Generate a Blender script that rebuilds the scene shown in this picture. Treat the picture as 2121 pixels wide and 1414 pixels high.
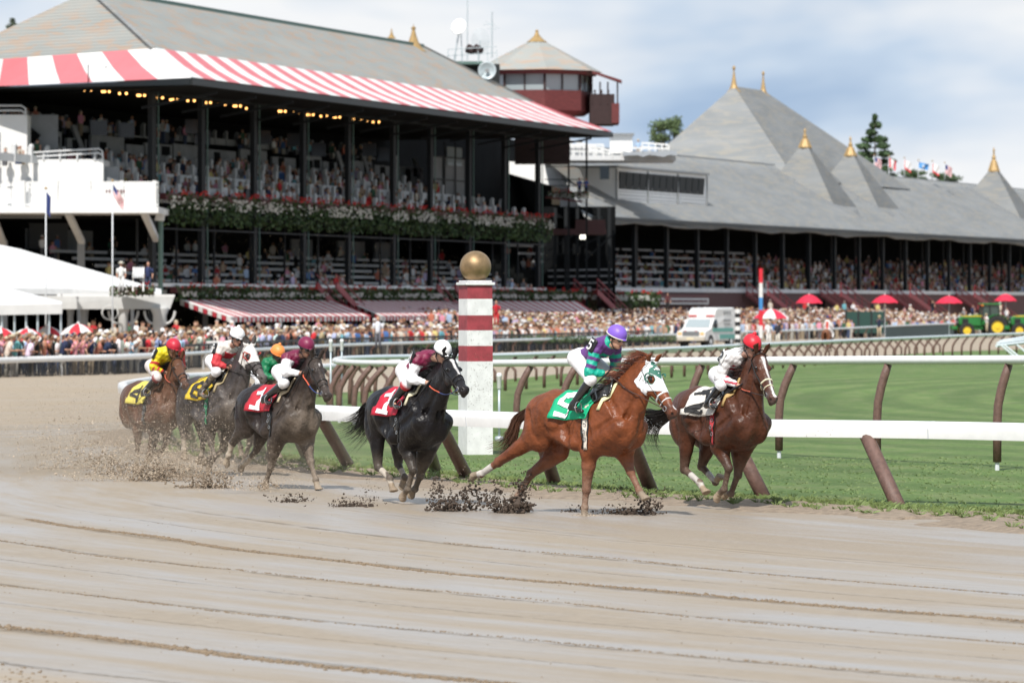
import bpy, math, random
import numpy as np
from mathutils import Vector, Matrix
sc = bpy.context.scene
C = sc.collection
for o in list(bpy.data.objects): bpy.data.objects.remove(o)
rnd = random.Random(7)
R = math.radians
# ---------------- camera: a long lens held 2.6 m above the track ----------------
F = 10000.0; CX = 1060.5; HY = 633.0; CZ = 2.6
cam = bpy.data.cameras.new('camera'); camo = bpy.data.objects.new('camera', cam); C.objects.link(camo)
camo.location = (0, 0, CZ); camo.rotation_euler = (R(90), 0, 0)
cam.sensor_width = 36; cam.lens = 36 * F / 2121.0; cam.shift_y = -(707 - HY) / 2121.0
cam.clip_start = 1; cam.clip_end = 6000
cam.dof.use_dof = True; cam.dof.focus_distance = 61.5; cam.dof.aperture_fstop = 4.2
sc.camera = camo
# ---------------- light ----------------
SUN = Vector((-0.16, -0.64, 0.75)).normalized()
sl = bpy.data.lights.new('sun', 'SUN'); sl.energy = 4.9; sl.angle = R(0.53); sl.color = (1, .955, .89)
so = bpy.data.objects.new('sun', sl); C.objects.link(so); so.location = (-20, -20, 60)
so.rotation_euler = SUN.to_track_quat('Z', 'Y').to_euler()
w = bpy.data.worlds.new('World'); sc.world = w; w.use_nodes = True
nt = w.node_tree; nt.nodes.clear()
def N(t, kind, **kw):
    n = t.nodes.new(kind)
    for k, v in kw.items():
        if k in n.inputs: n.inputs[k].default_value = v
        else: setattr(n, k, v)
    return n
def ramp(t, src, pts, interp='LINEAR'):
    r = t.nodes.new('ShaderNodeValToRGB'); cr = r.color_ramp; cr.interpolation = interp
    while len(cr.elements) < len(pts): cr.elements.new(.5)
    for e, (p, c) in zip(cr.elements, pts):
        e.position = p
        e.color = (c, c, c, 1) if isinstance(c, (int, float)) else (*c, 1)
    t.links.new(src, r.inputs[0]); return r
def mth(t, op, a, b=None, c=None):
    n = t.nodes.new('ShaderNodeMath'); n.operation = op
    for i, v in enumerate((a, b, c)):
        if v is None: continue
        if isinstance(v, (int, float)): n.inputs[i].default_value = v
        else: t.links.new(v, n.inputs[i])
    return n.outputs[0]
def mixc(t, fac, a, b, mode='MIX'):
    n = t.nodes.new('ShaderNodeMix'); n.data_type = 'RGBA'; n.blend_type = mode
    for i, v in ((0, fac), (6, a), (7, b)):
        if isinstance(v, (int, float)): n.inputs[i].default_value = v
        elif isinstance(v, tuple): n.inputs[i].default_value = (*v, 1)
        else: t.links.new(v, n.inputs[i])
    return n.outputs[2]
bg = N(nt, 'ShaderNodeBackground'); bg.inputs[1].default_value = 0.078
outw = N(nt, 'ShaderNodeOutputWorld'); nt.links.new(bg.outputs[0], outw.inputs[0])
tcw = N(nt, 'ShaderNodeTexCoord')
lift = N(nt, 'ShaderNodeVectorMath', operation='ADD'); lift.inputs[1].default_value = (0, 0, 0.28)
nt.links.new(tcw.outputs['Generated'], lift.inputs[0])
sky = N(nt, 'ShaderNodeTexSky', sky_type='NISHITA', sun_disc=False, sun_elevation=math.asin(SUN.z), air_density=1.0, dust_density=.8, ozone_density=1.2)
sky.sun_rotation = math.atan2(SUN.x, SUN.y)
nt.links.new(lift.outputs[0], sky.inputs[0])
mp = N(nt, 'ShaderNodeMapping'); mp.inputs['Scale'].default_value = (9, 9, 30); mp.inputs['Location'].default_value = (1.3, 4.2, .35)
mp.inputs['Rotation'].default_value = (0, R(-9), 0)
nt.links.new(tcw.outputs['Generated'], mp.inputs[0])
n1 = N(nt, 'ShaderNodeTexNoise', Scale=1.0, Detail=7.0, Roughness=.52, Distortion=.35); nt.links.new(mp.outputs[0], n1.inputs[0])
mp2 = N(nt, 'ShaderNodeMapping'); mp2.inputs['Scale'].default_value = (9, 9, 26); mp2.inputs['Location'].default_value = (7.3, 2.2, 1.1)
nt.links.new(tcw.outputs['Generated'], mp2.inputs[0])
n2 = N(nt, 'ShaderNodeTexNoise', Scale=1.0, Detail=4.0, Roughness=.5, Distortion=.2); nt.links.new(mp2.outputs[0], n2.inputs[0])
mask = ramp(nt, n1.outputs[0], [(.30, .90), (.50, .97), (.62, 1.0)])
ccol = ramp(nt, n2.outputs[0], [(.38, (5.6, 6.5, 7.9)), (.49, (7.4, 8.2, 9.2)), (.62, (9.4, 9.7, 10.1))])
# colour ramps clamp nothing above 1 only in linear float, so keep the cloud radiance as a plain factor
for e, c in zip(ccol.color_ramp.elements, [(.42, .56, .76), (.62, .74, .89), (.97, .985, 1.0)]): e.color = (*c, 1)
cl10 = N(nt, 'ShaderNodeVectorMath', operation='SCALE'); cl10.inputs['Scale'].default_value = 11.4
nt.links.new(ccol.outputs[0], cl10.inputs[0])
nt.links.new(mixc(nt, mask.outputs[0], sky.outputs[0], cl10.outputs[0]), bg.inputs[0])
vs = sc.view_settings; vs.view_transform = 'Standard'; vs.look = 'None'; vs.exposure = 0.12; vs.gamma = 1
sc.render.engine = 'CYCLES'
# ---------------- helpers ----------------
def gh(Y):   # camera height over the ground, which falls gently away from the turn
    t = min(1, max(0, (Y - 64) / 90.0)); t = t * t * (3 - 2 * t)
    return 2.6 + .5 * t
def gz(Y): return CZ - gh(Y)
def groundY(py):
    Y = 26000 / (py - HY)
    for _ in range(30): Y = gh(Y) * F / (py - HY)
    return Y
def at(px, py, Y): return Vector(((px - CX) / F * Y, Y, CZ + (HY - py) / F * Y))
def gp(px, py):
    Y = groundY(py); return Vector(((px - CX) / F * Y, Y, gz(Y)))
class MB:
    """collects shapes into one mesh"""
    def __init__(s): s.v = []; s.f = []; s.m = []; s.c = []; s.col = None; s.mi = 0
    def add(s, vs, fs):
        n = len(s.v); s.v += [tuple(v) for v in vs]; s.f += [tuple(i + n for i in f) for f in fs]; s.m += [s.mi] * len(fs)
        if s.col is not None: s.c += [s.col] * len(vs)
        return s
    def box(s, c, d, rz=0, M=None):
        x, y, z = d[0] / 2, d[1] / 2, d[2] / 2
        vs = [Vector((a, b, e)) for a in (-x, x) for b in (-y, y) for e in (-z, z)]
        if rz: m = Matrix.Rotation(rz, 3, 'Z'); vs = [m @ v for v in vs]
        vs = [v + Vector(c) for v in vs]
        if M: vs = [M @ v for v in vs]
        return s.add(vs, [(0, 1, 3, 2), (4, 6, 7, 5), (0, 4, 5, 1), (2, 3, 7, 6), (0, 2, 6, 4), (1, 5, 7, 3)])
    def hexa(s, p):   # 8 points: bottom loop 4, top loop 4
        return s.add(p, [(3, 2, 1, 0), (4, 5, 6, 7), (0, 1, 5, 4), (1, 2, 6, 5), (2, 3, 7, 6), (3, 0, 4, 7)])
    def bar(s, a, b, wd, ht=None, up=(0, 0, 1)):   # rectangular beam a->b
        a = Vector(a); b = Vector(b); ht = ht or wd; d = (b - a).normalized(); up = Vector(up)
        if abs(d.dot(up)) > .98: up = Vector((0, 1, 0))
        sx = d.cross(up).normalized() * wd / 2; sz = sx.cross(d).normalized() * ht / 2
        return s.hexa([a - sx - sz, a + sx - sz, b + sx - sz, b - sx - sz, a - sx + sz, a + sx + sz, b + sx + sz, b - sx + sz])
    def tube(s, pts, rad, n=8, cap=True, sq=1.0):
        pts = [Vector(p) for p in pts]; k = len(pts)
        rs = rad if isinstance(rad, (list, tuple)) else [rad] * k
        rings = []; u = None
        for i, p in enumerate(pts):
            d = (pts[min(i + 1, k - 1)] - pts[max(i - 1, 0)])
            d = d.normalized() if d.length > 1e-9 else Vector((0, 0, 1))
            if u is None: u = d.orthogonal().normalized() if abs(d.z) > .9 else d.cross(Vector((0, 0, 1))).normalized()
            u = (u - d * u.dot(d)).normalized(); v = d.cross(u)
            rings += [p + (u * math.cos(2 * math.pi * j / n) + v * math.sin(2 * math.pi * j / n) * sq) * rs[i] for j in range(n)]
        fs = [(i * n + j, i * n + (j + 1) % n, (i + 1) * n + (j + 1) % n, (i + 1) * n + j) for i in range(k - 1) for j in range(n)]
        if cap: fs += [tuple(range(n - 1, -1, -1)), tuple((k - 1) * n + j for j in range(n))]
        return s.add(rings, fs)
    def lathe(s, c, prof, n=24, a0=0):   # profile (r,z)
        c = Vector(c); k = len(prof)
        vs = [c + Vector((r * math.cos(a0 + 2 * math.pi * j / n), r * math.sin(a0 + 2 * math.pi * j / n), z)) for r, z in prof for j in range(n)]
        fs = [(i * n + j, i * n + (j + 1) % n, (i + 1) * n + (j + 1) % n, (i + 1) * n + j) for i in range(k - 1) for j in range(n)]
        fs += [tuple(range(n - 1, -1, -1)), tuple((k - 1) * n + j for j in range(n))]
        return s.add(vs, fs)
    def ball(s, c, r, n=12, m=8, sc=(1, 1, 1)):
        c = Vector(c); vs = [c + Vector((0, 0, -r * sc[2]))]
        for i in range(1, m):
            a = math.pi * i / m
            vs += [c + Vector((r * sc[0] * math.sin(a) * math.cos(2 * math.pi * j / n), r * sc[1] * math.sin(a) * math.sin(2 * math.pi * j / n), -r * sc[2] * math.cos(a))) for j in range(n)]
        vs.append(c + Vector((0, 0, r * sc[2]))); L = len(vs) - 1
        fs = [(0, 1 + (j + 1) % n, 1 + j) for j in range(n)]
        fs += [(1 + i * n + j, 1 + i * n + (j + 1) % n, 1 + (i + 1) * n + (j + 1) % n, 1 + (i + 1) * n + j) for i in range(m - 2) for j in range(n)]
        fs += [(L, 1 + (m - 2) * n + j, 1 + (m - 2) * n + (j + 1) % n) for j in range(n)]
        return s.add(vs, fs)
    def prism(s, poly, off):   # polygon of 3D points extruded by off
        n = len(poly); off = Vector(off); vs = [Vector(p) for p in poly] + [Vector(p) + off for p in poly]
        return s.add(vs, [tuple(range(n - 1, -1, -1)), tuple(range(n, 2 * n))] + [(i, (i + 1) % n, n + (i + 1) % n, n + i) for i in range(n)])
    def grid(s, P, thick=None):   # rows of points
        r, c = len(P), len(P[0]); vs = [p for row in P for p in row]
        return s.add(vs, [(i * c + j, i * c + j + 1, (i + 1) * c + j + 1, (i + 1) * c + j) for i in range(r - 1) for j in range(c - 1)])
    def mesh(s, name):
        me = bpy.data.meshes.new(name); me.from_pydata(s.v, [], s.f)
        if s.c:
            ca = me.color_attributes.new('Col', 'FLOAT_COLOR', 'POINT')
            ca.data.foreach_set('color', np.array([(*c[:3], 1) for c in s.c], dtype=np.float32).ravel())
        return me
    def build(s, name, mat, parent=None, smooth=False, bevel=0, solid=0, recalc=True):
        me = s.mesh(name)
        mats = mat if isinstance(mat, (list, tuple)) else [mat]
        for m in mats: me.materials.append(m)
        if len(mats) > 1: me.polygons.foreach_set('material_index', s.m)
        if recalc:
            import bmesh
            b = bmesh.new(); b.from_mesh(me); bmesh.ops.recalc_face_normals(b, faces=b.faces); b.to_mesh(me); b.free()
        if smooth: me.polygons.foreach_set('use_smooth', [True] * len(me.polygons))
        me.update()
        o = bpy.data.objects.new(name, me); C.objects.link(o)
        if smooth == 'auto': me.shade_smooth_by_angle = None
        if parent: o.parent = parent
        if bevel:
            b = o.modifiers.new('b', 'BEVEL'); b.width = bevel; b.segments = 2; b.limit_method = 'ANGLE'
        if solid:
            b = o.modifiers.new('s', 'SOLIDIFY'); b.thickness = solid
        return o
def tag(o, label=None, cat=None, group=None, kind=None):
    if label: o['label'] = label
    if cat: o['category'] = cat
    if group: o['group'] = group
    if kind: o['kind'] = kind
    return o
def empty(name, loc=(0, 0, 0), rz=0, label=None, cat=None, group=None):
    o = bpy.data.objects.new(name, None); C.objects.link(o); o.location = loc; o.rotation_euler.z = rz; o.empty_display_size = .2
    return tag(o, label, cat, group)
def copy_tree(o, parent=None):
    c = o.copy(); C.objects.link(c); c.parent = parent
    for ch in list(o.children): copy_tree(ch, c)
    return c
# ---------------- materials ----------------
def mat(name, col, rough=.6, metal=0, noise=0, nscale=8, bump=0, bscale=30, spec=.5, coat=0, emit=None, attr=False, stretch=None, ngen=False, col2=None, sub=0, ndet=5):
    m = bpy.data.materials.new(name); m.use_nodes = True; t = m.node_tree; p = t.nodes['Principled BSDF']
    p.inputs['Roughness'].default_value = rough; p.inputs['Metallic'].default_value = metal
    p.inputs['Specular IOR Level'].default_value = spec; p.inputs['Coat Weight'].default_value = coat
    p.inputs['Base Color'].default_value = (*col, 1)
    src = None
    if attr:
        a = N(t, 'ShaderNodeVertexColor', layer_name='Col'); src = a.outputs[0]
    tc = N(t, 'ShaderNodeTexCoord'); vec = tc.outputs['Object']
    if stretch:
        q = N(t, 'ShaderNodeMapping'); q.inputs['Scale'].default_value = stretch; t.links.new(vec, q.inputs[0]); vec = q.outputs[0]
    if noise or col2:
        n = N(t, 'ShaderNodeTexNoise', Scale=nscale, Detail=float(ndet), Roughness=.6); t.links.new(vec, n.inputs[0])
        if col2: src = mixc(t, ramp(t, n.outputs[0], [(.42, 0.0), (.58, 1.0)]).outputs[0], src or col, col2)
        if noise:
            rr = ramp(t, n.outputs[0], [(.3, 1 - noise), (.7, 1.0)])
            src = mixc(t, 1.0, src or col, rr.outputs[0], 'MULTIPLY')
    if src: t.links.new(src, p.inputs['Base Color'])
    if bump:
        n = N(t, 'ShaderNodeTexNoise', Scale=bscale, Detail=4.0, Roughness=.6); t.links.new(vec, n.inputs[0])
        b = N(t, 'ShaderNodeBump', Strength=bump, Distance=.02); t.links.new(n.outputs[0], b.inputs['Height']); t.links.new(b.outputs[0], p.inputs['Normal'])
    if emit:
        p.inputs['Emission Color'].default_value = (*emit[:3], 1); p.inputs['Emission Strength'].default_value = emit[3]
    return m
M = {}
M['white'] = mat('white_paint', (.70, .70, .69), .45, noise=.12, nscale=3)
M['rail'] = mat('rail_plastic', (.80, .80, .79), .3, noise=.10, nscale=5)
M['galv'] = mat('galvanised', (.50, .57, .60), .4, metal=.3, noise=.2)
M['post'] = mat('brown_post_cover', (.165, .092, .072), .55, noise=.45, nscale=14, bump=.4, bscale=40, ndet=8)
M['red'] = mat('red_paint', (.26, .022, .032), .5, noise=.25, nscale=6)
M['dkred'] = mat('dark_red_paint', (.12, .022, .025), .6, noise=.3)
M['gold'] = mat('gold_paint', (.42, .28, .12), .55, metal=.3, noise=.3, nscale=3)
M['dark'] = mat('dark_green_iron', (.008, .011, .012), .5)
M['black'] = mat('black_paint', (.012, .012, .013), .5)
M['blackleather'] = mat('black_leather', (.012, .011, .011), .22, coat=.4)
M['brownleather'] = mat('brown_leather', (.05, .02, .014), .4)
M['glass'] = mat('glass', (.012, .016, .02), .12, spec=.4)
M['lightglass'] = mat('pale_glass', (.30, .35, .37), .15, spec=.7)
M['rubber'] = mat('rubber', (.02, .02, .02), .8, bump=.3)
M['grey'] = mat('grey_paint', (.22, .23, .24), .5)
M['steel'] = mat('steel', (.5, .5, .5), .3, metal=.9)
M['cream'] = mat('cream', (.62, .55, .38), .6)
M['blue'] = mat('blue_paint', (.05, .22, .50), .5)
M['silverlight'] = mat('pale_metal', (.6, .62, .64), .4)
# ================= ground =================
def sheet(name, poly_fn, mat_, xs, ys, dz=0.0):
    mb = MB(); P = [[(x, y, gz(y) + dz) for x in xs] for y in ys]; mb.grid(P)
    return tag(mb.build(name, mat_, smooth=True), kind='structure')
TC = (64.0, 83.5)   # centre of the turn
def dirt_material(name, wet=True):
    m = bpy.data.materials.new(name); m.use_nodes = True; t = m.node_tree; p = t.nodes['Principled BSDF']; L = t.links
    g = N(t, 'ShaderNodeNewGeometry'); sx = N(t, 'ShaderNodeSeparateXYZ'); L.new(g.outputs['Position'], sx.inputs[0])
    dx = mth(t, 'SUBTRACT', sx.outputs[0], TC[0]); dy = mth(t, 'SUBTRACT', sx.outputs[1], TC[1])
    r = mth(t, 'SQRT', mth(t, 'ADD', mth(t, 'MULTIPLY', dx, dx), mth(t, 'MULTIPLY', dy, dy)))
    ang = mth(t, 'MULTIPLY', mth(t, 'ARCTAN2', dy, mth(t, 'MULTIPLY', dx, -1)), 74.0)
    cb = N(t, 'ShaderNodeCombineXYZ'); L.new(r, cb.inputs[0]); L.new(ang, cb.inputs[1])
    def nz(sr, sa, scale=1, det=5, rg=.55, off=0):
        q = N(t, 'ShaderNodeMapping'); q.inputs['Scale'].default_value = (sr, sa, 1); q.inputs['Location'].default_value = (off, off * 1.7, off)
        L.new(cb.outputs[0], q.inputs[0])
        n = N(t, 'ShaderNodeTexNoise', Scale=float(scale), Detail=float(det), Roughness=rg); L.new(q.outputs[0], n.inputs[0]); return n.outputs[0]
    bands = nz(.95, .10, 1, 4, .5); bands2 = nz(2.4, .30, 1, 6, .62, 3.1); fine = nz(9, 5, 1, 8, .7, 8); fine2 = nz(30, 14, 1, 5, .7, 2)
    warp = mth(t, 'MULTIPLY', mth(t, 'SUBTRACT', nz(0.02, .7, 1, 3, .5, 4), .5), .22)
    jag = mth(t, 'MULTIPLY', mth(t, 'SUBTRACT', nz(5, 6, 1, 7, .75, 5), .5), .22)
    rw = mth(t, 'ADD', mth(t, 'ADD', r, warp), jag)
    line = None; smooth_line = None
    for i, (r0, wd, st) in enumerate([(74.15, .12, 1.0), (75.85, .055, .7), (78.75, .06, .7), (81.4, .14, 1.0), (71.6, .06, .75), (72.9, .03, .35), (77.1, .02, .4), (79.9, .02, .3), (83.2, .05, .6), (85.0, .06, .8), (87.2, .06, .8)]):
        d = mth(t, 'ABSOLUTE', mth(t, 'SUBTRACT', rw, r0))
        l = mth(t, 'MULTIPLY', mth(t, 'MAXIMUM', mth(t, 'SUBTRACT', 1.0, mth(t, 'DIVIDE', d, wd)), 0.0), st)
        line = l if line is None else mth(t, 'MAXIMUM', line, l)
    for (r0, wd) in [(69.4, .10), (69.65, .06)]:
        d = mth(t, 'ABSOLUTE', mth(t, 'SUBTRACT', mth(t, 'ADD', r, warp), r0))
        l = mth(t, 'MULTIPLY', mth(t, 'MAXIMUM', mth(t, 'SUBTRACT', 1.0, mth(t, 'DIVIDE', d, wd)), 0.0), .45)
        line = mth(t, 'MAXIMUM', line, l)
    brk = ramp(t, nz(.6, 1.1, 1, 4, .6, 6), [(.36, .12), (.60, 1.0)]).outputs[0]
    line = mth(t, 'MULTIPLY', line, brk)
    line = mth(t, 'MULTIPLY', line, ramp(t, mth(t, 'DIVIDE', sx.outputs[1], 100.0), [(.56, 1.0), (.66, .12)]).outputs[0])
    # small crumbs between the grooves
    crumb = ramp(t, nz(16, 4.0, 1, 3, .6, 11), [(.66, 0.0), (.72, 1.0)]).outputs[0]
    crumb = mth(t, 'MULTIPLY', crumb, ramp(t, bands2, [(.50, 0.0), (.62, .8)]).outputs[0])
    rough_zone = ramp(t, mth(t, 'SUBTRACT', r, 83.1), [(0.0, 0.0), (.9, 1.0)]).outputs[0] if wet else None
    wetm = ramp(t, mth(t, 'ADD', mth(t, 'MULTIPLY', bands, .6), mth(t, 'MULTIPLY', bands2, .4)), [(.43, 0.0), (.60, 1.0)]).outputs[0]
    base = mixc(t, ramp(t, fine, [(.3, 0.0), (.7, 1.0)]).outputs[0], (.235, .187, .135), (.34, .28, .21))
    base = mixc(t, ramp(t, nz(.8, .25, 1, 4, .5, 7), [(.35, 0.0), (.65, 1.0)]).outputs[0], base, (.30, .243, .178))
    if wet:
        base = mixc(t, mth(t, 'MULTIPLY', wetm, .75), base, (.325, .30, .275))
        base = mixc(t, mth(t, 'MINIMUM', mth(t, 'MULTIPLY', line, .9), .6), base, (.21, .155, .10))
        base = mixc(t, mth(t, 'MULTIPLY', crumb, .6), base, (.17, .12, .08))
        # churned dirt where the field has run, and the dry rough patch near the camera
        ch = mth(t, 'MULTIPLY', ramp(t, mth(t, 'SUBTRACT', 69.6, r), [(0.0, 0.0), (1.0, 1.0)]).outputs[0], ramp(t, fine2, [(.42, 0.0), (.60, .55)]).outputs[0])
        base = mixc(t, ch, base, (.22, .17, .122))
        rz2 = mth(t, 'MULTIPLY', rough_zone, ramp(t, nz(4, 1.5, 1, 6, .7, 9), [(.42, .2), (.58, .8)]).outputs[0])
        base = mixc(t, rz2, base, (.36, .28, .19))
    else:
        base = mixc(t, ramp(t, bands2, [(.4, 0.0), (.6, .6)]).outputs[0], base, (.34, .27, .2))
    L.new(base, p.inputs['Base Color'])
    if wet:
        far = ramp(t, mth(t, 'DIVIDE', sx.outputs[1], 300.0), [(.20, 0.0), (.30, 1.0)]).outputs[0]
        rg = mth(t, 'SUBTRACT', .60, mth(t, 'MULTIPLY', wetm, .27))
        rg = mth(t, 'ADD', rg, mth(t, 'MULTIPLY', line, .35)); rg = mth(t, 'ADD', rg, mth(t, 'MULTIPLY', far, .3)); L.new(rg, p.inputs['Roughness'])
        p.inputs['Specular IOR Level'].default_value = .42
    else: p.inputs['Roughness'].default_value = .85
    hgt = mth(t, 'ADD', mth(t, 'MULTIPLY', line, 1.6), mth(t, 'ADD', mth(t, 'MULTIPLY', mth(t, 'ADD', fine, fine2), mth(t, 'SUBTRACT', .30, mth(t, 'MULTIPLY', wetm, .22)) if wet else .4), mth(t, 'MULTIPLY', crumb, .7)))
    hgt = mth(t, 'MULTIPLY', mth(t, 'ADD', hgt, mth(t, 'MULTIPLY', line, mth(t, 'MULTIPLY', fine2, 2.0))), 1.0)
    b = N(t, 'ShaderNodeBump', Strength=.8, Distance=.03); L.new(hgt, b.inputs['Height']); L.new(b.outputs[0], p.inputs['Normal'])
    return m
M['dirt'] = dirt_material('track_dirt'); M['dirtdry'] = dirt_material('far_dirt', False)
ys = [20 + .7 * i for i in range(120)] + [104 + 4 * i for i in range(30)] + [230 + 40 * i for i in range(30)] + [1500, 2500, 4000]
sheet('dirt_track', None, M['dirt'], [-2000, -600, -150] + [-60 + 4 * i for i in range(31)] + [150, 600, 2000], ys)
# grass sheet, bounded by the inside of the near rail and the back stretch
def grass_material(name, c1, c2, c3, stripe=True):
    m = bpy.data.materials.new(name); m.use_nodes = True; t = m.node_tree; p = t.nodes['Principled BSDF']; L = t.links
    g = N(t, 'ShaderNodeNewGeometry')
    def nz(s, det=5, rg=.6, st=(1, 1, 1)):
        q = N(t, 'ShaderNodeMapping'); q.inputs['Scale'].default_value = st; L.new(g.outputs['Position'], q.inputs[0])
        n = N(t, 'ShaderNodeTexNoise', Scale=float(s), Detail=float(det), Roughness=rg); L.new(q.outputs[0], n.inputs[0]); return n.outputs[0]
    f = nz(14, 10, .78, (1, .30, 1)); mid = nz(1.6, 6, .6, (1, .35, 1)); big = nz(.16, 4, .5, (1, .3, 1))
    base = mixc(t, ramp(t, f, [(.36, 0.0), (.62, 1.0)]).outputs[0], c1, c2)
    base = mixc(t, mth(t, 'MULTIPLY', ramp(t, mid, [(.45, 0.0), (.68, 1.0)]).outputs[0], .55), base, c3)
    base = mixc(t, 1.0, base, ramp(t, big, [(.35, .80), (.6, 1.0)]).outputs[0], 'MULTIPLY')
    if stripe:   # mowing stripes follow the course
        sx = N(t, 'ShaderNodeSeparateXYZ'); L.new(g.outputs['Position'], sx.inputs[0])
        dx = mth(t, 'SUBTRACT', sx.outputs[0], 46.0); dy = mth(t, 'MULTIPLY', mth(t, 'SUBTRACT', sx.outputs[1], 150.0), .52)
        r = mth(t, 'SQRT', mth(t, 'ADD', mth(t, 'MULTIPLY', dx, dx), mth(t, 'MULTIPLY', dy, dy)))
        sn = mth(t, 'SINE', mth(t, 'ADD', mth(t, 'MULTIPLY', r, 2.6), mth(t, 'MULTIPLY', mid, 1.5)))
        base = mixc(t, ramp(t, mth(t, 'ADD', mth(t, 'MULTIPLY', sn, .5), .5), [(.25, 0.0), (.75, .36)]).outputs[0], base, tuple(v * .62 for v in c1))
        dry = mth(t, 'MULTIPLY', ramp(t, nz(.55, 5, .6, (1, .4, 1)), [(.63, 0.0), (.74, 1.0)]).outputs[0], .55)
        base = mixc(t, dry, base, (.30, .27, .10))
    L.new(base, p.inputs['Base Color']); p.inputs['Roughness'].default_value = .75; p.inputs['Specular IOR Level'].default_value = .25
    b = N(t, 'ShaderNodeBump', Strength=.8, Distance=.05); L.new(f, b.inputs['Height']); L.new(b.outputs[0], p.inputs['Normal'])
    return m
M['grass'] = grass_material('turf', (.070, .135, .028), (.155, .232, .064), (.235, .25, .115))
near_edge = [(2700, 1150), (2300, 1100), (2121, 1072), (1900, 1062), (1700, 1048), (1500, 1036), (1300, 1024), (1100, 1006), (900, 988), (740, 974), (600, 958), (480, 942), (400, 928), (340, 908), (300, 886), (285, 862), (290, 842), (330, 826), (420, 820)]
far_edge = [(560, 818), (690, 814), (850, 802), (1000, 790), (1200, 771), (1400, 757), (1600, 748), (1830, 737), (1950, 729), (2121, 723), (2300, 717), (2700, 708), (3400, 700)]
def smooth_poly(pts, n=6):
    out = []
    for i in range(len(pts) - 1):
        p0, p1, p2, p3 = pts[max(i - 1, 0)], pts[i], pts[i + 1], pts[min(i + 2, len(pts) - 1)]
        for k in range(n):
            t = k / n; out.append(.5 * ((2 * p1) + (-p0 + p2) * t + (2 * p0 - 5 * p1 + 4 * p2 - p3) * t * t + (-p0 + 3 * p1 - 3 * p2 + p3) * t ** 3))
    out.append(pts[-1]); return out
NE = smooth_poly([gp(*p) for p in near_edge], 8); FE = smooth_poly([gp(*p) for p in far_edge], 4)
NEc = []
def turf():
    # grid of rows joining near edge / far edge: triangulate as fan strips between a left-going and right-going boundary at equal Y
    ring = NE + FE + [Vector((160, FE[-1].y, 0)), Vector((160, NE[0].y, 0))]
    import bmesh
    from mathutils.geometry import intersect_line_line_2d
    ysq = [NE[0].y + .01 + .6 * i for i in range(160)]; ysq = [y for y in ysq if y < 150] + [150 + 4 * i for i in range(60)]
    rows = []
    n = len(ring)
    for y in ysq:
        xs = []
        for i in range(n):
            a, b = ring[i], ring[(i + 1) % n]
            if (a.y - y) * (b.y - y) < 0: xs.append(a.x + (b.x - a.x) * (y - a.y) / (b.y - a.y))
        xs.sort()
        if len(xs) >= 2: rows.append((y, xs[0], xs[-1]))
    mb = MB(); P = []
    for y, x0, x1 in rows:
        P.append([(x0 + (x1 - x0) * (j / 12) ** 1.5, y, gz(y) + (.0 if j == 0 else .03)) for j in range(13)])
    mb.grid(P); return tag(mb.build('turf', M['grass'], smooth=True), kind='structure')
turf()
# dirt bank along the inside edge of the track, rough crumbly ridge
M['bank'] = mat('bank_soil', (.33, .255, .185), .9, noise=.55, nscale=9, bump=1.0, bscale=25, ndet=9)
rr_ = random.Random(3)
mb = MB(); P = []
for i, p in enumerate(NE[:110]):
    d = (NE[min(i + 1, len(NE) - 1)] - NE[max(i - 1, 0)]).normalized(); nrm = Vector((d.y, -d.x, 0))
    if nrm.y > 0: nrm = -nrm
    if nrm.x > 0 and p.x < -6: nrm = -nrm
    row = []
    for k, (off, hh) in enumerate([(-.35, -.03), (-.12, .05), (.1, .045), (.35, .06), (.6, .05), (.85, .045), (1.1, .03), (1.35, .012), (1.7, -.02)]):
        q = p + nrm * (off * (1 + .18 * math.sin(i * .7)) + (rr_.random() - .5) * .08)
        row.append((q.x, q.y, gz(q.y) + (hh + (rr_.random() - .45) * .035 if 0 < k < 8 else hh)))
    P.append(row)
mb.grid(P); tag(mb.build('soil_bank', M['bank'], smooth=True), kind='structure')
# grass tufts along the bank and ragged blades over the turf: nobody could count them
M['blade'] = mat('grass_blade', (.20, .27, .085), .6, noise=.45, nscale=2)
mb = MB()
def tuft(mb, x, y, z, h, n, spread):
    for _ in range(n):
        a = rr_.uniform(0, 6.28); b = rr_.uniform(.2, 1.0) * spread; wd = rr_.uniform(.0022, .005)
        x0 = x + math.cos(a) * spread * .3 * rr_.random(); y0 = y + math.sin(a) * spread * .3 * rr_.random(); ux, uy = -math.sin(a), math.cos(a); hh = h * rr_.uniform(.5, 1.1)
        mb.add([(x0 - ux * wd, y0 - uy * wd, z), (x0 + ux * wd, y0 + uy * wd, z), (x0 + math.cos(a) * b * .45 + ux * wd * .7, y0 + math.sin(a) * b * .45 + uy * wd * .7, z + hh * .75), (x0 + math.cos(a) * b, y0 + math.sin(a) * b, z + hh)], [(0, 1, 2), (0, 2, 3)])
for i in range(1500):
    k = rr_.uniform(0, 100); i0 = int(k); p = NE[i0].lerp(NE[i0 + 1], k - i0)
    d = (NE[i0 + 1] - NE[i0]).normalized(); nrm = Vector((d.y, -d.x, 0))
    if nrm.y > 0: nrm = -nrm
    if nrm.x > 0 and p.x < -6: nrm = -nrm
    off = rr_.gauss(-.05, .2) if rr_.random() < .8 else rr_.uniform(.2, 1.05)
    q = p + nrm * off
    tuft(mb, q.x, q.y, gz(q.y) + (.03 if off > -.1 else .02), rr_.uniform(.035, .10), 20, rr_.uniform(.05, .14))
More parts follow.
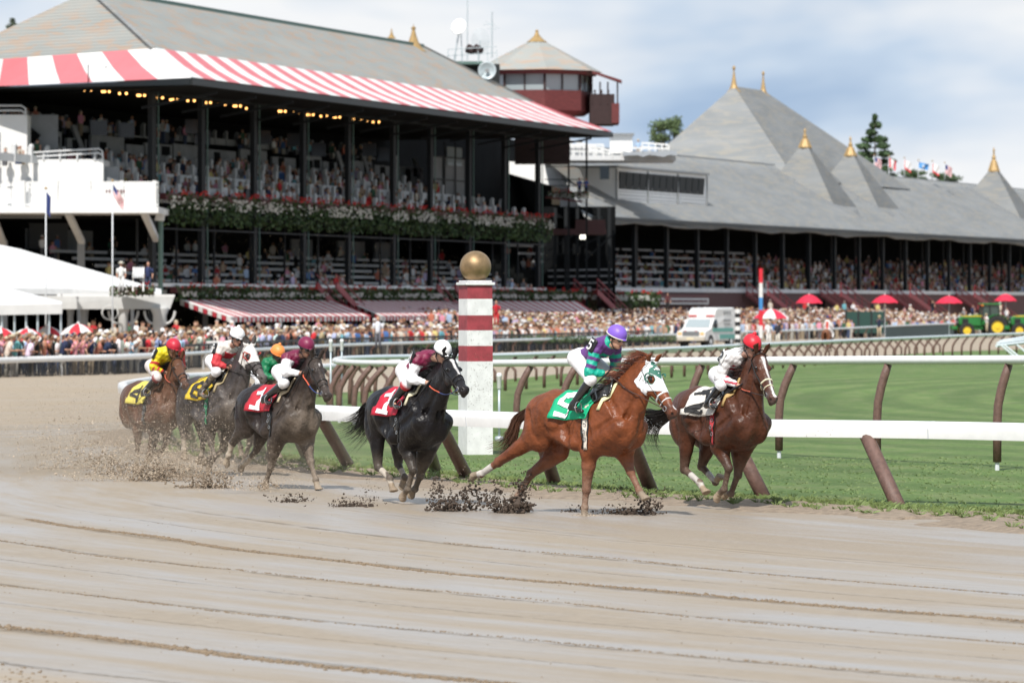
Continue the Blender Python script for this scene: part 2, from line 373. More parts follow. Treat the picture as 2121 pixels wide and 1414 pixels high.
for i in range(6500):
    y = rr_.uniform(52, 84); x = rr_.uniform(-9, 9.5)
    # only on the turf: beyond the near edge at this x
    ok = False
    for a, b in zip(NE[:-1], NE[1:]):
        if (a.x - x) * (b.x - x) <= 0 and a.x != b.x:
            ye = a.y + (b.y - a.y) * (x - a.x) / (b.x - a.x)
            ok = y > ye + .1; break
    if ok: tuft(mb, x, y, gz(y) + .02, rr_.uniform(.018, .04), 7, rr_.uniform(.03, .07))
tag(mb.build('grass_tufts', M['blade'], recalc=False), 'ragged green grass tufts fringing the turf along the dirt bank', 'grass', kind='stuff')
# crumbly ridges of soil left by the harrow
mb = MB(); r7 = random.Random(17)
def crumbs(r0, th0, th1, n, rad, wd):
    for _ in range(n):
        a = r7.uniform(th0, th1); wv = .10 * math.sin(a * 31 + r0) + .06 * math.sin(a * 83 + r0 * 3); dens = .5 + .5 * math.sin(a * 140 + r0) * math.sin(a * 57)
        if r7.random() > .35 + .65 * dens: continue
        r = r0 + wv + r7.gauss(0, wd); x, y = TC[0] - r * math.cos(a), TC[1] - r * math.sin(a); q = rad * r7.uniform(.4, 1.3)
        mb.ball((x, y, gz(y) + q * .15), q, 5, 3, (r7.uniform(.8, 1.7), r7.uniform(.8, 1.5), r7.uniform(.4, .9)))
a0, a1 = .34, .80
crumbs(74.15, a0, a1, 8500, .014, .035); crumbs(75.85, a0, a1, 2400, .009, .022); crumbs(78.75, a0, a1, 2300, .009, .022); crumbs(81.4, a0 + .2, a1, 6500, .015, .045); crumbs(71.6, a0 + .1, a1, 1800, .010, .02)
for _ in range(900):
    a = r7.uniform(a0, a1 + .1); r = r7.uniform(70, 88); x, y = TC[0] - r * math.cos(a), TC[1] - r * math.sin(a); q = r7.uniform(.003, .008)
    mb.ball((x, y, gz(y) + q * .2), q, 5, 3, (1.3, 1.2, .7))
for _ in range(5200):
    a = r7.uniform(.50, .86); r = 83.2 + abs(r7.gauss(0, 1.3)); x, y = TC[0] - r * math.cos(a), TC[1] - r * math.sin(a)
    if math.sin(x * 3.1) + math.sin(y * 1.7 + x) < r7.uniform(-1.2, 1.2): continue
    q = r7.uniform(.005, .014); mb.ball((x, y, gz(y) + q * .2), q, 5, 3, (1.3, 1.2, .7))
M['crumb'] = mat('soil_crumb', (.25, .185, .122), .9, noise=.4, nscale=8)
tag(mb.build('soil_crumbs', M['crumb'], recalc=False), 'crumbly soil ridges left in lines along the harrowed track', 'soil', kind='stuff')
# ================= rails =================
def rail_curve(pts, n=6): return smooth_poly([Vector(p) for p in pts], n)
def resample(pl, step):
    out = [pl[0]]; acc = 0
    for a, b in zip(pl[:-1], pl[1:]):
        L = (b - a).length; t = step - acc
        while t <= L: out.append(a.lerp(b, t / L)); t += step
        acc = (acc + L) % step
    return out
# near safety rail of the main track: hooded white beam on leaning posts
nr = [(2500, 886), (2121, 876), (1850, 871), (1570, 868), (1300, 862), (1000, 851), (800, 844), (650, 838), (480, 826), (340, 811), (272, 800), (254, 792), (268, 787), (306, 781), (350, 776), (396, 772), (436, 770), (560, 761.5), (690, 752), (850, 743), (1000, 736), (1250, 727), (1400, 720.5), (1600, 710.5), (1850, 699), (2121, 689), (2500, 677)]
def rail_pt(px, py, hgt):
    Y = 100.
    for _ in range(40): Y = (gh(Y) - hgt) * F / (py - HY)
    return Vector(((px - CX) / F * Y, Y, gz(Y) + hgt))
NR = smooth_poly([rail_pt(x, y, 1.1) for x, y in nr], 10)
def sweep(pl, prof):   # profile in (side, up)
    P = []
    for i, p in enumerate(pl):
        d = pl[min(i + 1, len(pl) - 1)] - pl[max(i - 1, 0)]; d.z = 0; d.normalize(); s = Vector((d.y, -d.x, 0))
        P.append([p + s * a + Vector((0, 0, b)) for a, b in prof])
    return P
hood = [(-.10, -.225), (-.115, -.10), (-.10, -.02), (-.05, 0), (.05, 0), (.10, -.02), (.115, -.10), (.10, -.225), (.05, -.2), (-.05, -.2), (-.10, -.225)]
fence = empty('track_rail', (NR[0].x, NR[0].y, 0), label='white hooded safety rail with brown slanting posts between horses and turf', cat='rail')
def fix(o, root):   # keep world position under a moved root
    o.parent = root; o.matrix_parent_inverse = Matrix.Translation(-Vector(root.location)); return o
near_part = NR
mb = MB(); mb.grid(sweep(near_part, hood)); fix(mb.build('rail_beam', M['rail'], smooth=True), fence)
jr = resample([p for p in NR if p.y < 90], 4.6)
for p, q in zip(jr[:-1], jr[1:]):
    d = (q - p).normalized(); mb = MB(); sd_ = Vector((d.y, -d.x, 0))
    mb.grid([[p + d * k + sd_ * a * 1.035 + Vector((0, 0, b * 1.02 + .003)) for a, b in hood] for k in (0, .022)]); fix(mb.build('rail_joint', M['silverlight'], solid=.004, recalc=False), fence)
mb = MB(); r6 = random.Random(6)
for _ in range(420):
    k = r6.uniform(10, 70); p = NR[int(k)].lerp(NR[int(k) + 1], k % 1); mb.ball((p.x + r6.uniform(-.02, .02), p.y - .118 + r6.uniform(0, .012), p.z - r6.uniform(.03, .21)), r6.uniform(.002, .006), 5, 3)
M['fleck'] = mat('dried_mud', (.16, .115, .08), .9); o = fix(mb.build('mud_flecks', M['fleck'], recalc=False), fence); o['kind'] = 'stuff'
def leaning_post(p, lean, side, wd=.19, ht=1.0):
    # p: point under the beam; foot stands 'lean' away on the infield side
    mb = MB(); foot = Vector((p.x + side.x * lean, p.y + side.y * lean, gz(p.y) - .1)); top = Vector((p.x, p.y, p.z - .17))
    mb.tube([foot, foot.lerp(top, .5), top], wd / 2, 10)
    return mb
post_px = [(2500, 1100), (2270, 1085), (1868, 1052), (1594, 1040), (1357, 1024), (1155, 1008), (975, 992), (905, 972), (730, 968), (640, 948), (545, 938), (470, 925), (400, 910), (350, 895)]
tops_px = {1868: 1790, 1594: 1520, 1357: 1300, 1155: 1110, 975: 920, 905: 868, 730: 672, 640: 602, 545: 520}
def nearest_on(pl, px):
    best = None
    for p in pl:
        if p.y > 90: break
        q = CX + p.x / p.y * F
        if best is None or abs(q - px) < best[0]: best = (abs(q - px), p)
    return best[1]
for bx, by in post_px:
    tx = tops_px.get(bx, bx - 50)
    if bx < 520: tx = bx - 28
    foot = gp(bx, by); foot.z -= .08
    tp = nearest_on(NR, tx); top = Vector((tp.x, tp.y, tp.z - .2))
    mb = MB(); mid = foot.lerp(top, .5); mb.tube([foot, mid, top, top + (top - mid).normalized() * .05], [.098, .095, .092, .09], 12)
    fix(mb.build('post', M['post'], smooth=True), fence)
far_pts = resample([p for p in NR if True], 3.2)
seen_far = False; nfar = 0
for i, p in enumerate(far_pts):
    if i < 5: continue
    if p.y > 97 and p.y < 420:
        d = far_pts[min(i + 1, len(far_pts) - 1)] - far_pts[i - 1]; d.normalize()
        side = Vector((d.y, -d.x, 0))  # toward infield
        mb = MB(); f = Vector((p.x, p.y, gz(p.y))) + side * .45
        mb.tube([f - Vector((0, 0, .05)), f + Vector((0, 0, .45)), p - Vector((0, 0, .3)) + side * .12, p - Vector((0, 0, .15))], .06, 6)
        fix(mb.build('post', M['post'], smooth=True), fence); nfar += 1
        if nfar > 70: break
# turf course rail (loops round the infield corner)
tr = [(2500, 733, 66), (2121, 735.4, 75.5), (1840, 736.5, 80), (1618, 738, 84), (1300, 741, 92), (1100, 744, 100), (900, 745.6, 110), (780, 745.5, 117), (715, 744, 123), (694, 741, 130), (712, 737, 137), (780, 734.5, 146), (850, 733.5, 153), (1000, 731.5, 163), (1100, 729, 169), (1250, 723.5, 182), (1400, 717.5, 196), (1600, 708.5, 222), (1700, 704.5, 236), (1850, 698, 258), (2121, 688, 300), (2500, 676, 370)]
TR = smooth_poly([at(x, y, Y) for x, y, Y in tr], 10)
turf_rail = empty('turf_rail', (TR[0].x, TR[0].y, 0), label='white tubular turf course rail on brown gooseneck posts looping round the infield corner', cat='rail')
M['railb'] = mat('pale_rail', (.62, .68, .70), .35, noise=.1)
prof = [(math.cos(a) * .085, -.075 + math.sin(a) * .075) for a in [2 * math.pi * k / 12 for k in range(13)]]
mb = MB(); mb.grid(sweep(TR[:101], prof)); fix(mb.build('rail_tube', M['rail'], smooth=True), turf_rail)
mb = MB(); mb.grid(sweep(TR[100:], prof)); fix(mb.build('rail_tube', M['railb'], smooth=True), turf_rail)
def goose(p, side, root, r=.072, foot=True, out=.34, base_px=None):
    g0 = Vector((p.x, p.y, 0)) + side * out; g0.z = gz(g0.y)
    H = p.z - g0.z - .14
    pts = [g0 + Vector((0, 0, .16)), g0 + Vector((0, 0, H * .45)), g0 + Vector((0, 0, H * .62)) - side * out * .08, g0 + Vector((0, 0, H * .78)) - side * out * .38, g0 + Vector((0, 0, H * .9)) - side * out * .7, Vector((p.x, p.y, g0.z + H))]
    mb = MB(); mb.tube(pts, [r * .95, r, r, r * 1.02, r, r * .9], 10)
    o = fix(mb.build('post', M['post'], smooth=True), root)
    if foot:
        mb = MB(); mb.tube([g0 - Vector((0, 0, .06)), g0 + Vector((0, 0, .17))], r * .5, 8); f = mb.build('foot', M['silverlight']); f.parent = o; f.matrix_parent_inverse = Matrix.Identity(4)
for i, (tx, bx) in enumerate([(2300, 2280), (2078, 2059), (1839, 1824), (1643, 1618), (1452, 1430), (1300, 1275), (1185, 1160), (1092, 1068), (1012, 985), (945, 918), (890, 862), (838, 808), (800, 765), (768, 738), (738, 712), (716, 692)]):
    best = min(TR[:100], key=lambda p: abs(CX + p.x / p.y * F - tx))
    dx = (tx - bx) / F * best.y
    goose(best, Vector((-1, -.05, 0)).normalized(), turf_rail, out=max(dx, .15) * 1.25)
acc = resample(TR[95:], 3.1)
for i, p in enumerate(acc[1:70]):
    d = (acc[i + 2] - acc[i]).normalized() if i + 2 < len(acc) else d
    side = Vector((d.y, -d.x, 0))
    goose(p, -side if side.x > 0 else side, turf_rail, r=.062, foot=False, out=.40)
# outer rail of the home stretch
ob = [(-200, 751, 790), (0, 742, 782), (150, 737.5, 778), (300, 733, 773), (500, 722, None), (700, 711.5, None), (900, 705.5, None), (1180, 698, None), (1395, 690.5, None), (1540, 685.5, None), (1700, 680, 443.), (1850, 673, 467.), (1960, 668.5, 486.), (2121, 663.5, 517.), (2400, 656, 590.)]
OB = []
for x, y, b in ob:
    if isinstance(b, float): OB.append(at(x, y, b))
    elif b: Y = groundY(b); OB.append(at(x, y, Y))
    else: OB.append(rail_pt(x, y, .95))
OBs = smooth_poly(OB, 8)
outer = empty('outer_rail', (OB[0].x, OB[0].y, 0), label='long white outer rail in front of the spectators, mesh below it', cat='rail')
mb = MB(); mb.grid(sweep(OBs[:28], [(math.cos(a) * .06, -.09 + math.sin(a) * .14) for a in [2 * math.pi * k / 10 for k in range(11)]])); fix(mb.build('rail_beam', M['rail'], smooth=True), outer)
mb = MB(); mb.grid(sweep(OBs[27:], [(math.cos(a) * .06, -.09 + math.sin(a) * .085) for a in [2 * math.pi * k / 10 for k in range(11)]])); fix(mb.build('rail_beam', M['railb'], smooth=True), outer)
for i, p in enumerate(resample(OBs, 4.2)[:90]):
    g0 = Vector((p.x - .3, p.y + .5, gz(p.y)))
    mb = MB(); mb.tube([g0, g0 + Vector((0, 0, .5)), p - Vector((0, 0, .1))], .055, 6); fix(mb.build('post', M['white'] if p.x < -14 else M['post']), outer)
# smoked mesh panel under the left rail
mm = bpy.data.materials.new('mesh_screen'); mm.use_nodes = True; t = mm.node_tree; p = t.nodes['Principled BSDF']
p.inputs['Base Color'].default_value = (.05, .055, .055, 1); p.inputs['Roughness'].default_value = .6
tr_ = N(t, 'ShaderNodeBsdfTransparent'); mx = N(t, 'ShaderNodeMixShader'); mx.inputs[0].default_value = .22
t.links.new(tr_.outputs[0], mx.inputs[1]); t.links.new(p.outputs[0], mx.inputs[2]); t.links.new(mx.outputs[0], t.nodes['Material Output'].inputs[0])
M['mesh'] = mm
mb = MB(); mb.grid([[q + Vector((0, .12, -.16)), Vector((q.x, q.y + .12, gz(q.y) + .02))] for q in OBs[:30]]); fix(mb.build('mesh_panel', M['mesh'], solid=.01), outer)
# ================= winning post =================
P0 = at(985, 935, groundY(944)); wy = P0.y; s = wy / F
wp = empty('winning_post', (at(985, 0, wy).x, wy, gz(wy)), label='square red and white striped winning post topped with a gold ball', cat='post')
def lz(py): return CZ + (HY - py) * s - gz(wy)
HWm = 70 / 2 * s
def quad_block(name, z0, z1, hw, m, bev=.004):
    # the post is a square column turned slightly, so that a sliver of its left face shows
    mb = MB(); a = R(20); mb.box((0, 0, (z0 + z1) / 2), (2 * hw, 2 * hw, z1 - z0), 0); 
    o = mb.build(name, m, wp, bevel=bev); o.rotation_euler.z = a; return o
M['postwhite'] = mat('post_white', (.76, .76, .76), .6, noise=.22, nscale=5, ndet=9)
M['postred'] = mat('post_red', (.36, .05, .065), .6, noise=.4, nscale=6, ndet=9)
bands = [(592, 'postred'), (619, 'postwhite'), (653, 'postred'), (684, 'postwhite'), (716, 'postred'), (748, 'postwhite'), (950, None)]
aa = R(20); hw0 = HWm / (math.cos(aa) + math.sin(aa)) * 1.0
for (y0, m_), (y1, _) in zip(bands[:-1], bands[1:]):
    k = 1 + (y0 - 592) * .00001
    quad_block('stripe_block' if m_ == 'postred' else 'white_block', lz(y1) - (.06 if y1 == 950 else 0), lz(y0), hw0 * (1.0 + .0002 * (y0 - 592)), M[m_], .002)
mb = MB(); a = R(20); mb.box((0, 0, lz(588)), (2.34 * hw0, 2.34 * hw0, .05)); o = mb.build('cap', M['postwhite'], wp, bevel=.012); o.rotation_euler.z = a
mb = MB(); mb.box((0, 0, lz(584) + .01), (2.0 * hw0, 2.0 * hw0, .03)); o = mb.build('cap_moulding', M['postwhite'], wp, bevel=.01); o.rotation_euler.z = a
mb = MB(); mb.ball((0, 0, lz(552)), 32.5 * s, 40, 24)
gm = mat('tarnished_gold', (.36, .24, .125), .48, metal=.55, noise=.5, nscale=5, bump=.15, bscale=60, ndet=9)
mb.build('gold_ball', gm, wp, smooth=True)
# mud flecks stuck on the post
mb = MB(); r5 = random.Random(5)
ny = Vector((math.sin(aa), -math.cos(aa), 0)); nx = Vector((math.cos(aa), math.sin(aa), 0))
for _ in range(320):
    zz = r5.triangular(.1, lz(600), 1.2); xx = r5.uniform(-.95, .95) * hw0; rad = r5.uniform(.002, .006)
    mb.ball(nx * xx + ny * (hw0 * 1.035) + Vector((0, 0, zz)), rad, 5, 3, (1, .5, r5.uniform(1, 1.8)))
M['mud'] = mat('mud', (.10, .068, .045), .9, noise=.4, nscale=30)
o = mb.build('mud_flecks', M['mud'], wp); o['kind'] = 'stuff'
# sprinkler / marker pegs on the turf
def peg(px, ybase, ytop, label, yb2=None, cap=True):
    b = gp(px, ybase); s = b.y / F; H = (ybase - ytop) * s
    r = empty('marker_peg', b, label=label, cat='marker', group='slim marker pegs by the rails')
    mb = MB(); mb.lathe((0, 0, 0), [(.085, 0), (.088, .10), (.075, .12), (.03, .13)], 14); mb.build('base', M['galv'], r, smooth=True)
    mb = MB(); mb.tube([(0, 0, .1), (0, 0, H - .3)], .024, 8); mb.build('pole', M['galv'], r, smooth=True)
    mb = MB(); mb.lathe((0, 0, H - .33), [(.03, 0), (.045, .02), (.047, .24), (.056, .25), (.056, .28), (.04, .33)], 12); mb.build('sensor_head', M['white'], r, smooth=True)
peg(1034, 916, 772, 'slim white-topped marker peg right of the winning post')
peg(685, 870, 702, 'grey-topped marker peg behind the maroon-capped rider, left of a white one')
peg(708, 858, 702, 'white-topped marker peg at the turf rail corner')
# timber props leaning behind the near rail
for bx, by, tx, ty, lab in [(950, 945, 916, 872, 'cream plank prop leaning under the near rail left of the winning post'), ]:
    a = gp(bx, by); b = at(tx, ty, a.y - .3)
    mb = MB(); mb.bar(a, b, .085, .05); r = mb.build('plank_prop', M['cream']); tag(r, lab, 'prop')
# ================= smooth organic surfaces =================
class Field:
    def __init__(s, lo, hi, h):
        s.lo = np.array(lo, dtype=np.float64); s.h = h; s.n = np.ceil((np.array(hi) - s.lo) / h).astype(int) + 1
        s.f = np.full(s.n, 1.0, dtype=np.float32)
    def _sub(s, lo, hi):
        i0 = np.clip(np.floor((lo - s.lo) / s.h).astype(int), 0, s.n); i1 = np.clip(np.ceil((hi - s.lo) / s.h).astype(int) + 1, 0, s.n)
        if (i1 <= i0).any(): return None, None
        sl = tuple(slice(a, b) for a, b in zip(i0, i1))
        g = np.meshgrid(*[(s.lo[k] + s.h * np.arange(i0[k], i1[k])).astype(np.float32) for k in range(3)], indexing='ij')
        return sl, g
    def _put(s, sl, d, k, mode):
        a = s.f[sl]
        if mode == 'add':
            if k <= 0: s.f[sl] = np.minimum(a, d)
            else:
                hh = np.clip(.5 + .5 * (a - d) / k, 0, 1); s.f[sl] = a * (1 - hh) + d * hh - k * hh * (1 - hh)
        elif mode == 'cut':
            if k <= 0: s.f[sl] = np.maximum(a, -d)
            else:
                hh = np.clip(.5 - .5 * (a + d) / k, 0, 1); s.f[sl] = a * (1 - hh) + (-d) * hh + k * hh * (1 - hh)
    def cone(s, a, b, ra, rb, k=.04, sq=None, mode='add', plane=None):
        a = np.array(a, dtype=np.float64); b = np.array(b, dtype=np.float64); m = max(ra, rb) + k + .03
        sl, g = s._sub(np.minimum(a, b) - m, np.maximum(a, b) + m)
        if sl is None: return s
        px, py, pz = g[0] - a[0], g[1] - a[1], g[2] - a[2]; ab = b - a
        if sq is not None:   # squash along unit axis w by factor q (<1 = thinner)
            w_, q = sq; w_ = np.array(w_); e = 1 / q - 1
            dt = px * w_[0] + py * w_[1] + pz * w_[2]; px = px + e * dt * w_[0]; py = py + e * dt * w_[1]; pz = pz + e * dt * w_[2]
            ab = ab + e * np.dot(ab, w_) * w_
        L2 = max(float(ab @ ab), 1e-9)
        t = np.clip((px * ab[0] + py * ab[1] + pz * ab[2]) / L2, 0, 1)
        d = np.sqrt((px - t * ab[0]) ** 2 + (py - t * ab[1]) ** 2 + (pz - t * ab[2]) ** 2) - (ra + (rb - ra) * t)
        if plane is not None:
            c, n_ = plane; d = np.maximum(d, (g[0] - c[0]) * n_[0] + (g[1] - c[1]) * n_[1] + (g[2] - c[2]) * n_[2])
        s._put(sl, d, k, mode); return s
    def ell(s, c, r, axes=None, k=.04, mode='add'):
        c = np.array(c, dtype=np.float64); r = np.array(r, dtype=np.float64); m = r.max() + k + .03
        sl, g = s._sub(c - m, c + m)
        if sl is None: return s
        A = np.array(axes) if axes is not None else np.eye(3)
        q = [(g[0] - c[0]) * A[i][0] + (g[1] - c[1]) * A[i][1] + (g[2] - c[2]) * A[i][2] for i in range(3)]
        k0 = np.sqrt(sum((q[i] / r[i]) ** 2 for i in range(3))); k1 = np.sqrt(sum((q[i] / r[i] ** 2) ** 2 for i in range(3))) + 1e-9
        s._put(sl, k0 * (k0 - 1) / k1, k, mode); return s
    def sample(s, p):
        q = (np.array(p) - s.lo) / s.h; i = np.floor(q).astype(int)
        if (i < 0).any() or (i >= s.n - 1).any(): return 1.0
        t = q - i; v = s.f[i[0]:i[0] + 2, i[1]:i[1] + 2, i[2]:i[2] + 2]
        v = v[0] * (1 - t[0]) + v[1] * t[0]; v = v[0] * (1 - t[1]) + v[1] * t[1]; return float(v[0] * (1 - t[2]) + v[1] * t[2])
    def surface(s, off=0.0, f=None):
        f = (s.f if f is None else f) - off; ins = f < 0
        nx, ny, nz = f.shape
        c = np.zeros((nx - 1, ny - 1, nz - 1), dtype=np.int8)
        for dx in (0, 1):
            for dy in (0, 1):
                for dz in (0, 1): c += ins[dx:nx - 1 + dx, dy:ny - 1 + dy, dz:nz - 1 + dz]
        idx = np.argwhere((c > 0) & (c < 8)); ids = np.full(c.shape, -1, dtype=np.int64); ids[tuple(idx.T)] = np.arange(len(idx))
        acc = np.zeros((len(idx), 3)); cnt = np.zeros(len(idx)); i, j, k = idx.T
        for ax in range(3):
            o1, o2 = [q for q in range(3) if q != ax]
            for u in (0, 1):
                for v in (0, 1):
                    o = [0, 0, 0]; o[o1] = u; o[o2] = v; e = list(o); e[ax] = 1
                    fa = f[i + o[0], j + o[1], k + o[2]]; fb = f[i + e[0], j + e[1], k + e[2]]
                    m = (fa < 0) != (fb < 0); t = np.where(m, fa / np.where(m, fa - fb, 1), 0)
                    p = np.tile(np.array(o, dtype=float), (len(idx), 1)); p[:, ax] = t
                    acc += p * m[:, None]; cnt += m
        V = (acc / cnt[:, None] + idx) * s.h + s.lo
        Q = []
        for ax in range(3):
            o1, o2 = [(1, 2), (2, 0), (0, 1)][ax]
            sl0 = [slice(None)] * 3; sl1 = [slice(None)] * 3; sl0[ax] = slice(0, -1); sl1[ax] = slice(1, None)
            A, B = ins[tuple(sl0)], ins[tuple(sl1)]
            e = np.argwhere(A != B)
            e = e[(e[:, o1] > 0) & (e[:, o2] > 0) & (e[:, o1] < f.shape[o1] - 1) & (e[:, o2] < f.shape[o2] - 1)]
            fl = A[tuple(e.T)]
            def cid(d1, d2):
                q = e.copy(); q[:, o1] -= d1; q[:, o2] -= d2; return ids[tuple(q.T)]
            q = np.stack([cid(1, 1), cid(0, 1), cid(0, 0), cid(1, 0)], 1)
            q[~fl] = q[~fl][:, ::-1]; Q.append(q)
        return V, np.concatenate(Q)
def np_mesh(name, V, Q, m, parent=None, col=None, smooth=True, relax=0):
    if relax:
        E = np.concatenate([Q[:, [0, 1]], Q[:, [1, 2]], Q[:, [2, 3]], Q[:, [3, 0]]])
        for _ in range(relax):
            S = np.zeros_like(V); n = np.zeros(len(V))
            np.add.at(S, E[:, 0], V[E[:, 1]]); np.add.at(n, E[:, 0], 1); np.add.at(S, E[:, 1], V[E[:, 0]]); np.add.at(n, E[:, 1], 1)
            V = V * .5 + .5 * S / np.maximum(n, 1)[:, None]
    me = bpy.data.meshes.new(name)
    me.vertices.add(len(V)); me.vertices.foreach_set('co', V.astype(np.float32).ravel())
    k = Q.shape[1]; me.loops.add(len(Q) * k); me.loops.foreach_set('vertex_index', Q.astype(np.int32).ravel())
    me.polygons.add(len(Q)); me.polygons.foreach_set('loop_start', np.arange(0, len(Q) * k, k, dtype=np.int32))
    me.polygons.foreach_set('use_smooth', [smooth] * len(Q)); me.update(calc_edges=True)
    if col is not None:
        ca = me.color_attributes.new('Col', 'FLOAT_COLOR', 'POINT'); ca.data.foreach_set('color', np.concatenate([col, np.ones((len(col), 4 - col.shape[1]))], 1).astype(np.float32).ravel())
    me.materials.append(m); o = bpy.data.objects.new(name, me); C.objects.link(o)
    if parent: o.parent = parent
    return o
def nrm(v): v = np.array(v, dtype=float); return v / np.linalg.norm(v)
def segd(V, a, b):
    a = np.array(a, dtype=float); b = np.array(b, dtype=float); ab = b - a; t = np.clip(((V - a) @ ab) / (ab @ ab + 1e-12), 0, 1); return np.linalg.norm(V - a - t[:, None] * ab, axis=1), t
def paint(col, V, a, b, r, c, soft=.01):
    d, _ = segd(V, a, b); w_ = np.clip((r - d) / soft, 0, 1)[:, None]; col[:, :3] = col[:, :3] * (1 - w_) + np.array(c) * w_
def coat_material(name, rough=.40, bump=.45):
    m = bpy.data.materials.new(name); m.use_nodes = True; t = m.node_tree; p = t.nodes['Principled BSDF']; L = t.links
    a = N(t, 'ShaderNodeVertexColor', layer_name='Col'); tc = N(t, 'ShaderNodeTexCoord')
    n1 = N(t, 'ShaderNodeTexNoise', Scale=5.5, Detail=5.0); L.new(tc.outputs['Object'], n1.inputs[0])
    n2 = N(t, 'ShaderNodeTexNoise', Scale=60.0, Detail=6.0, Roughness=.7); L.new(tc.outputs['Object'], n2.inputs[0])
    n3 = N(t, 'ShaderNodeTexNoise', Scale=13.0, Detail=2.0); L.new(tc.outputs['Object'], n3.inputs[0])
    base = mixc(t, 1.0, a.outputs[0], ramp(t, mth(t, 'ADD', mth(t, 'MULTIPLY', n1.outputs[0], .6), mth(t, 'MULTIPLY', n3.outputs[0], .4)), [(.36, .60), (.60, 1.0)]).outputs[0], 'MULTIPLY')
    mud = mth(t, 'MULTIPLY', a.outputs[1], ramp(t, mth(t, 'ADD', mth(t, 'MULTIPLY', n2.outputs[0], .5), mth(t, 'MULTIPLY', n1.outputs[0], .5)), [(.40, .35), (.56, 1.0)]).outputs[0])
    L.new(mixc(t, mud, base, (.27, .215, .165)), p.inputs['Base Color'])
    L.new(mth(t, 'ADD', rough, mth(t, 'MULTIPLY', mud, .45)), p.inputs['Roughness'])
    b = N(t, 'ShaderNodeBump', Strength=bump, Distance=.045); L.new(mth(t, 'ADD', mth(t, 'MULTIPLY', n3.outputs[0], 1.0), mth(t, 'MULTIPLY', n2.outputs[0], .10)), b.inputs['Height']); L.new(b.outputs[0], p.inputs['Normal'])
    p.inputs['Specular IOR Level'].default_value = .30
    return m
M['coat'] = coat_material('horse_coat'); M['skin'] = mat('skin', (.5, .3, .22), .5, attr=True, sub=0)
def cloth_mat(name, rough=.6, bump=.4, bs=22, attr=True, sheen=.0, col=(.5, .5, .5), spots=False):
    m = bpy.data.materials.new(name); m.use_nodes = True; t = m.node_tree; p = t.nodes['Principled BSDF']; L = t.links
    tc = N(t, 'ShaderNodeTexCoord'); n1 = N(t, 'ShaderNodeTexNoise', Scale=float(bs), Detail=3.0, Distortion=1.5); L.new(tc.outputs['Object'], n1.inputs[0])
    p.inputs['Base Color'].default_value = (*col, 1)
    if attr:
        a = N(t, 'ShaderNodeVertexColor', layer_name='Col'); src = a.outputs[0]
        if spots:
            n2 = N(t, 'ShaderNodeTexNoise', Scale=28.0, Detail=5.0, Roughness=.75); L.new(tc.outputs['Object'], n2.inputs[0])
            src = mixc(t, ramp(t, n2.outputs[0], [(.60, 0.0), (.70, .7)]).outputs[0], src, (.22, .17, .13))
        L.new(src, p.inputs['Base Color'])
    b = N(t, 'ShaderNodeBump', Strength=bump, Distance=.025); L.new(n1.outputs[0], b.inputs['Height']); L.new(b.outputs[0], p.inputs['Normal'])
    p.inputs['Roughness'].default_value = rough; return m
M['silk'] = cloth_mat('silk', .48); M['silkmud'] = cloth_mat('muddy_silk', .6, spots=True)
M['cloth'] = cloth_mat('saddle_cloth', .7, .25, 10)
M['hair'] = mat('horse_hair', (.02, .015, .012), .45, attr=True)
def strand(mb, pts, w0, col, up=(0, 0, 1)):
    pts = [Vector(p) for p in pts]; n = len(pts); vs = []
    for i, p in enumerate(pts):
        d = (pts[min(i + 1, n - 1)] - pts[max(i - 1, 0)]).normalized(); sd = d.cross(Vector(up)); sd = sd.normalized() if sd.length > 1e-4 else Vector((0, 1, 0))
        wd = w0 * (1 - .85 * i / (n - 1)); vs += [p - sd * wd, p + sd * wd]
    mb.col = col; mb.add(vs, [(2 * i, 2 * i + 1, 2 * i + 3, 2 * i + 2) for i in range(n - 1)])
GLYPH = {'5': [[(.8, .06), (.2, .06), (.2, .46), (.7, .46), (.8, .6), (.8, .82), (.65, .95), (.2, .95)]],
         '2': [[(.15, .22), (.3, .06), (.7, .06), (.84, .22), (.84, .4), (.15, .94), (.88, .94)]],
         '1': [[(.3, .25), (.55, .06), (.55, .95)], [(.25, .95), (.85, .95)]],
         '6': [[(.8, .12), (.65, .05), (.3, .05), (.18, .2), (.18, .82), (.32, .95), (.68, .95), (.82, .82), (.82, .6), (.68, .46), (.2, .46)]],
         '4': [[(.68, .95), (.68, .05), (.12, .66), (.9, .66)]],
         'A': [[(.1, .95), (.5, .05), (.9, .95)], [(.28, .62), (.72, .62)]],
         'M': [[(.1, .95), (.1, .05), (.5, .6), (.9, .05), (.9, .95)]],
         'H': [[(.15, .0), (.15, 1)], [(.85, 0), (.85, 1)], [(.15, .5), (.85, .5)]]}
def glyph_mesh(ch, fn, wd=.13, sub=5):
    """fn maps (x,y) in the unit square (y down) onto the surface"""
    mb = MB()
    for k, pl in enumerate(GLYPH[ch]):
        pl = [Vector(p) for p in pl]
        for i in range(len(pl) - 1):
            a, b = pl[i], pl[i + 1]; d = (b - a).normalized(); nn = Vector((-d.y, d.x)) * wd / 2; a2 = a - d * wd * .45; b2 = b + d * wd * .45
            mb.grid([[fn(*(a2.lerp(b2, j / sub) + nn * q), i + k) for q in (-1, -.33, .33, 1)] for j in range(sub + 1)])
    return mb
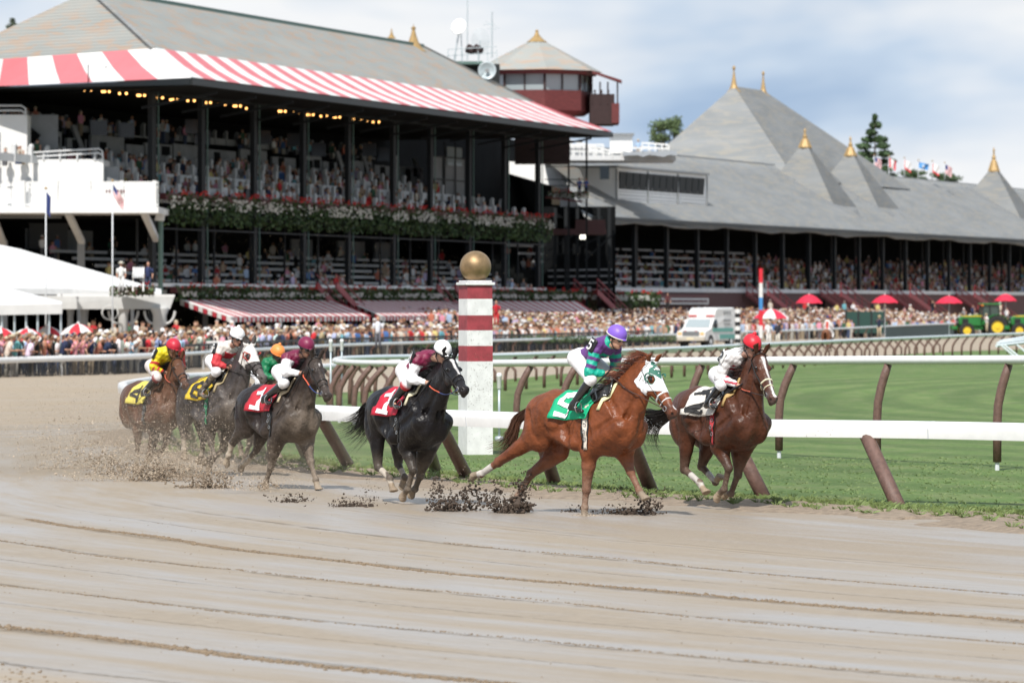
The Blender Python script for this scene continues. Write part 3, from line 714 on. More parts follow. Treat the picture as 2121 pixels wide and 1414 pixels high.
# ================= the horse =================
def build_horse(S):
    th = R(S['theta']); Y0 = S['Y']; X0 = (S['px0'] - CX) / F * Y0; zg = gz(Y0); g = S['g']
    Hx, Hy = math.cos(th), -math.sin(th)
    root = empty(S.get('name', 'racehorse'), (X0, Y0, zg), -th, S['label'], 'horse', 'racehorses galloping round the turn')
    def fit(px, py, o=0.):
        q = (px - CX) / F    # ray X = q*Y ; point = base + a*H + o*Rt
        rx, ry = Hy, -Hx
        a = (q * (Y0 + o * ry) - X0 - o * rx) / (Hx - q * Hy); Y = Y0 + a * Hy + o * ry
        return np.array([a, -o, CZ + (HY - py) / F * Y - zg])
    S['fit'] = fit
    pit = R(S.get('pitch', 0)); W = fit(*S['withers'], 0)
    def T(x, y, z):
        x, z = x * g, (z - 1.60) * g
        return np.array([W[0] + x * math.cos(pit) - z * math.sin(pit), y * g * S.get('wide', 1), W[2] + x * math.sin(pit) + z * math.cos(pit)])
    S['T'] = T
    P = fit(*S['poll'], S.get('poll_o', 0)); Mz = fit(*S['muzzle'], S.get('muzzle_o', 0))
    legs = {k: [fit(*p, (.13 if k[0] == 'r' else -.13) * g * S.get('legw', 1) + (S.get(k + '_do', 0))) for p in S[k]] for k in ('rf', 'lf', 'rh', 'lh')}
    allp = np.array([P, Mz] + [q for l in legs.values() for q in l] + [T(-1.2, 0, 1.3), T(.6, 0, 1), T(0, -.35, .8), T(0, .35, 1.7)])
    h = S.get('h', .0135); fl = Field(allp.min(0) - .22, allp.max(0) + .24, h); lat = np.array([0, 1., 0])
    # trunk
    fl.ell(T(-.10, 0, 1.175), [.52 * g, .262 * g, .355 * g], k=.05)
    fl.ell(T(.14, 0, 1.17), [.36 * g, .235 * g, .37 * g], k=.08)
    fl.ell(T(-.50, 0, 1.24), [.40 * g, .225 * g, .25 * g], k=.08)
    for s_ in (-1, 1):
        fl.ell(T(-.80, s_ * .11, 1.28), [.33 * g, .155 * g, .27 * g], k=.06)
        fl.ell(T(-.92, s_ * .12, 1.10), [.20 * g, .12 * g, .24 * g], k=.05)
        fl.ell(T(.37, s_ * .10, 1.08), [.14 * g, .105 * g, .19 * g], k=.06)      # breast
        fl.cone(T(.06, s_ * .10, 1.50), T(.38, s_ * .155, 1.16), .09 * g, .085 * g, k=.06); fl.cone(T(-.02, s_ * .215, 1.12), T(.22, s_ * .19, 1.02), .05 * g, .06 * g, k=.05); fl.cone(T(-.30, s_ * .18, .96), T(-.62, s_ * .16, 1.06), .09 * g, .07 * g, k=.08)   # shoulder blade
        fl.ell(T(.10, s_ * .20, 1.10), [.17 * g, .07 * g, .15 * g], k=.045)       # triceps
        fl.cone(T(-.55, s_ * .16, 1.42), T(-.62, s_ * .20, 1.20), .07 * g, .09 * g, k=.06)  # point of hip
    fl.cone(T(.18, 0, 1.50), T(-.32, 0, 1.46), .085 * g, .10 * g, k=.10)      # withers
    fl.cone(T(-.3, 0, 1.46), T(-.75, 0, 1.50), .08 * g, .10 * g, k=.1)
    fl.cone(T(-.98, 0, 1.42), T(-1.10, 0, 1.36), .06 * g, .035 * g, k=.05)
    # neck
    hd = nrm(Mz - P); Lh = float(np.clip(np.linalg.norm(Mz - P), .58 * g, .74 * g)); Mz = P + hd * Lh
    up0 = np.array([0, 0, 1.0]) + np.array([.3, 0, 0]); up = nrm(up0 - hd * (up0 @ hd)); sd = np.cross(up, hd)
    if S.get('head_roll'):
        cr_, sr_ = math.cos(R(S['head_roll'])), math.sin(R(S['head_roll'])); up, sd = up * cr_ + sd * sr_, sd * cr_ - up * sr_
    HD = lambda t, l, v: P + hd * (t * Lh) + sd * (l * g) + up * (v * g)
    nb = T(.30, 0, 1.30); nt_ = P + hd * (.02 * Lh) - up * (.12 * g); nm = (nb + nt_) / 2 + np.array([0, 0, .01])
    nbl = T(.34, 0, 1.12)
    fl.cone(nb, nm, .245 * g, .178 * g, k=.10, sq=(lat, .62)); fl.cone(nm, nt_, .178 * g, .122 * g, k=.05, sq=(lat, .62))
    fl.cone(nbl, HD(.14, 0, -.15), .15 * g, .085 * g, k=.08, sq=(lat, .7))
    fl.cone(T(.12, 0, 1.50), P - hd * .10 * g + up * (-.02 * g), .09 * g, .055 * g, k=.08, sq=(lat, .7))
    # head
    A = [hd, sd, up]
    fl.ell(HD(.14, 0, -.055), [.135 * g, .088 * g, .098 * g], A, k=.03)
    fl.cone(HD(.22, 0, -.066), HD(.86, 0, -.066), .098 * g, .061 * g, k=.03, sq=(sd, .80))
    for s_ in (-1, 1):
        fl.ell(HD(.30, s_ * .042, -.130), [.135 * g, .045 * g, .118 * g], A, k=.02)
        fl.ell(HD(.30, s_ * .078, -.022), [.04 * g, .022 * g, .028 * g], A, k=.018)
        fl.ell(HD(.95, s_ * .036, -.045), [.034 * g, .024 * g, .034 * g], A, k=.015)
        fl.cone(HD(.45, s_ * .066, -.07), HD(.68, s_ * .055, -.06), .012 * g, .008 * g, k=.02)
        e0, e1, e2 = HD(.02, s_ * .052, .025), HD(-.02 - S.get('ear_back', 0), s_ * .078, .10), HD(.0 - 1.6 * S.get('ear_back', 0), s_ * .070, .175)
        fl.cone(e0, e1, .030 * g, .034 * g, k=.015, sq=(hd, .6)); fl.cone(e1, e2, .034 * g, .007 * g, k=.01, sq=(hd, .6))
        fl.ell(HD(.06, s_ * .072, .095), [.03 * g, .016 * g, .05 * g], A, k=.008, mode='cut')
    fl.cone(HD(.42, 0, -.15), HD(.90, 0, -.112), .045 * g, .032 * g, k=.03)
    fl.ell(HD(.95, 0, -.068), [.066 * g, .058 * g, .066 * g], A, k=.025)
    fl.ell(HD(.96, 0, -.128), [.036 * g, .03 * g, .028 * g], A, k=.008)
    for s_ in (-1, 1): fl.ell(HD(1.0, s_ * .045, -.035), [.018 * g, .014 * g, .016 * g], A, k=.006, mode='cut')
    # grooves between the muscles, cut into the surface of the trunk
    def tsurf(x, phi):
        c_ = T(x, 0, 1.17); d = np.array([0, -math.sin(phi), math.cos(phi)]); r0 = .60
        while r0 > .05 and fl.sample(c_ + d * r0) > 0: r0 -= .008
        return c_ + d * r0, d
    def groove(pts, r_, dep):
        for sg in (1, -1):
            cs_ = []
            for (xa, pa), (xb, pb) in zip(pts[:-1], pts[1:]):
                for q in (0, .33, .66): c_, d = tsurf(xa + (xb - xa) * q, sg * R(pa + (pb - pa) * q)); cs_.append(c_ + d * (r_ - dep))
            c_, d = tsurf(pts[-1][0], sg * R(pts[-1][1])); cs_.append(c_ + d * (r_ - dep * .3))
            todo.extend([(a_, b_, r_) for a_, b_ in zip(cs_[:-1], cs_[1:])])
    todo = []
    groove([(.16, 22), (.30, 45), (.42, 75)], .05, .020); groove([(-.10, 50), (-.08, 85), (.0, 112)], .05, .016); groove([(.34, 72), (.20, 92), (.08, 104)], .035, .012)
    groove([(-.40, 50), (-.46, 85), (-.38, 125)], .06, .022); groove([(-.66, 52), (-.74, 80), (-.72, 105)], .045, .014); groove([(-1.0, 55), (-.93, 95), (-.86, 125)], .04, .016)
    for k in range(4): groove([(-.16 - .07 * k, 72), (-.18 - .07 * k, 108)], .022, .0045)
    groove([(.05, 30), (-.2, 38), (-.45, 40)], .05, .010)
    for a_, b_, r_ in todo: fl.cone(a_, b_, r_ * g, r_ * g, k=.03, mode='cut')
    fl.cone(T(.58, 0, 1.26), T(.54, 0, .98), .045 * g, .045 * g, k=.03, mode='cut')
    for s_ in (-1, 1):   # jugular groove
        p0_, p1_ = HD(.2, s_ * .085, -.17), T(.42, s_ * .13, 1.24); fl.cone(p0_, p1_, .03 * g, .035 * g, k=.035, mode='cut')
    fl.trunk = fl.f.copy()
    # legs
    def hoof(f_, t_):
        d = nrm(t_ - f_); L = np.linalg.norm(t_ - f_); L = max(L, .15 * g); e = f_ + d * L; c_ = f_ + d * (L - .085 * g)
        fl.cone(f_, c_, .040 * g, .039 * g, k=.012)
        fwd = nrm(np.array([1, 0, 0]) - d * d[0]); e2 = e + fwd * .02 * g
        fl.cone(c_, e2, .036 * g, .060 * g, k=.008, plane=(e - d * .012, nrm(d - fwd * .25)))
        return c_, e2
    ends = {}
    for k in ('rf', 'lf'):
        s_ = -1 if k[0] == 'r' else 1
        E, K, Fk, H_ = legs[k]; sh = T(.36, s_ * .165, 1.13); el = T(.06, s_ * .17, 1.0)
        fl.cone(sh, E, .10 * g, .098 * g, k=.07); fl.cone(el, E, .10 * g, .098 * g, k=.06)
        m_ = E + (K - E) * .38; fl.cone(E, m_, .102 * g, .080 * g, k=.04); fl.cone(m_, K, .076 * g, .050 * g, k=.03); fl.ell(E + (K - E) * .3 + np.array([.02, 0, 0]), [.06 * g, .055 * g, .10 * g], k=.03)
        fl.ell(K + np.array([.008, 0, 0]), [.056 * g, .051 * g, .062 * g], k=.012); fl.cone(K, Fk, .044 * g, .036 * g, k=.012, sq=(lat, .85)); fl.ell(Fk, [.050 * g, .044 * g, .048 * g], k=.010)
        ends[k] = hoof(Fk, H_)
    for k in ('rh', 'lh'):
        s_ = -1 if k[0] == 'r' else 1
        St, Hk, Fk, H_ = legs[k]; hip = T(-.72, s_ * .15, 1.30); but = T(-1.0, s_ * .12, 1.12)
        fl.cone(hip, St, .19 * g, .105 * g, k=.07, sq=(lat, .72)); fl.cone(but, St + (Hk - St) * .3, .13 * g, .080 * g, k=.08, sq=(lat, .7))
        m_ = St + (Hk - St) * .45; fl.cone(St, m_, .108 * g, .088 * g, k=.06, sq=(lat, .78)); fl.cone(m_, Hk, .082 * g, .052 * g, k=.03)
        bk = nrm(np.cross(np.cross(Hk - St, Fk - Hk), Fk - St) + 1e-6); bk = bk if bk[0] < 0 else -bk
        fl.cone(Hk + bk * .035 * g, m_ + bk * .035 * g, .022 * g, .026 * g, k=.02)
        fl.ell(Hk, [.062 * g, .048 * g, .064 * g], k=.012); fl.cone(Hk, Fk, .047 * g, .038 * g, k=.012, sq=(lat, .85)); fl.ell(Fk, [.051 * g, .045 * g, .049 * g], k=.010)
        ends[k] = hoof(Fk, H_)
    full_ = fl.f
    V, Q = fl.surface()
    # colour
    cc = tuple(v * .80 for v in S['coat']); col = np.tile(np.array([*cc, 0.]), (len(V), 1))
    dk = S.get('points')   # darker lower legs and muzzle
    for k, l in legs.items():
        K, Fk = l[1], l[2]
        if dk:
            d, t_ = segd(V, l[0] + (K - l[0]) * .3, K); w_ = np.clip((.10 * g - d) / .05, 0, 1) * np.clip(t_ * 1.6, 0, 1) * dk[3]; col[:, :3] = col[:, :3] * (1 - w_[:, None]) + np.array(dk[:3]) * w_[:, None]
            for a_, b_ in ((K, Fk), (Fk, l[3])): paint(col, V, a_, b_, .085 * g, tuple(np.array(cc) * (1 - dk[3]) + np.array(dk[:3]) * dk[3]), .03)
        c_, e_ = ends[k]; sock = S.get('sock', {}).get(k)
        if sock:
            hgt, sc_ = sock; paint(col, V, Fk + (K - Fk) * hgt, c_, .062 * g, sc_, .008)
        paint(col, V, c_ + (e_ - c_) * .25, e_ + (e_ - c_) * .2, .075 * g, S.get('hoofcol', (.20, .15, .105)), .012)
    paint(col, V, HD(.86, 0, -.07), HD(1.1, 0, -.1), .095 * g, S.get('nose', tuple(np.array(cc) * .35)), .07)
    for s_ in (-1, 1):
        paint(col, V, HD(1.0, s_ * .046, -.035), HD(1.01, s_ * .05, -.035), .022 * g, (.006, .004, .004), .008)
        paint(col, V, HD(.29, s_ * .098, -.03), HD(.32, s_ * .098, -.03), .030 * g, tuple(np.array(cc) * .3), .012)
        paint(col, V, HD(.05, s_ * .075, .07), HD(.03, s_ * .078, .14), .022 * g, tuple(np.array(cc) * .35), .012)
    for (t0, l0, t1, l1, r_) in S.get('blaze', []):
        v0 = -.0 + .02 - .0 * t0; paint(col, V, HD(t0, l0, .03), HD(t1, l1, .0), r_ * g, (.72, .68, .66), .006)
    for (a_, b_, r_, c_, sft) in S.get('extra_paint', []): paint(col, V, T(*a_), T(*b_), r_ * g, c_, sft)
    if S.get('mud'):
        mm_ = S['mud']; x_ = V[:, 0]; z_ = V[:, 2]
        fr = np.clip((x_ - (W[0] - .1)) / .7, 0, 1) * np.clip((1.55 - z_) / .9, 0, 1); lo = np.clip((1.0 - z_) / .9, 0, 1) * .8
        dh, _ = segd(V, P, Mz); fr = np.where(dh < .17 * g, .12, fr)
        col[:, 3] = np.clip(np.maximum(fr, lo) * mm_, 0, 1)
    else:
        col[:, 3] = np.clip((.72 - V[:, 2]) / .8, 0, .75)
    body = np_mesh('body', V, Q, M['coat'], root, col, relax=1)
    # eyes
    for s_ in (-1, 1):
        mb = MB(); mb.ball(HD(.305, s_ * .0905, -.027), .021 * g, 10, 8); mb.build('eye', M['glass'], root, smooth=True)
    # mane and tail
    mc = S['mane']; r_ = random.Random(S['px0']); mb = MB()
    c0, c1 = T(.10, 0, 1.60), P + up * .03 * g - hd * .03 * g
    for i in range(S.get('nmane', 640)):
        t = r_.random(); p = c0 + (c1 - c0) * t
        # climb onto the crest
        zz = p[2] + .2
        while fl.sample((p[0], r_.uniform(-.012, .012), zz)) > .004 and zz > p[2] - .25: zz -= .012
        p = np.array([p[0], r_.uniform(-.02, .02), zz - .01]); L_ = r_.uniform(.09, .20) * g * S.get('manelen', 1)
        dr = nrm([-.75 + r_.gauss(0, .22), r_.gauss(-.22, .28), .40 + r_.gauss(0, .22)]); pts = []
        for k in range(6):
            q = k / 5; pts.append(p + dr * L_ * q + np.array([-.35, 0, -.45]) * L_ * q * q * S.get('mdrop', .8))
        cv = r_.uniform(.65, 1.25); strand(mb, pts, r_.uniform(.003, .0065), tuple(v * cv for v in mc), (0, 1, 0) if r_.random() < .6 else (0, 0, 1))
    for i in range(50):   # forelock
        p = HD(.0, r_.uniform(-.03, .03), .04); pts = [p + hd * q * .10 * g + up * (.02 - .03 * q * q) * g + sd * r_.gauss(0, .02) * q - hd * .12 * q * S.get('lockback', 1) for q in (0, .33, .66, 1)]
        strand(mb, pts, .006, mc)
    mb.build('mane', M['hair'], root, smooth=True, recalc=False)
    mb = MB(); tp = [T(-1.08, 0, 1.39)] + [fit(*p, o_) for p, o_ in S['tail']]
    TL = smooth_poly([Vector(p) for p in tp], 5); n = len(TL)
    for i in range(S.get('ntail', 330)):
        a_ = r_.uniform(0, 6.28); rad = r_.random() ** .7; pts = []; lend = r_.uniform(.55, 1.0); wv = r_.uniform(0, 6.28); wa = r_.uniform(0, .03)
        for k in range(8):
            q = k / 7 * lend; j = min(q * (n - 1), n - 1.001); b_ = TL[int(j)].lerp(TL[int(j) + 1], j - int(j)); spr = (.035 + S.get('tspread', .17) * q ** 1.2) * rad
            pts.append(b_ + Vector((math.cos(a_) * spr * .6, math.cos(a_ + 1.2) * spr * .8, math.sin(a_) * spr + math.sin(q * 7 + wv) * wa * q)))
        cv = r_.uniform(.6, 1.4); strand(mb, pts, r_.uniform(.0035, .007), tuple(v * cv for v in S.get('tailcol', mc)), (0, 1, 0) if r_.random() < .5 else (0, 0, 1))
    mb.build('tail', M['hair'], root, smooth=True, recalc=False)
    # ---- tack ----
    def surf(x, phi, off):    # canonical x, angle from straight up toward the near (right) side
        c_ = T(x, 0, 1.17); d = np.array([0, -math.sin(phi), math.cos(phi)]); r0 = .52 * g; fl.f = full_ if 60 < abs((math.degrees(phi) + 180) % 360 - 180) < 138 else fl.trunk
        while r0 > .05 and fl.sample(c_ + d * r0) > off: r0 -= .008
        fl.f = full_
        return c_ + d * r0
    c1_, c2_ = S['cloth'], S.get('cloth_x', (-.42, .02, 68)); x0, x1, ph = c2_; ph += 8
    def cl(u, v, ex=0.):
        phi = R(-ph * .96 + (v) * ph * 1.96); x = x0 + (x1 - x0) * u + (v - .5) * S.get('skew', -.1)
        e = max(0, abs(v - .5) * 2 - .55) / .45; return Vector(surf(x, phi, .016 + ex + e * (.012 + .022 * math.sin(u * 7 + 1))))
    mb = MB(); mb.col = c1_; mb.grid([[cl(u / 14, v / 26) for u in range(15)] for v in range(27)]); mb.build('saddle_cloth', M['cloth'], root, smooth=True, solid=.006)
    ns = S.get('num')
    if ns:
        ch, ncol, (ua, ub, va, vb) = ns
        for gi, c_ in enumerate(ch):
            w_ = (ub - ua) / len(ch)
            mb = glyph_mesh(c_, lambda x, y, e: cl(ua + (gi + x) * w_, va + (vb - va) * y, .008 + .0012 * e), S.get('numw', .19)); mb.c = []; mb.col = None
            mb.c = [ncol] * len(mb.v); mb.build('number', M['cloth'], root, recalc=False)
    gx = S.get('girth_x', .02)
    def band(x0_, x1_, p0, p1, off, m_, name, n=40, col=None, tilt=.0):
        mb = MB(); mb.col = col; mb.grid([[surf(x0_ + (x1_ - x0_) * u / 4 + tilt * (1 - abs(180 - (p0 + (p1 - p0) * v / n)) / 130), R(p0 + (p1 - p0) * v / n), off) for u in range(5)] for v in range(n + 1)]); return mb.build(name, m_, root, smooth=True, solid=.005)
    band(gx - .055, gx + .055, 35, 325, .012, M['blackleather'], 'girth', tilt=.0)
    band(gx - .028, gx + .028, 40, 178, .019, M['cloth'], 'girth_strap', col=S.get('girthcol', (.6, .55, .45)), tilt=.03)
    for q in range(3):   # rings hanging from the girth strap
        c_ = surf(gx + .03 * (1 - (92 - q * 16) / 130), R(88 + q * 16), .028); mb = MB(); mb.tube([c_ + np.array([math.cos(a), 0, math.sin(a)]) * .022 for a in np.linspace(0, 6.28, 11)], .0045, 5); mb.build('girth_ring', M['steel'], root)
    # saddle: thin pad with raised pommel and cantle
    mb = MB(); sx0, sx1 = S.get('saddle_x', (-.10, .20)); P_ = []
    for i in range(13):
        u = i / 12; x = sx0 + (sx1 - sx0) * u; ph_ = 24 + 14 * math.sin(u * math.pi); rise = .035 + .045 * (2 * u - 1) ** 2
        P_.append([surf(x, R(-ph_ + 2 * ph_ * v / 12), rise if 2 < v < 10 else rise * .6) for v in range(13)])
    mb.col = (.03, .025, .022); mb.grid(P_); mb.build('saddle', M['blackleather'], root, smooth=True, solid=.012)
    mb = MB(); mb.col = S.get('padcol', (.72, .60, .36)); mb.grid([[surf(sx1 + .01 + .045 * u / 4 - .14 * abs(v / 14 - .5) * 2, R(-54 + 108 * v / 14), .022) for u in range(5)] for v in range(15)]); mb.build('saddle_pad', M['cloth'], root, smooth=True, solid=.018)
    # bridle
    def hsurf(t, ang, off=.008):  # point on the head surface around its axis
        c_ = HD(t, 0, -.07); d = sd * math.sin(ang) + up * math.cos(ang); r0 = .3 * g
        while r0 > .01 and fl.sample(c_ + d * r0) > off: r0 -= .005
        return c_ + d * r0
    bc = S.get('bridle', (.01, .008, .007)); M_b = mat('bridle', bc, .4)
    nc = S.get('noseband', None); M_n = mat('noseband', nc, .6) if nc else M_b
    def strap(pts, r_=.008, m_=M_b, name='bridle_strap'):
        mb = MB(); mb.tube(pts, r_ * g, 6, sq=.6); return mb.build(name, m_, root, smooth=True)
    strap([hsurf(.60, a) for a in np.linspace(-3.14, 3.14, 26)], .011, M_n, 'noseband')
    strap([hsurf(.72, a + .0) for a in np.linspace(-3.14, 3.14, 26)], .007, M_n, 'noseband')
    strap([hsurf(.06 + .0, a) for a in np.linspace(-1.9, 1.9, 14)], .010, M_n if S.get('whiteband') else M_b, 'browband')
    for s_ in (-1, 1):
        strap([hsurf(.06, s_ * 1.75)] + [hsurf(.06 + (.80 - .06) * q, s_ * (1.75 + .15 * q)) for q in (.2, .4, .6, .8, 1.)], .009, M_b, 'cheek_strap')
        strap([hsurf(.02, s_ * .9), hsurf(.12, s_ * 2.2), hsurf(.2, s_ * 2.8), hsurf(.2, s_ * 3.14)], .008, M_b, 'throat_latch')
        c_ = hsurf(.83, s_ * 1.95, .01); mb = MB(); mb.tube([c_ + hd * math.cos(a) * .028 * g + up * math.sin(a) * .028 * g for a in np.linspace(0, 6.28, 13)], .006, 6); mb.build('bit_ring', M['steel'], root)
    S['bit'] = [hsurf(.83, s_ * 1.95, .012) for s_ in (-1, 1)]
    if S.get('hood'):
        # cloth hood: shell over the head with eye openings
        G = np.meshgrid(*[fl.lo[k] + fl.h * np.arange(fl.n[k]) for k in range(3)], indexing='ij')
        rel = [G[k] - P[k] for k in range(3)]; tt = (sum(rel[k] * hd[k] for k in range(3))) / Lh; uu = sum(rel[k] * up[k] for k in range(3)) / g; ll = sum(rel[k] * sd[k] for k in range(3)) / g
        back, front = S['hood']
        reg = np.maximum.reduce([(back + .25 * (-.1 - uu) - tt) * Lh, (tt - front - .35 * np.clip(.0 - np.abs(ll) * 0 - .0, 0, 1) + .28 * np.clip(-uu - .02, -.05, .15) * 4) * Lh * .8, (np.abs(ll) - .16) * g, (-.26 - uu) * g, (uu - .055) * g])
        eyes = np.minimum.reduce([np.sqrt(((tt - .305) * Lh / g) ** 2 + (uu + .03) ** 2 + (ll - s_ * .10) ** 2) - .052 for s_ in (-1, 1)]) * g
        F_ = np.maximum.reduce([fl.f - .010, reg.astype(np.float32), -eyes.astype(np.float32), -(fl.f + .012)]).astype(np.float32)
        V2, Q2 = fl.surface(f=F_)
        c2 = np.tile(np.array([*S['hoodcol']]), (len(V2), 1)).astype(float)
        pth = [HD(.305, s_ * .10, -.03) for s_ in (-1, 1)]
        for q in pth: d = np.linalg.norm(V2 - q, axis=1) / g; w_ = (np.abs(d - .056) < .006)[:, None]; c2 = np.where(w_, np.array(S['hoodtrim']), c2)
        fe = np.maximum(0, 1)
        np_mesh('blinker_hood', V2, Q2, M['silkmud'] if S.get('hoodmud') else M['cloth'], root, c2)
        for s_ in (-1, 1):
            q = HD(.27, s_ * .112, -.03); mb = MB(); mb.tube([q + (hd * math.cos(a) * .05 + up * math.sin(a) * .05) * g + sd * s_ * (.012 if math.cos(a) < 0 else -.008) * g for a in np.linspace(1.2, 5.1, 14)], .010, 6); mb.build('blinker_cup', mat('blinker_trim', S['hoodtrim'], .5), root, smooth=True)
        if S.get('hood_diamond'):
            def hm(x, y, e, off=.016):   # forehead patch coords
                return Vector(hsurf(.09 + .19 * y, (x - .5) * 1.0, off + .001 * e))
            mb = MB(); n_ = 8
            mb.grid([[hm(.5 + (i / n_ - .5) + (j / n_ - .5) - 0, .5 + (j / n_ - .5) * 1.0 - (i / n_ - .5) * 1.0, 0, .014) for i in range(n_ + 1)] for j in range(n_ + 1)]); mb.c = [(.03, .14, .10)] * len(mb.v)
            mb.build('diamond_patch', M['cloth'], root, smooth=True)
            for ch, (xa, xb, ya, yb) in (('H', (.36, .64, .36, .64)), ('M', (.14, .34, .44, .60)), ('A', (.66, .84, .44, .60))):
                mb = glyph_mesh(ch, lambda x, y, e: hm(xa + (xb - xa) * x, ya + (yb - ya) * y, e, .021), .24, 2); mb.c = [(.8, .8, .8)] * len(mb.v); mb.build('letter', M['cloth'], root, recalc=False)
    S['root'] = root; S['field'] = fl; S['surf'] = surf
    def ln(a, b): return round(float(np.linalg.norm(a - b)) / g, 2)
    print('HORSE', S['label'][:20], 'head', round(float(Lh) / g, 2), {k: [ln(l[0], l[1]), ln(l[1], l[2]), ln(l[2], l[3])] for k, l in legs.items()}, 'minz', round(float(V[:, 2].min()), 2), 'W', W.round(2))
    return S
# ================= the rider =================
def build_jockey(S, J):
    fit = S['fit']; hroot = S['root']
    root = empty('person', hroot.location, hroot.rotation_euler.z, J['label'], 'person', 'riders on the racehorses')
    j = {k: fit(*v) for k, v in J['j'].items()}
    mir = lambda p: np.array([p[0], -p[1], p[2]])
    for k in ('sh', 'el', 'ha', 'hip', 'kn', 'an', 'toe'):
        j['l' + k] = mir(j[k]) + np.array(J.get('ldo', {}).get(k, (0, 0, 0)))
    cs = (j['sh'] + j['lsh']) / 2; ch = (j['hip'] + j['lhip']) / 2; hc = j['head']; g = J.get('g', 1.)
    fw = nrm([1, J.get('turn', 0), J.get('look', -.30)]); hup = nrm(np.array([0, 0, 1]) - fw * fw[2]); hsd = np.cross(hup, fw)
    allp = np.array(list(j.values())); h = .010
    mk = lambda: Field(allp.min(0) - .2, allp.max(0) + .22, h)
    Hh = lambda f, s_, u: hc + fw * f * g + hsd * s_ * g + hup * u * g
    tor = nrm(cs - ch); lat = np.array([0, 1., 0]); sq = (np.cross(tor, lat), .72)
    # body (skin)
    b = mk()
    b.cone(ch, cs, .11 * g, .13 * g, k=.05, sq=sq)
    nb = cs + np.array([.03, 0, .03]); b.cone(nb, Hh(-.02, 0, -.09), .052 * g, .05 * g, k=.03)
    b.ell(Hh(-.005, 0, .03), [.098 * g, .078 * g, .10 * g], [fw, hsd, hup], k=.02)
    b.ell(Hh(.03, 0, -.055), [.062 * g, .056 * g, .065 * g], [fw, hsd, hup], k=.03)
    b.ell(Hh(.068, 0, -.098), [.02 * g, .024 * g, .018 * g], [fw, hsd, hup], k=.015)
    b.cone(Hh(.088, 0, .0), Hh(.108, 0, -.035), .010 * g, .014 * g, k=.01)
    b.cone(Hh(.088, -.014, -.068), Hh(.088, .014, -.068), .008, .008, k=.006)
    for s_ in (-1, 1):
        b.ell(Hh(-.01, s_ * .080, -.02), [.018 * g, .008 * g, .028 * g], [fw, hsd, hup], k=.006)
        b.ell(Hh(.082, s_ * .032, .008), [.014 * g, .018 * g, .010 * g], [fw, hsd, hup], k=.006, mode='cut')
    for q in ('', 'l'):
        sh, el, ha, hip, kn, an, toe = [j[q + k] for k in ('sh', 'el', 'ha', 'hip', 'kn', 'an', 'toe')]
        b.cone(cs, sh, .07, .058, k=.04); b.cone(sh, el, .050 * g, .038 * g, k=.02); b.cone(el, ha + (el - ha) * .22, .040 * g, .027 * g, k=.02)
        b.cone(ch, hip, .09, .085, k=.04); b.cone(hip, kn, .080 * g, .055 * g, k=.03); b.cone(kn, an, .040 * g, .024 * g, k=.02); b.cone(an, toe, .018, .016, k=.01)
        # hand: palm, four curled fingers round the rein, thumb
        d = nrm(ha - el); s_ = -1 if q == '' else 1; inn = np.array([0, -s_ * 1., 0]); inn = nrm(inn - d * (inn @ d)); dn = nrm(np.cross(d, inn)); dn = dn if dn[2] < 0 else -dn
        wr = ha + (el - ha) * .22; b.cone(wr, ha, .026 * g, .032 * g, k=.015, sq=(inn, .8)); b.ell(ha + d * .015, [.042 * g, .022 * g, .038 * g], [d, inn, dn], k=.012)
        for f_, (o_, ln_) in enumerate([(-.030, .94), (-.010, 1.05), (.011, 1.0), (.030, .82)]):
            k0 = ha + d * .050 * g + dn * o_ * g; k1 = k0 + (d * .022 + inn * .024) * g * ln_; k2 = k1 + (-d * .018 + inn * .020) * g * ln_; k3 = k2 + (-d * .022 - inn * .004) * g * ln_
            b.cone(k0, k1, .0105 * g, .0098 * g, k=.003); b.cone(k1, k2, .0098 * g, .009 * g, k=.002); b.cone(k2, k3, .009 * g, .008 * g, k=.002)
        t0 = ha - dn * .032 * g + inn * .01; b.cone(t0, t0 + (d * .032 + inn * .018) * g, .012 * g, .010 * g, k=.004); b.cone(t0 + (d * .032 + inn * .018) * g, t0 + (d * .05 + inn * .034 + dn * .012) * g, .010 * g, .008 * g, k=.003)
    V, Q = b.surface(); sk = J.get('skin', (.46, .25, .17)); col = np.tile(np.array(sk), (len(V), 1)).astype(float)
    paint(col, V, Hh(.095, -.018, -.068), Hh(.095, .018, -.068), .012, (.30, .10, .08), .006)
    for s_ in (-1, 1): paint(col, V, Hh(.088, s_ * .032, .006), Hh(.09, s_ * .036, .006), .013, (.03, .02, .02), .006)
    paint(col, V, Hh(-.05, 0, .06), Hh(-.09, 0, -.03), .085, J.get('haircol', (.02, .014, .01)), .01)
    np_mesh('body', V, Q, M['skin'], root, col)
    # silks: jacket with full sleeves
    s = mk()
    s.cone(ch + tor * .06, cs - tor * .02, .135 * g, .158 * g, k=.05, sq=sq); s.cone(cs - tor * .03, nb + (hc - nb) * .34, .125, .066, k=.05)
    for q in ('', 'l'):
        sh, el, ha = [j[q + k] for k in ('sh', 'el', 'ha')]
        s.cone(cs, sh, .10 * g, .085 * g, k=.05); s.cone(sh, el, .082 * g, .068 * g, k=.03); s.cone(el, ha + (el - ha) * .30, .068 * g, .040 * g, k=.02)
    V, Q = s.surface(); col = np.tile(np.array(J['silk']), (len(V), 1)).astype(float)
    col = J['paint'](V, col, j, cs, ch, tor)
    # wind folds
    rs = np.random.RandomState(int(S['px0'])); kx = V @ np.array([9., 14, 11]) ; 
    Nn = np.zeros_like(V); Vc = V[Q]; fn = np.cross(Vc[:, 1] - Vc[:, 0], Vc[:, 2] - Vc[:, 0])
    for c_ in range(4): np.add.at(Nn, Q[:, c_], fn)
    Nn /= np.linalg.norm(Nn, axis=1)[:, None] + 1e-12
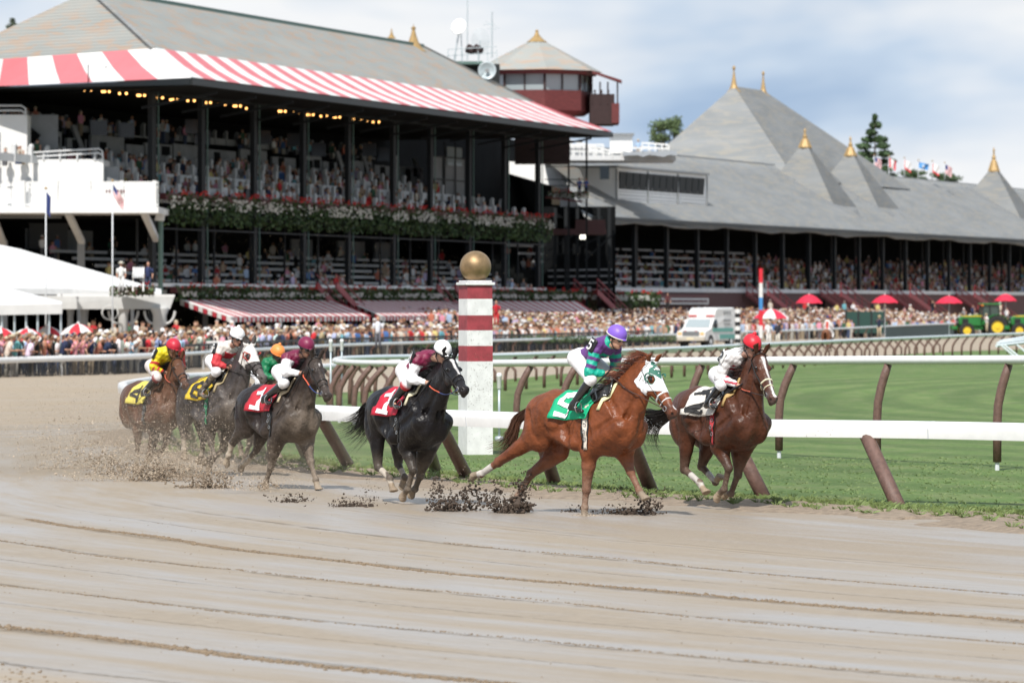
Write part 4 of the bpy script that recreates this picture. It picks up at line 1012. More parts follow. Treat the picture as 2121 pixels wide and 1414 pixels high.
    wv = .004 * np.sin(V @ np.array([38., 12, 60])) + .0025 * np.sin(V @ np.array([-70., 30, 44]) + 1) + .002 * np.sin(V @ np.array([20., -90, 60]) + 2)
    np_mesh('silks', V + Nn * wv[:, None], Q, M['silkmud'] if J.get('muddy') else M['silk'], root, col, relax=1)
    # breeches
    s = mk(); s.cone(ch, ch + tor * .12, .128 * g, .115 * g, k=.05, sq=sq); s.ell(ch - tor * .03, [.14 * g, .15 * g, .135 * g], k=.05)
    for q in ('', 'l'):
        hip, kn, an = [j[q + k] for k in ('hip', 'kn', 'an')]
        s.cone(ch, hip, .115, .105 * g, k=.05); s.cone(hip, kn, .104 * g, .068 * g, k=.03); s.cone(kn, kn + (an - kn) * .22, .068 * g, .054 * g, k=.03)
    V, Q = s.surface(); col = np.tile(np.array(J.get('breech', (.74, .73, .74))), (len(V), 1)).astype(float)
    if J.get('garter'):
        for q in ('', 'l'): paint(col, V, j[q + 'kn'] + (j[q + 'an'] - j[q + 'kn']) * .05, j[q + 'kn'] + (j[q + 'an'] - j[q + 'kn']) * .4, .085, J['garter'], .01)
    np_mesh('breeches', V, Q, M['silkmud'] if J.get('muddy') or J.get('halfmud') else M['silk'], root, col)
    for q in ('', 'l'):
        kn, an, toe = [j[q + k] for k in ('kn', 'an', 'toe')]
        s = Field(np.minimum(np.minimum(kn, an), toe) - .12, np.maximum(np.maximum(kn, an), toe) + .12, .009)
        a0 = kn + (an - kn) * .18; s.cone(a0, an, .060 * g, .044 * g, k=.01); fd = nrm(toe - an); heel = an - nrm(np.array([1, 0, .1])) * .045 + np.array([0, 0, -.035])
        s.cone(an, heel, .042, .034, k=.03); s.cone(heel + np.array([0.02, 0, 0]), toe + np.array([.05, 0, -.0]), .035, .030, k=.03, sq=(np.array([0, 0, 1.]), .8))
        V, Q = s.surface(); col = np.tile(np.array(J.get('boot', (.012, .011, .011))), (len(V), 1)).astype(float)
        np_mesh('boot', V, Q, M['muddyboot'] if J.get('muddy') else M['boot'], root, col)
        mb = MB(); t_ = toe + np.array([-.01, 0, -.01]); mb.tube([t_ + np.array([0, math.sin(a) * .06, .055 + math.cos(a) * -.07]) for a in np.linspace(0, 6.28, 15)], .006, 6); st = mb.build('stirrup_iron', M['steel'], hroot)
        mb = MB(); sp_ = S['surf'](.1, R(-20 if q else 20), .05); mb.bar(t_ + np.array([0, 0, .13]), sp_, .022, .006); mb.build('stirrup_leather', M['blackleather'], hroot)
    # helmet with cap cover
    s = mk(); s.ell(Hh(-.012, 0, .055), [.135 * g, .112 * g, .118 * g], [fw, hsd, hup], k=.0)
    ct = Hh(0, 0, .022); G = s.f; gx_ = np.meshgrid(*[s.lo[k] + s.h * np.arange(s.n[k]) for k in range(3)], indexing='ij'); pl = sum((gx_[k] - ct[k]) * hup[k] for k in range(3)) + .10 * sum((gx_[k] - ct[k]) * fw[k] for k in range(3)); s.f = np.maximum(s.f, (-pl).astype(np.float32))
    s.cone(Hh(.10, -.05, .030), Hh(.10, .05, .030), .016, .016, k=.012, sq=(hup, .5)); s.cone(Hh(.135, -.02, .026), Hh(.135, .02, .026), .014, .014, k=.012, sq=(hup, .5))
    if J.get('pom'): s.ell(Hh(-.01, 0, .185), [.028, .028, .026], k=.006)
    V, Q = s.surface(); col = np.tile(np.array(J['cap']), (len(V), 1)).astype(float)
    np_mesh('helmet', V, Q, M['silkmud'] if J.get('muddy') else M['capcloth'], root, col)
    bc = J.get('capband', (.02, .02, .02))
    mb = MB(); mb.tube([Hh(-.012 + .137 * math.cos(a), .114 * math.sin(a), .036 - .012 * math.cos(a)) for a in np.linspace(0, 6.28, 28)], .010, 6, sq=.6); mb.build('helmet_band', mat('helmet_band', bc, .5), root, smooth=True)
    # goggles and chin strap
    mb = MB()
    for s_ in (-1, 1): mb.ball(Hh(.082, s_ * .034, .004), .034 * g, 12, 8, (.62, .95, .72))
    mb.build('goggles', M['goggle'], root, smooth=True)
    mb = MB(); mb.tube([Hh(.06 * math.cos(a) - .005 if math.cos(a) > 0 else .1 * math.cos(a), .083 * math.sin(a), .004) for a in np.linspace(.9, 5.4, 20)], .008, 6); mb.build('goggle_strap', M['black'], root)
    mb = MB(); mb.tube([Hh(.0, -.09, .03), Hh(.01, -.084, -.05), Hh(.04, -.05, -.115), Hh(.05, 0, -.13), Hh(.04, .05, -.115), Hh(.01, .084, -.05), Hh(.0, .09, .03)], .006, 6); mb.build('chin_strap', M['black'], root)
    # arm number on the near upper arm
    if J.get('num'):
        a_, b_ = j['sh'], j['el']; mid = a_ + (b_ - a_) * J.get('numpos', .2); ax = nrm(b_ - a_); outw_ = nrm(np.array([-.15, -1, .28]) - ax * (np.array([-.15, -1, .28]) @ ax)); sdv = np.cross(outw_, ax); sdv = sdv if sdv[0] > 0 else -sdv
        rot = R(J.get('numrot', 0)); U = sdv * math.cos(rot) - ax * math.sin(rot); Vd = ax * math.cos(rot) + sdv * math.sin(rot)
        sz = .085 * g
        def am(x, y, e, rr=.092): u_, v_ = (x - .5) * 2 * sz * .80, (y - .5) * 2 * sz; dd = max(0, 1 - (u_ / .13) ** 2) ** .5; return Vector(mid + U * u_ + Vd * v_ + outw_ * (rr * dd * g + .0015 * e))
        mb = MB(); mb.grid([[am(x / 6, y / 6, 0) for x in range(7)] for y in range(7)]); mb.build('arm_number_patch', M['black'] if J.get('numbg', 'k') == 'k' else M['white'], root, smooth=True, solid=.008)
        ns_ = J['num']
        for gi, c_ in enumerate(ns_):
            mb = glyph_mesh(c_, lambda x, y, e: am(.12 + .76 * (gi + x * .92) / len(ns_), .12 + .76 * y, e, .104), .2, 2); mb.c = []; mb.build('number', M['white'] if J.get('numbg', 'k') == 'k' else M['black'], root, recalc=False)
    # reins from both bits to the hands, whip in the near hand
    rm = mat('rein', J.get('rein', (.04, .02, .015)), .5); rm2 = mat('rein_grip', J.get('reingrip', J.get('rein', (.04, .02, .015))), .5)
    for q, bt in (('', S['bit'][0]), ('l', S['bit'][1])):
        ha = j[q + 'ha'] + np.array([.02, 0, -.01]); bt = np.array(bt); sag = np.array([0, 0, -J.get('sag', .05)])
        if q == '' and abs(bt[1] - ha[1]) > 9: pass
        pts = [bt + (ha - bt) * t + sag * 4 * t * (1 - t) for t in np.linspace(0, 1, 16)]; sg_ = -1 if q == '' else 1
        for i_ in range(1, 15):
            n_ = 0
            while S['field'].sample(pts[i_]) < .016 and n_ < 40: pts[i_] = pts[i_] + np.array([0, sg_ * .01, 0]); n_ += 1
        mb = MB(); mb.tube(pts[:11], .011, 6, sq=.5); mb.build('rein', rm, hroot, smooth=True)
        mb = MB(); mb.tube(pts[10:], .012, 6, sq=.5); mb.build('rein', rm2, hroot, smooth=True)
    mb = MB(); w0 = j['ha'] + np.array([.06, -.02, .05]); w1 = fit(*J['whip']) if J.get('whip') else j['an'] + np.array([-.02, -.05, .05])
    mb.tube([w0, w0 + (w1 - w0) * .25, w0 + (w1 - w0) * .3, w1], [.012, .012, .006, .004], 6); mb.tube([w1, w1 + nrm(w1 - w0) * .07], [.012, .016], 6, sq=.3)
    wh = mb.build('whip', M['black']); wh.location = root.location; wh.rotation_euler = root.rotation_euler; tag(wh, J['whiplabel'], 'whip', 'riding whips')
    return root
M['boot'] = mat('boot_leather', (.012, .011, .011), .18, coat=.5); M['muddyboot'] = mat('muddy_boot', (.05, .045, .04), .6, noise=.5, col2=(.2, .16, .12), nscale=20)
M['capcloth'] = cloth_mat('cap_cloth', .45, .15, 22); M['goggle'] = mat('goggle_lens', (.03, .03, .032), .08, spec=.9, coat=.5)
# ================= the field of horses and riders =================
TAN = (.42, .36, .29)
def solid_paint(V, col, j, cs, ch, tor): return col
def stripes5(V, col, j, cs, ch, tor):
    teal = (.0, .36, .25); pur = (.115, .035, .19)
    for q in ('', 'l'):
        sh, el, ha = j[q + 'sh'], j[q + 'el'], j[q + 'ha']
        d1, t1 = segd(V, sh, el); d2, t2 = segd(V, el, ha); arm = np.minimum(d1, d2); dT, _ = segd(V, ch, cs)
        isarm = (arm < .098) & ((d2 < .10) | (t1 > .22))
        tt = np.where(d1 <= d2, t1, 1 + t2)
        st = ((tt > .28) & (tt < .43)) | ((tt > .56) & (tt < .72)) | (tt > .86)
        col = np.where((isarm & st)[:, None], np.array(teal), col); col = np.where((isarm & ~st)[:, None], np.array(pur), col)
    al = (V - cs) @ tor; belly = ((al > -.17) & (al < -.10)) | ((al > -.05) & (al < .01) & (V[:, 2] < cs[2]))
    low = V[:, 2] < (cs[2] - .05)
    dA = np.minimum(segd(V, j['sh'], j['el'])[0], segd(V, j['lsh'], j['lel'])[0])
    col = np.where((belly & low & (dA > .09))[:, None], np.array(teal), col)
    top = (al > -.13) & (al < -.02) & (V[:, 2] > cs[2] + .09); col = np.where(top[:, None], np.array(teal), col)
    neck = al > .10; return np.where(neck[:, None], np.array(teal), col)
def white2(V, col, j, cs, ch, tor):
    al = (V - cs) @ tor; m = (al > -.20) & (al < -.03) & (V[:, 2] < cs[2] - .02) & (np.sin(V[:, 2] * 95 + V[:, 0] * 25) > .1) & (segd(V, j['sh'], j['el'])[0] > .09)
    return np.where(m[:, None], np.array((.42, .03, .06)), col)
def maroon(V, col, j, cs, ch, tor):
    w_ = np.array((.76, .76, .78)); 
    for q in ('', 'l'):
        sh, el, ha = j[q + 'sh'], j[q + 'el'], j[q + 'ha']; d1, t1 = segd(V, sh, el); d2, t2 = segd(V, el, ha)
        m = ((d1 < .10) & (t1 > .25)) | (d2 < .09); col = np.where(m[:, None], w_, col)
    return col
def redwhite(V, col, j, cs, ch, tor):
    rd = np.array((.50, .03, .04))
    for q in ('', 'l'):
        sh, el, ha = j[q + 'sh'], j[q + 'el'], j[q + 'ha']; d1, t1 = segd(V, sh, el); d2, t2 = segd(V, el, ha)
        m = ((d1 < .10) & (t1 > .42)) | (d2 < .09); col = np.where(m[:, None], rd, col)
    al = (V - cs) @ tor; m = ((al > -.02) & (al < .05)) | ((V[:, 2] < cs[2] - .05) & (al > -.12) & (al < -.02)); m &= segd(V, j['sh'], j['el'])[0] > .1
    return np.where(m[:, None], rd, col)
def yellowred(V, col, j, cs, ch, tor):
    rd = np.array((.50, .03, .03))
    d1, t1 = segd(V, j['sh'], j['el']); d2, t2 = segd(V, j['el'], j['ha']); tt = np.where(d1 <= d2, t1, 1 + t2)
    m = (np.minimum(d1, d2) < .1) & (tt > .35) & (np.sin(tt * 17 + V[:, 0] * 30) > .15); col = np.where(m[:, None], rd, col)
    return np.where((V[:, 1] > .10)[:, None], rd, col)
def greenorange(V, col, j, cs, ch, tor):
    al = (V - cs) @ tor; return np.where(((al < -.12) & (V[:, 2] > ch[2] + .02))[:, None], np.array((.70, .20, .04)), col)
H5 = build_horse(dict(label='chestnut racehorse in white blinker hood with green number 5 cloth', px0=1216, Y=60.1, theta=42, g=1.07, pitch=1.5,
    withers=(1252, 803), poll=(1346, 752), muzzle=(1402, 853), muzzle_o=.10, coat=(.235, .066, .022), points=(.12, .035, .018, .35), mane=(.16, .045, .02), nose=(.06, .04, .035),
    rf=[(1222, 935), (1214, 1014), (1211, 1050), (1210, 1070)], lf=[(1293, 935), (1306, 977), (1324, 1016), (1336, 1036)],
    rh=[(1108, 905), (1032, 957), (997, 981), (976, 984)], lh=[(1160, 935), (1100, 981), (1073, 1027), (1056, 1056)],
    sock={'rh': (.55, (.62, .58, .54))}, hoofcol=(.22, .17, .12), blaze=[(.78, 0, .92, .012, .022)],
    tail=[((1072, 868), 0), ((1061, 900), 0), ((1045, 925), 0), ((1015, 940), 0)], tailcol=(.11, .05, .03), tspread=.12,
    numw=.20, cloth=(.0, .36, .17), cloth_x=(-0.57, 0.00, 66), num=('5', (.78, .78, .80), (.10, .46, .60, .95)), girthcol=(.62, .56, .48), girth_x=-.10,
    hood=(.04, .56), hoodcol=(.82, .82, .83), hoodtrim=(.03, .14, .10), hood_diamond=True, noseband=(.78, .78, .78), padcol=(.70, .66, .38)))
build_jockey(H5, dict(label='rider in purple and teal silks with purple cap on the hooded chestnut', silk=(.115, .035, .19), paint=stripes5, cap=(.20, .10, .52), capband=(.75, .70, .55), num='5', numpos=.02, numrot=-18,
    skin=(.50, .28, .19), look=-.38, rein=(.05, .022, .018), sag=.03, whiplabel='black riding whip along the purple-capped rider\'s boot',
    whip=(1178, 852, .36), j=dict(head=(1277, 701, .02), sh=(1236, 716, .17), el=(1221, 771, .25), ha=(1259, 774, .07), hip=(1193, 742, .12), kn=(1224, 786, .24), an=(1187, 838, .32), toe=(1199, 851, .33))))
H2 = build_horse(dict(label='bay racehorse with white blaze and white number 2 cloth, furthest ahead', px0=1500, Y=61.8, theta=58, g=1.06, pitch=1.5,
    withers=(1519, 797), poll=(1573, 731), muzzle=(1606, 826), muzzle_o=.14, coat=(.105, .036, .018), points=(.03, .013, .010, .55), mane=(.05, .02, .014), nose=(.10, .075, .07), wide=1.04,
    rf=[(1491, 925), (1509, 969), (1500, 1012), (1482, 1030)], lf=[(1534, 940), (1528, 983), (1514, 1022), (1500, 1022)],
    rh=[(1425, 900), (1417, 971), (1449, 999), (1463, 1024)], lh=[(1470, 915), (1453, 965), (1482, 998), (1491, 984)],
    sock={'rh': (.45, (.66, .63, .60)), 'lh': (.4, (.62, .60, .57))}, hoofcol=(.40, .30, .20), blaze=[(.16, 0, .30, .0, .030), (.28, .0, .62, .008, .016), (.60, .005, .95, .012, .026)],
    tail=[((1372, 862), 0), ((1350, 866), 0), ((1335, 888), 0), ((1348, 920), 0)], tailcol=(.02, .014, .012), tspread=.26, ntail=420,
    cloth=(.70, .66, .60), cloth_x=(-0.63, 0.04, 68), num=('2', (.015, .015, .016), (.10, .56, .60, .95)), girthcol=(.36, .03, .035), girth_x=-.10,
    noseband=(.66, .62, .44), padcol=(.45, .30, .12)))
build_jockey(H2, dict(label='rider in white silks and red cap with pom on the leading bay', silk=(.72, .71, .71), paint=white2, cap=(.60, .015, .03), capband=(.03, .01, .015), pom=True, num='2', numbg='w', numpos=.05, numrot=-10,
    skin=(.46, .24, .17), look=-.45, rein=(.03, .02, .02), reingrip=(.45, .10, .06), sag=.02, whiplabel='black riding whip crossing the white number 2 cloth',
    whip=(1428, 857, .42), j=dict(head=(1557, 719, .04), sh=(1508, 740, .17), el=(1490, 781, .24), ha=(1537, 802, .09), hip=(1485, 776, .12), kn=(1494, 797, .25), an=(1467, 834, .33), toe=(1478, 843, .34))))
H4 = build_horse(dict(label='black racehorse with white blaze and red number cloth left of the winning post', px0=848, Y=63.4, theta=62, g=1.07, pitch=2,
    withers=(866, 796), poll=(930, 743), muzzle=(979, 825), muzzle_o=.16, coat=(.010, .008, .009), points=(.008, .007, .007, .3), mane=(.010, .009, .009), nose=(.02, .014, .014), wide=1.02,
    rf=[(843, 925), (855, 973), (845, 1012), (832, 1028)], lf=[(879, 945), (870, 985), (860, 1012), (852, 1020)],
    rh=[(780, 893), (783, 966), (807, 990), (815, 1020)], lh=[(825, 915), (825, 960), (838, 988), (834, 1002)],
    sock={'rh': (.55, (.60, .54, .46)), 'lh': (.35, (.52, .46, .38))}, hoofcol=(.32, .24, .16), blaze=[(.14, 0, .30, .0, .030), (.28, .0, .58, .012, .020)],
    tail=[((765, 845), 0), ((752, 872), 0), ((735, 890), 0), ((708, 905), 0)], tailcol=(.014, .012, .012), tspread=.22, ntail=420,
    cloth=(.46, .010, .035), cloth_x=(-0.61, 0.02, 70), num=('1', (.78, .74, .76), (.10, .46, .60, .95)), girthcol=(.03, .03, .03), girth_x=-.10, padcol=(.70, .64, .45)))
build_jockey(H4, dict(label='rider in maroon vest and white sleeves with white cap on the black horse', halfmud=True, silk=(.17, .008, .045), paint=maroon, cap=(.78, .77, .76), capband=(.02, .02, .03), num='1A', numpos=-.08, numrot=-20, garter=(.45, .02, .03),
    skin=(.46, .26, .18), look=-.5, rein=(.03, .05, .16), reingrip=(.55, .10, .05), sag=.10, whiplabel='black riding whip beside the red number cloth on the black horse',
    whip=(821, 878, .34), j=dict(head=(916, 731, .05), sh=(864, 744, .17), el=(851, 785, .24), ha=(891, 794, .09), hip=(836, 768, .12), kn=(841, 797, .24), an=(814, 832, .32), toe=(824, 843, .33))))
H7 = build_horse(dict(label='mud-splashed dark bay racehorse with red number 1 cloth in mid-field', px0=582, Y=68.6, theta=56, g=1.06, pitch=1.5,
    withers=(598, 793), poll=(653, 741), muzzle=(682, 817), muzzle_o=.12, coat=(.028, .018, .016), points=(.02, .014, .012, .4), mane=(.010, .008, .008), nose=(.05, .035, .03), mud=.85, wide=1.02,
    rf=[(570, 920), (561, 966), (551, 997), (548, 1014)], lf=[(634, 912), (643, 956), (654, 993), (659, 1016)],
    rh=[(510, 880), (481, 918), (474, 942), (467, 958)], lh=[(545, 893), (531, 931), (513, 954), (497, 968)],
    sock={'rh': (.9, (.56, .48, .38)), 'lh': (.25, (.50, .43, .34))}, hoofcol=(.36, .29, .21), blaze=[(.22, 0, .34, .0, .016)],
    extra_paint=[((.62, 0, 1.9), (.9, 0, 1.7), .01, (.1, .05, .03), .01)],
    tail=[((500, 842), 0), ((491, 850), 0), ((487, 864), 0), ((486, 876), 0)], tspread=.06, ntail=150,
    cloth=(.42, .015, .03), cloth_x=(-0.59, 0.02, 70), num=('1', (.74, .70, .74), (.10, .46, .60, .95)), girthcol=(.03, .03, .03), girth_x=-.10, padcol=(.66, .55, .38)))
build_jockey(H7, dict(label='rider in maroon silks with maroon cap and white sleeves, third from the front', halfmud=True, silk=(.15, .006, .04), paint=maroon, cap=(.17, .008, .05), capband=(.02, .015, .02),
    skin=(.33, .17, .11), look=-.30, rein=(.03, .05, .16), reingrip=(.55, .10, .05), sag=.08, whiplabel='brown riding whip beside the mud-splashed dark bay\'s neck',
    whip=(578, 850, .3), j=dict(head=(634, 722, .03), sh=(595, 742, .17), el=(592, 770, .25), ha=(627, 773, .09), hip=(578, 770, .12), kn=(589, 793, .25), an=(548, 825, .33), toe=(556, 834, .34))))
H6 = build_horse(dict(label='dark grey racehorse in muddy white hood with yellow number cloth', px0=442, Y=74.6, theta=57, g=1.06, pitch=2,
    withers=(464, 776), poll=(515, 716), muzzle=(549, 780), muzzle_o=.05, coat=(.070, .060, .060), points=(.03, .026, .026, .4), mane=(.03, .026, .025), nose=(.16, .14, .13), mud=.8, nmane=120, manelen=.5, ear_back=.05, wide=1.02, nohead=True,
    extra_paint=[],
    rf=[(434, 884), (437, 918), (444, 943), (422, 955)], lf=[(474, 895), (461, 929), (440, 952), (430, 970)],
    rh=[(379, 860), (381, 905), (381, 930), (382, 953)], lh=[(417, 875), (421, 913), (418, 942), (410, 953)],
    sock={'rh': (.7, (.52, .46, .38)), 'lh': (.2, (.5, .42, .34))}, hoofcol=(.22, .17, .12),
    tail=[((366, 800), 0), ((362, 808), 0), ((362, 818), 0), ((366, 826), 0)], tspread=.05, ntail=260, tailcol=(.012, .011, .012),
    cloth=(.62, .42, .02), cloth_x=(-0.57, 0.00, 66), num=('6', (.02, .02, .02), (.12, .46, .64, .94)), girthcol=(.02, .20, .09), girth_x=-.10, padcol=(.40, .32, .18),
    hood=(.0, .50), hoodcol=(.66, .62, .58), hoodtrim=(.35, .03, .02), hoodmud=True))
build_jockey(H6, dict(label='rider in mud-splashed white and red silks with white pom cap on the grey', silk=(.62, .58, .54), paint=redwhite, cap=(.72, .71, .72), capband=(.03, .03, .03), pom=True, num='6', numpos=.10, numrot=-8, muddy=True,
    boot=(.06, .055, .05), skin=(.40, .20, .14), look=-.35, rein=(.03, .025, .02), sag=.03, whiplabel='thin black riding whip over the grey horse\'s flank',
    whip=(398, 795, .35), j=dict(head=(491, 700, .03), sh=(454, 722, .17), el=(447, 752, .25), ha=(474, 760, .09), hip=(439, 748, .12), kn=(449, 769, .25), an=(416, 812, .33), toe=(426, 821, .34))))
H1 = build_horse(dict(label='bay racehorse with yellow number 4 cloth at the back of the field', px0=322, Y=76.0, theta=60, g=1.03, pitch=1.5,
    withers=(335, 786), poll=(367, 743), muzzle=(388, 796), muzzle_o=.12, coat=(.14, .055, .026), points=(.025, .018, .015, .6), mane=(.012, .010, .010), nose=(.05, .035, .03), mud=.35, wide=1.02,
    rf=[(305, 872), (314, 895), (308, 938), (304, 956)], lf=[(344, 880), (344, 915), (334, 934), (322, 934)],
    rh=[(284, 868), (286, 915), (283, 946), (281, 975)], lh=[(318, 875), (323, 910), (317, 930), (308, 948)],
    sock={'rh': (.15, (.56, .50, .42))}, hoofcol=(.36, .28, .20), whiteband=True,
    tail=[((268, 835), 0), ((262, 843), 0), ((262, 852), 0), ((267, 862), 0)], tspread=.06, ntail=200, tailcol=(.03, .026, .026),
    cloth=(.66, .55, .10), cloth_x=(-0.59, -0.04, 68), num=('4', (.02, .02, .02), (.12, .46, .64, .94)), girthcol=(.02, .02, .02), girth_x=-.10, padcol=(.32, .16, .09)))
build_jockey(H1, dict(label='rider in yellow and red silks with red cap on the rearmost bay', silk=(.70, .58, .015), paint=yellowred, cap=(.46, .015, .035), capband=(.10, .01, .015), num='4', numpos=.12, numrot=-6, garter=(.30, .06, .06),
    boot=(.08, .07, .06), breech=(.62, .56, .54), skin=(.33, .18, .12), look=-.35, rein=(.03, .02, .02), reingrip=(.42, .09, .05), sag=.09, whiplabel='black riding whip crossing the yellow number cloth at the back',
    whip=(282, 834, .36), j=dict(head=(359, 723, .03), sh=(331, 731, .17), el=(318, 759, .24), ha=(341, 773, .09), hip=(314, 758, .12), kn=(326, 782, .24), an=(298, 812, .32), toe=(305, 818, .33))))
H3 = build_horse(dict(label='brown racehorse half hidden between the grey and the dark bay', px0=532, Y=79.5, theta=58, g=1.02, pitch=1.5,
    withers=(548, 800), poll=(592, 752), muzzle=(618, 812), muzzle_o=.10, coat=(.09, .05, .03), points=(.03, .02, .015, .5), mane=(.012, .010, .010), nose=(.05, .035, .03), mud=.5,
    rf=[(523, 882), (517, 918), (509, 945), (503, 960)], lf=[(558, 882), (560, 912), (556, 938), (552, 950)],
    rh=[(478, 866), (492, 900), (498, 925), (500, 945)], lh=[(510, 872), (570, 905), (576, 930), (578, 948)],
    hoofcol=(.25, .19, .14), tail=[((470, 842), 0), ((464, 855), 0), ((462, 865), 0)], tspread=.05, ntail=80,
    cloth=(.50, .18, .02), girthcol=(.02, .02, .02), padcol=(.6, .45, .2)))
build_jockey(H3, dict(label='rider in green silks with bright orange pom cap behind the maroon-capped rider', silk=(.0, .15, .055), paint=greenorange, cap=(.80, .26, .06), capband=(.70, .22, .05), pom=True,
    skin=(.12, .07, .05), look=-.5, rein=(.10, .05, .03), sag=.03, whiplabel='riding whip of the orange-capped rider, mostly hidden',
    j=dict(head=(575, 734, .02), sh=(553, 752, .16), el=(548, 778, .22), ha=(575, 783, .07), hip=(530, 772, .12), kn=(540, 790, .22), an=(507, 822, .28), toe=(515, 828, .29))))
# ================= clubhouse and grandstand =================
def slate(name, c1, c2, c3, sc=1.0):
    m = bpy.data.materials.new(name); m.use_nodes = True; t = m.node_tree; p = t.nodes['Principled BSDF']; L = t.links
    g = N(t, 'ShaderNodeNewGeometry'); q = N(t, 'ShaderNodeMapping'); q.inputs['Scale'].default_value = (.35, .35, 1.9); L.new(g.outputs['Position'], q.inputs[0])
    n = N(t, 'ShaderNodeTexNoise', Scale=1.5 * sc, Detail=7.0, Roughness=.65); L.new(q.outputs[0], n.inputs[0])
    n2 = N(t, 'ShaderNodeTexNoise', Scale=.45, Detail=4.0); L.new(q.outputs[0], n2.inputs[0])
    sx = N(t, 'ShaderNodeSeparateXYZ'); L.new(g.outputs['Position'], sx.inputs[0])
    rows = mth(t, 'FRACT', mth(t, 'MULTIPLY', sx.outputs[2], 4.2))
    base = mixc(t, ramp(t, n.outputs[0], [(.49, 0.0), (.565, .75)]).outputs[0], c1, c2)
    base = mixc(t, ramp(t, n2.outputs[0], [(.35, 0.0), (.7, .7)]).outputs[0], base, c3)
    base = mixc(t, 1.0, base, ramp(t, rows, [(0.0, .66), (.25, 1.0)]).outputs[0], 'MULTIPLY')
    L.new(base, p.inputs['Base Color']); p.inputs['Roughness'].default_value = .85; p.inputs['Specular IOR Level'].default_value = .12
    b = N(t, 'ShaderNodeBump', Strength=.8, Distance=.12); L.new(rows, b.inputs['Height']); L.new(b.outputs[0], p.inputs['Normal']); return m
M['slate1'] = slate('old_slate', (.30, .315, .305), (.41, .285, .205), (.36, .36, .34))
M['slate2'] = slate('grey_slate', (.215, .225, .23), (.30, .28, .24), (.28, .29, .295))
M['canvasred'] = mat('canvas_red', (.56, .16, .18), .8, noise=.08, nscale=.6); M['canvaswhite'] = mat('canvas_white', (.70, .69, .68), .8, noise=.10, nscale=.6)
M['canvasred2'] = mat('awning_red', (.44, .03, .05), .8)
M['sid'] = mat('white_siding', (.74, .74, .73), .6, noise=.08, nscale=.8)
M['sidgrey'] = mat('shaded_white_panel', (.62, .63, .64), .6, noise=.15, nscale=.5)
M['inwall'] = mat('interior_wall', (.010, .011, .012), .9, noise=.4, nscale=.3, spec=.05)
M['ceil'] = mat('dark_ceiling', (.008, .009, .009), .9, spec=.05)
M['brick'] = mat('maroon_brick', (.10, .045, .045), .8, noise=.3, nscale=2, stretch=(1, 1, 6))
M['shingle'] = mat('red_shingle', (.14, .030, .030), .75, noise=.4, nscale=2.2, stretch=(1, 1, 5))
M['shingledk'] = mat('dark_shingle', (.035, .018, .018), .8, noise=.3, nscale=3)
M['greenpipe'] = mat('verdigris_pipe', (.10, .17, .15), .6)
M['lamp'] = mat('warm_bulb', (.9, .5, .2), .5, emit=(1, .50, .15, 4))
M['column'] = mat('column_iron', (.014, .016, .018), .6, spec=.2)
M['leafdk'] = mat('box_leaf', (.045, .085, .022), .6, attr=True)
class Frame:
    def __init__(s, px, Y, D): s.o = Vector(((px - CX) / F * Y, Y, 0)); s.D = Vector((*D, 0)).normalized(); s.n = Vector((s.D.y, -s.D.x, 0))
    def P(s, u, v, z): q = s.o + s.D * u + s.n * v; q.z = z; return q
    def U(s, px, v=0):
        a = (px - CX) / F; c = s.o + s.n * v; return (a * c.y - c.x) / (s.D.x - a * s.D.y)
    def Z(s, px, py, v=0): q = s.P(s.U(px, v), v, 0); return CZ + (HY - py) * q.y / F
K = Frame(325, 340, (.2869, .958)); UL, UR = -1.0, 97.5
root = empty('clubhouse', K.P(0, 0, gz(340)), label='large clubhouse stand with slate roof, striped awning edge and two open decks', cat='building')
def kb(mb, name, m, parent=root, **kw): o = fix(mb.build(name, m, **kw), parent); return o
def boxf(mb, fr, u0, u1, v0, v1, z0, z1):
    p = [fr.P(u, v, z) for z in (z0, z1) for u, v in ((u0, v0), (u1, v0), (u1, v1), (u0, v1))]; mb.hexa(p); return mb
a_ = K.P(90.4, 1, 20.5); b_ = K.P(-3.4, 1, 20.5); r1 = K.P(82.6, -6.8, 25.2); r0 = K.P(4.4, -6.8, 25.2); c_ = at(-142, 133, 352); e_ = K.P(90.4, -14.6, 20.5)
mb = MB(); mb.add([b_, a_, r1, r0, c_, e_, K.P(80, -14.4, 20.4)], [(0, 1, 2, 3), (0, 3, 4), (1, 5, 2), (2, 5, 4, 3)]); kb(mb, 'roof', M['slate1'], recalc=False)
# ridge and hip caps
mb = MB(); mb.bar(r0, r1, .35, .35); mb.mi = 0; kb(mb, 'ridge_cap', M['greenpipe'])
mb = MB(); mb.bar(r0, b_, .35, .2); kb(mb, 'hip_cap', M['slate2']); mb = MB(); mb.bar(r1, a_, .35, .2); kb(mb, 'hip_cap', M['slate2'])
# striped awning skirt
A_ = K.P(98.2, 6, 18.15); B_ = K.P(-9.2, 6, 18.15)
def stripes(name, p00, p01, p10, p11, n, m1, m2, parent, sag=0, shift=0, rows=1, skip=None):
    """top edge p00->p01, lower edge p10->p11, n stripes"""
    mb = MB(); mb.mi = 0; k0 = len(mb.f)
    for i in range(n):
        mb.mi = i % 2
        for r in range(rows):
            q = []
            for rr, ii in ((r, i), (r, i + 1), (r + 1, i + 1), (r + 1, i)):
                t, s_ = ii / n, rr / rows; p = p00.lerp(p01, t).lerp(p10.lerp(p11, t), s_); p = p + Vector((0, 0, -sag * math.sin(math.pi * s_))); q.append(p)
            mb.add(q, [(0, 1, 2, 3)])
    return kb(mb, name, [m1, m2], parent, recalc=False, solid=.05)
stripes('awning_front', b_ + Vector((0, 0, .02)), a_ + Vector((0, 0, .02)), B_, A_, 44, M['canvaswhite'], M['canvasred'], root, sag=.15, rows=2)
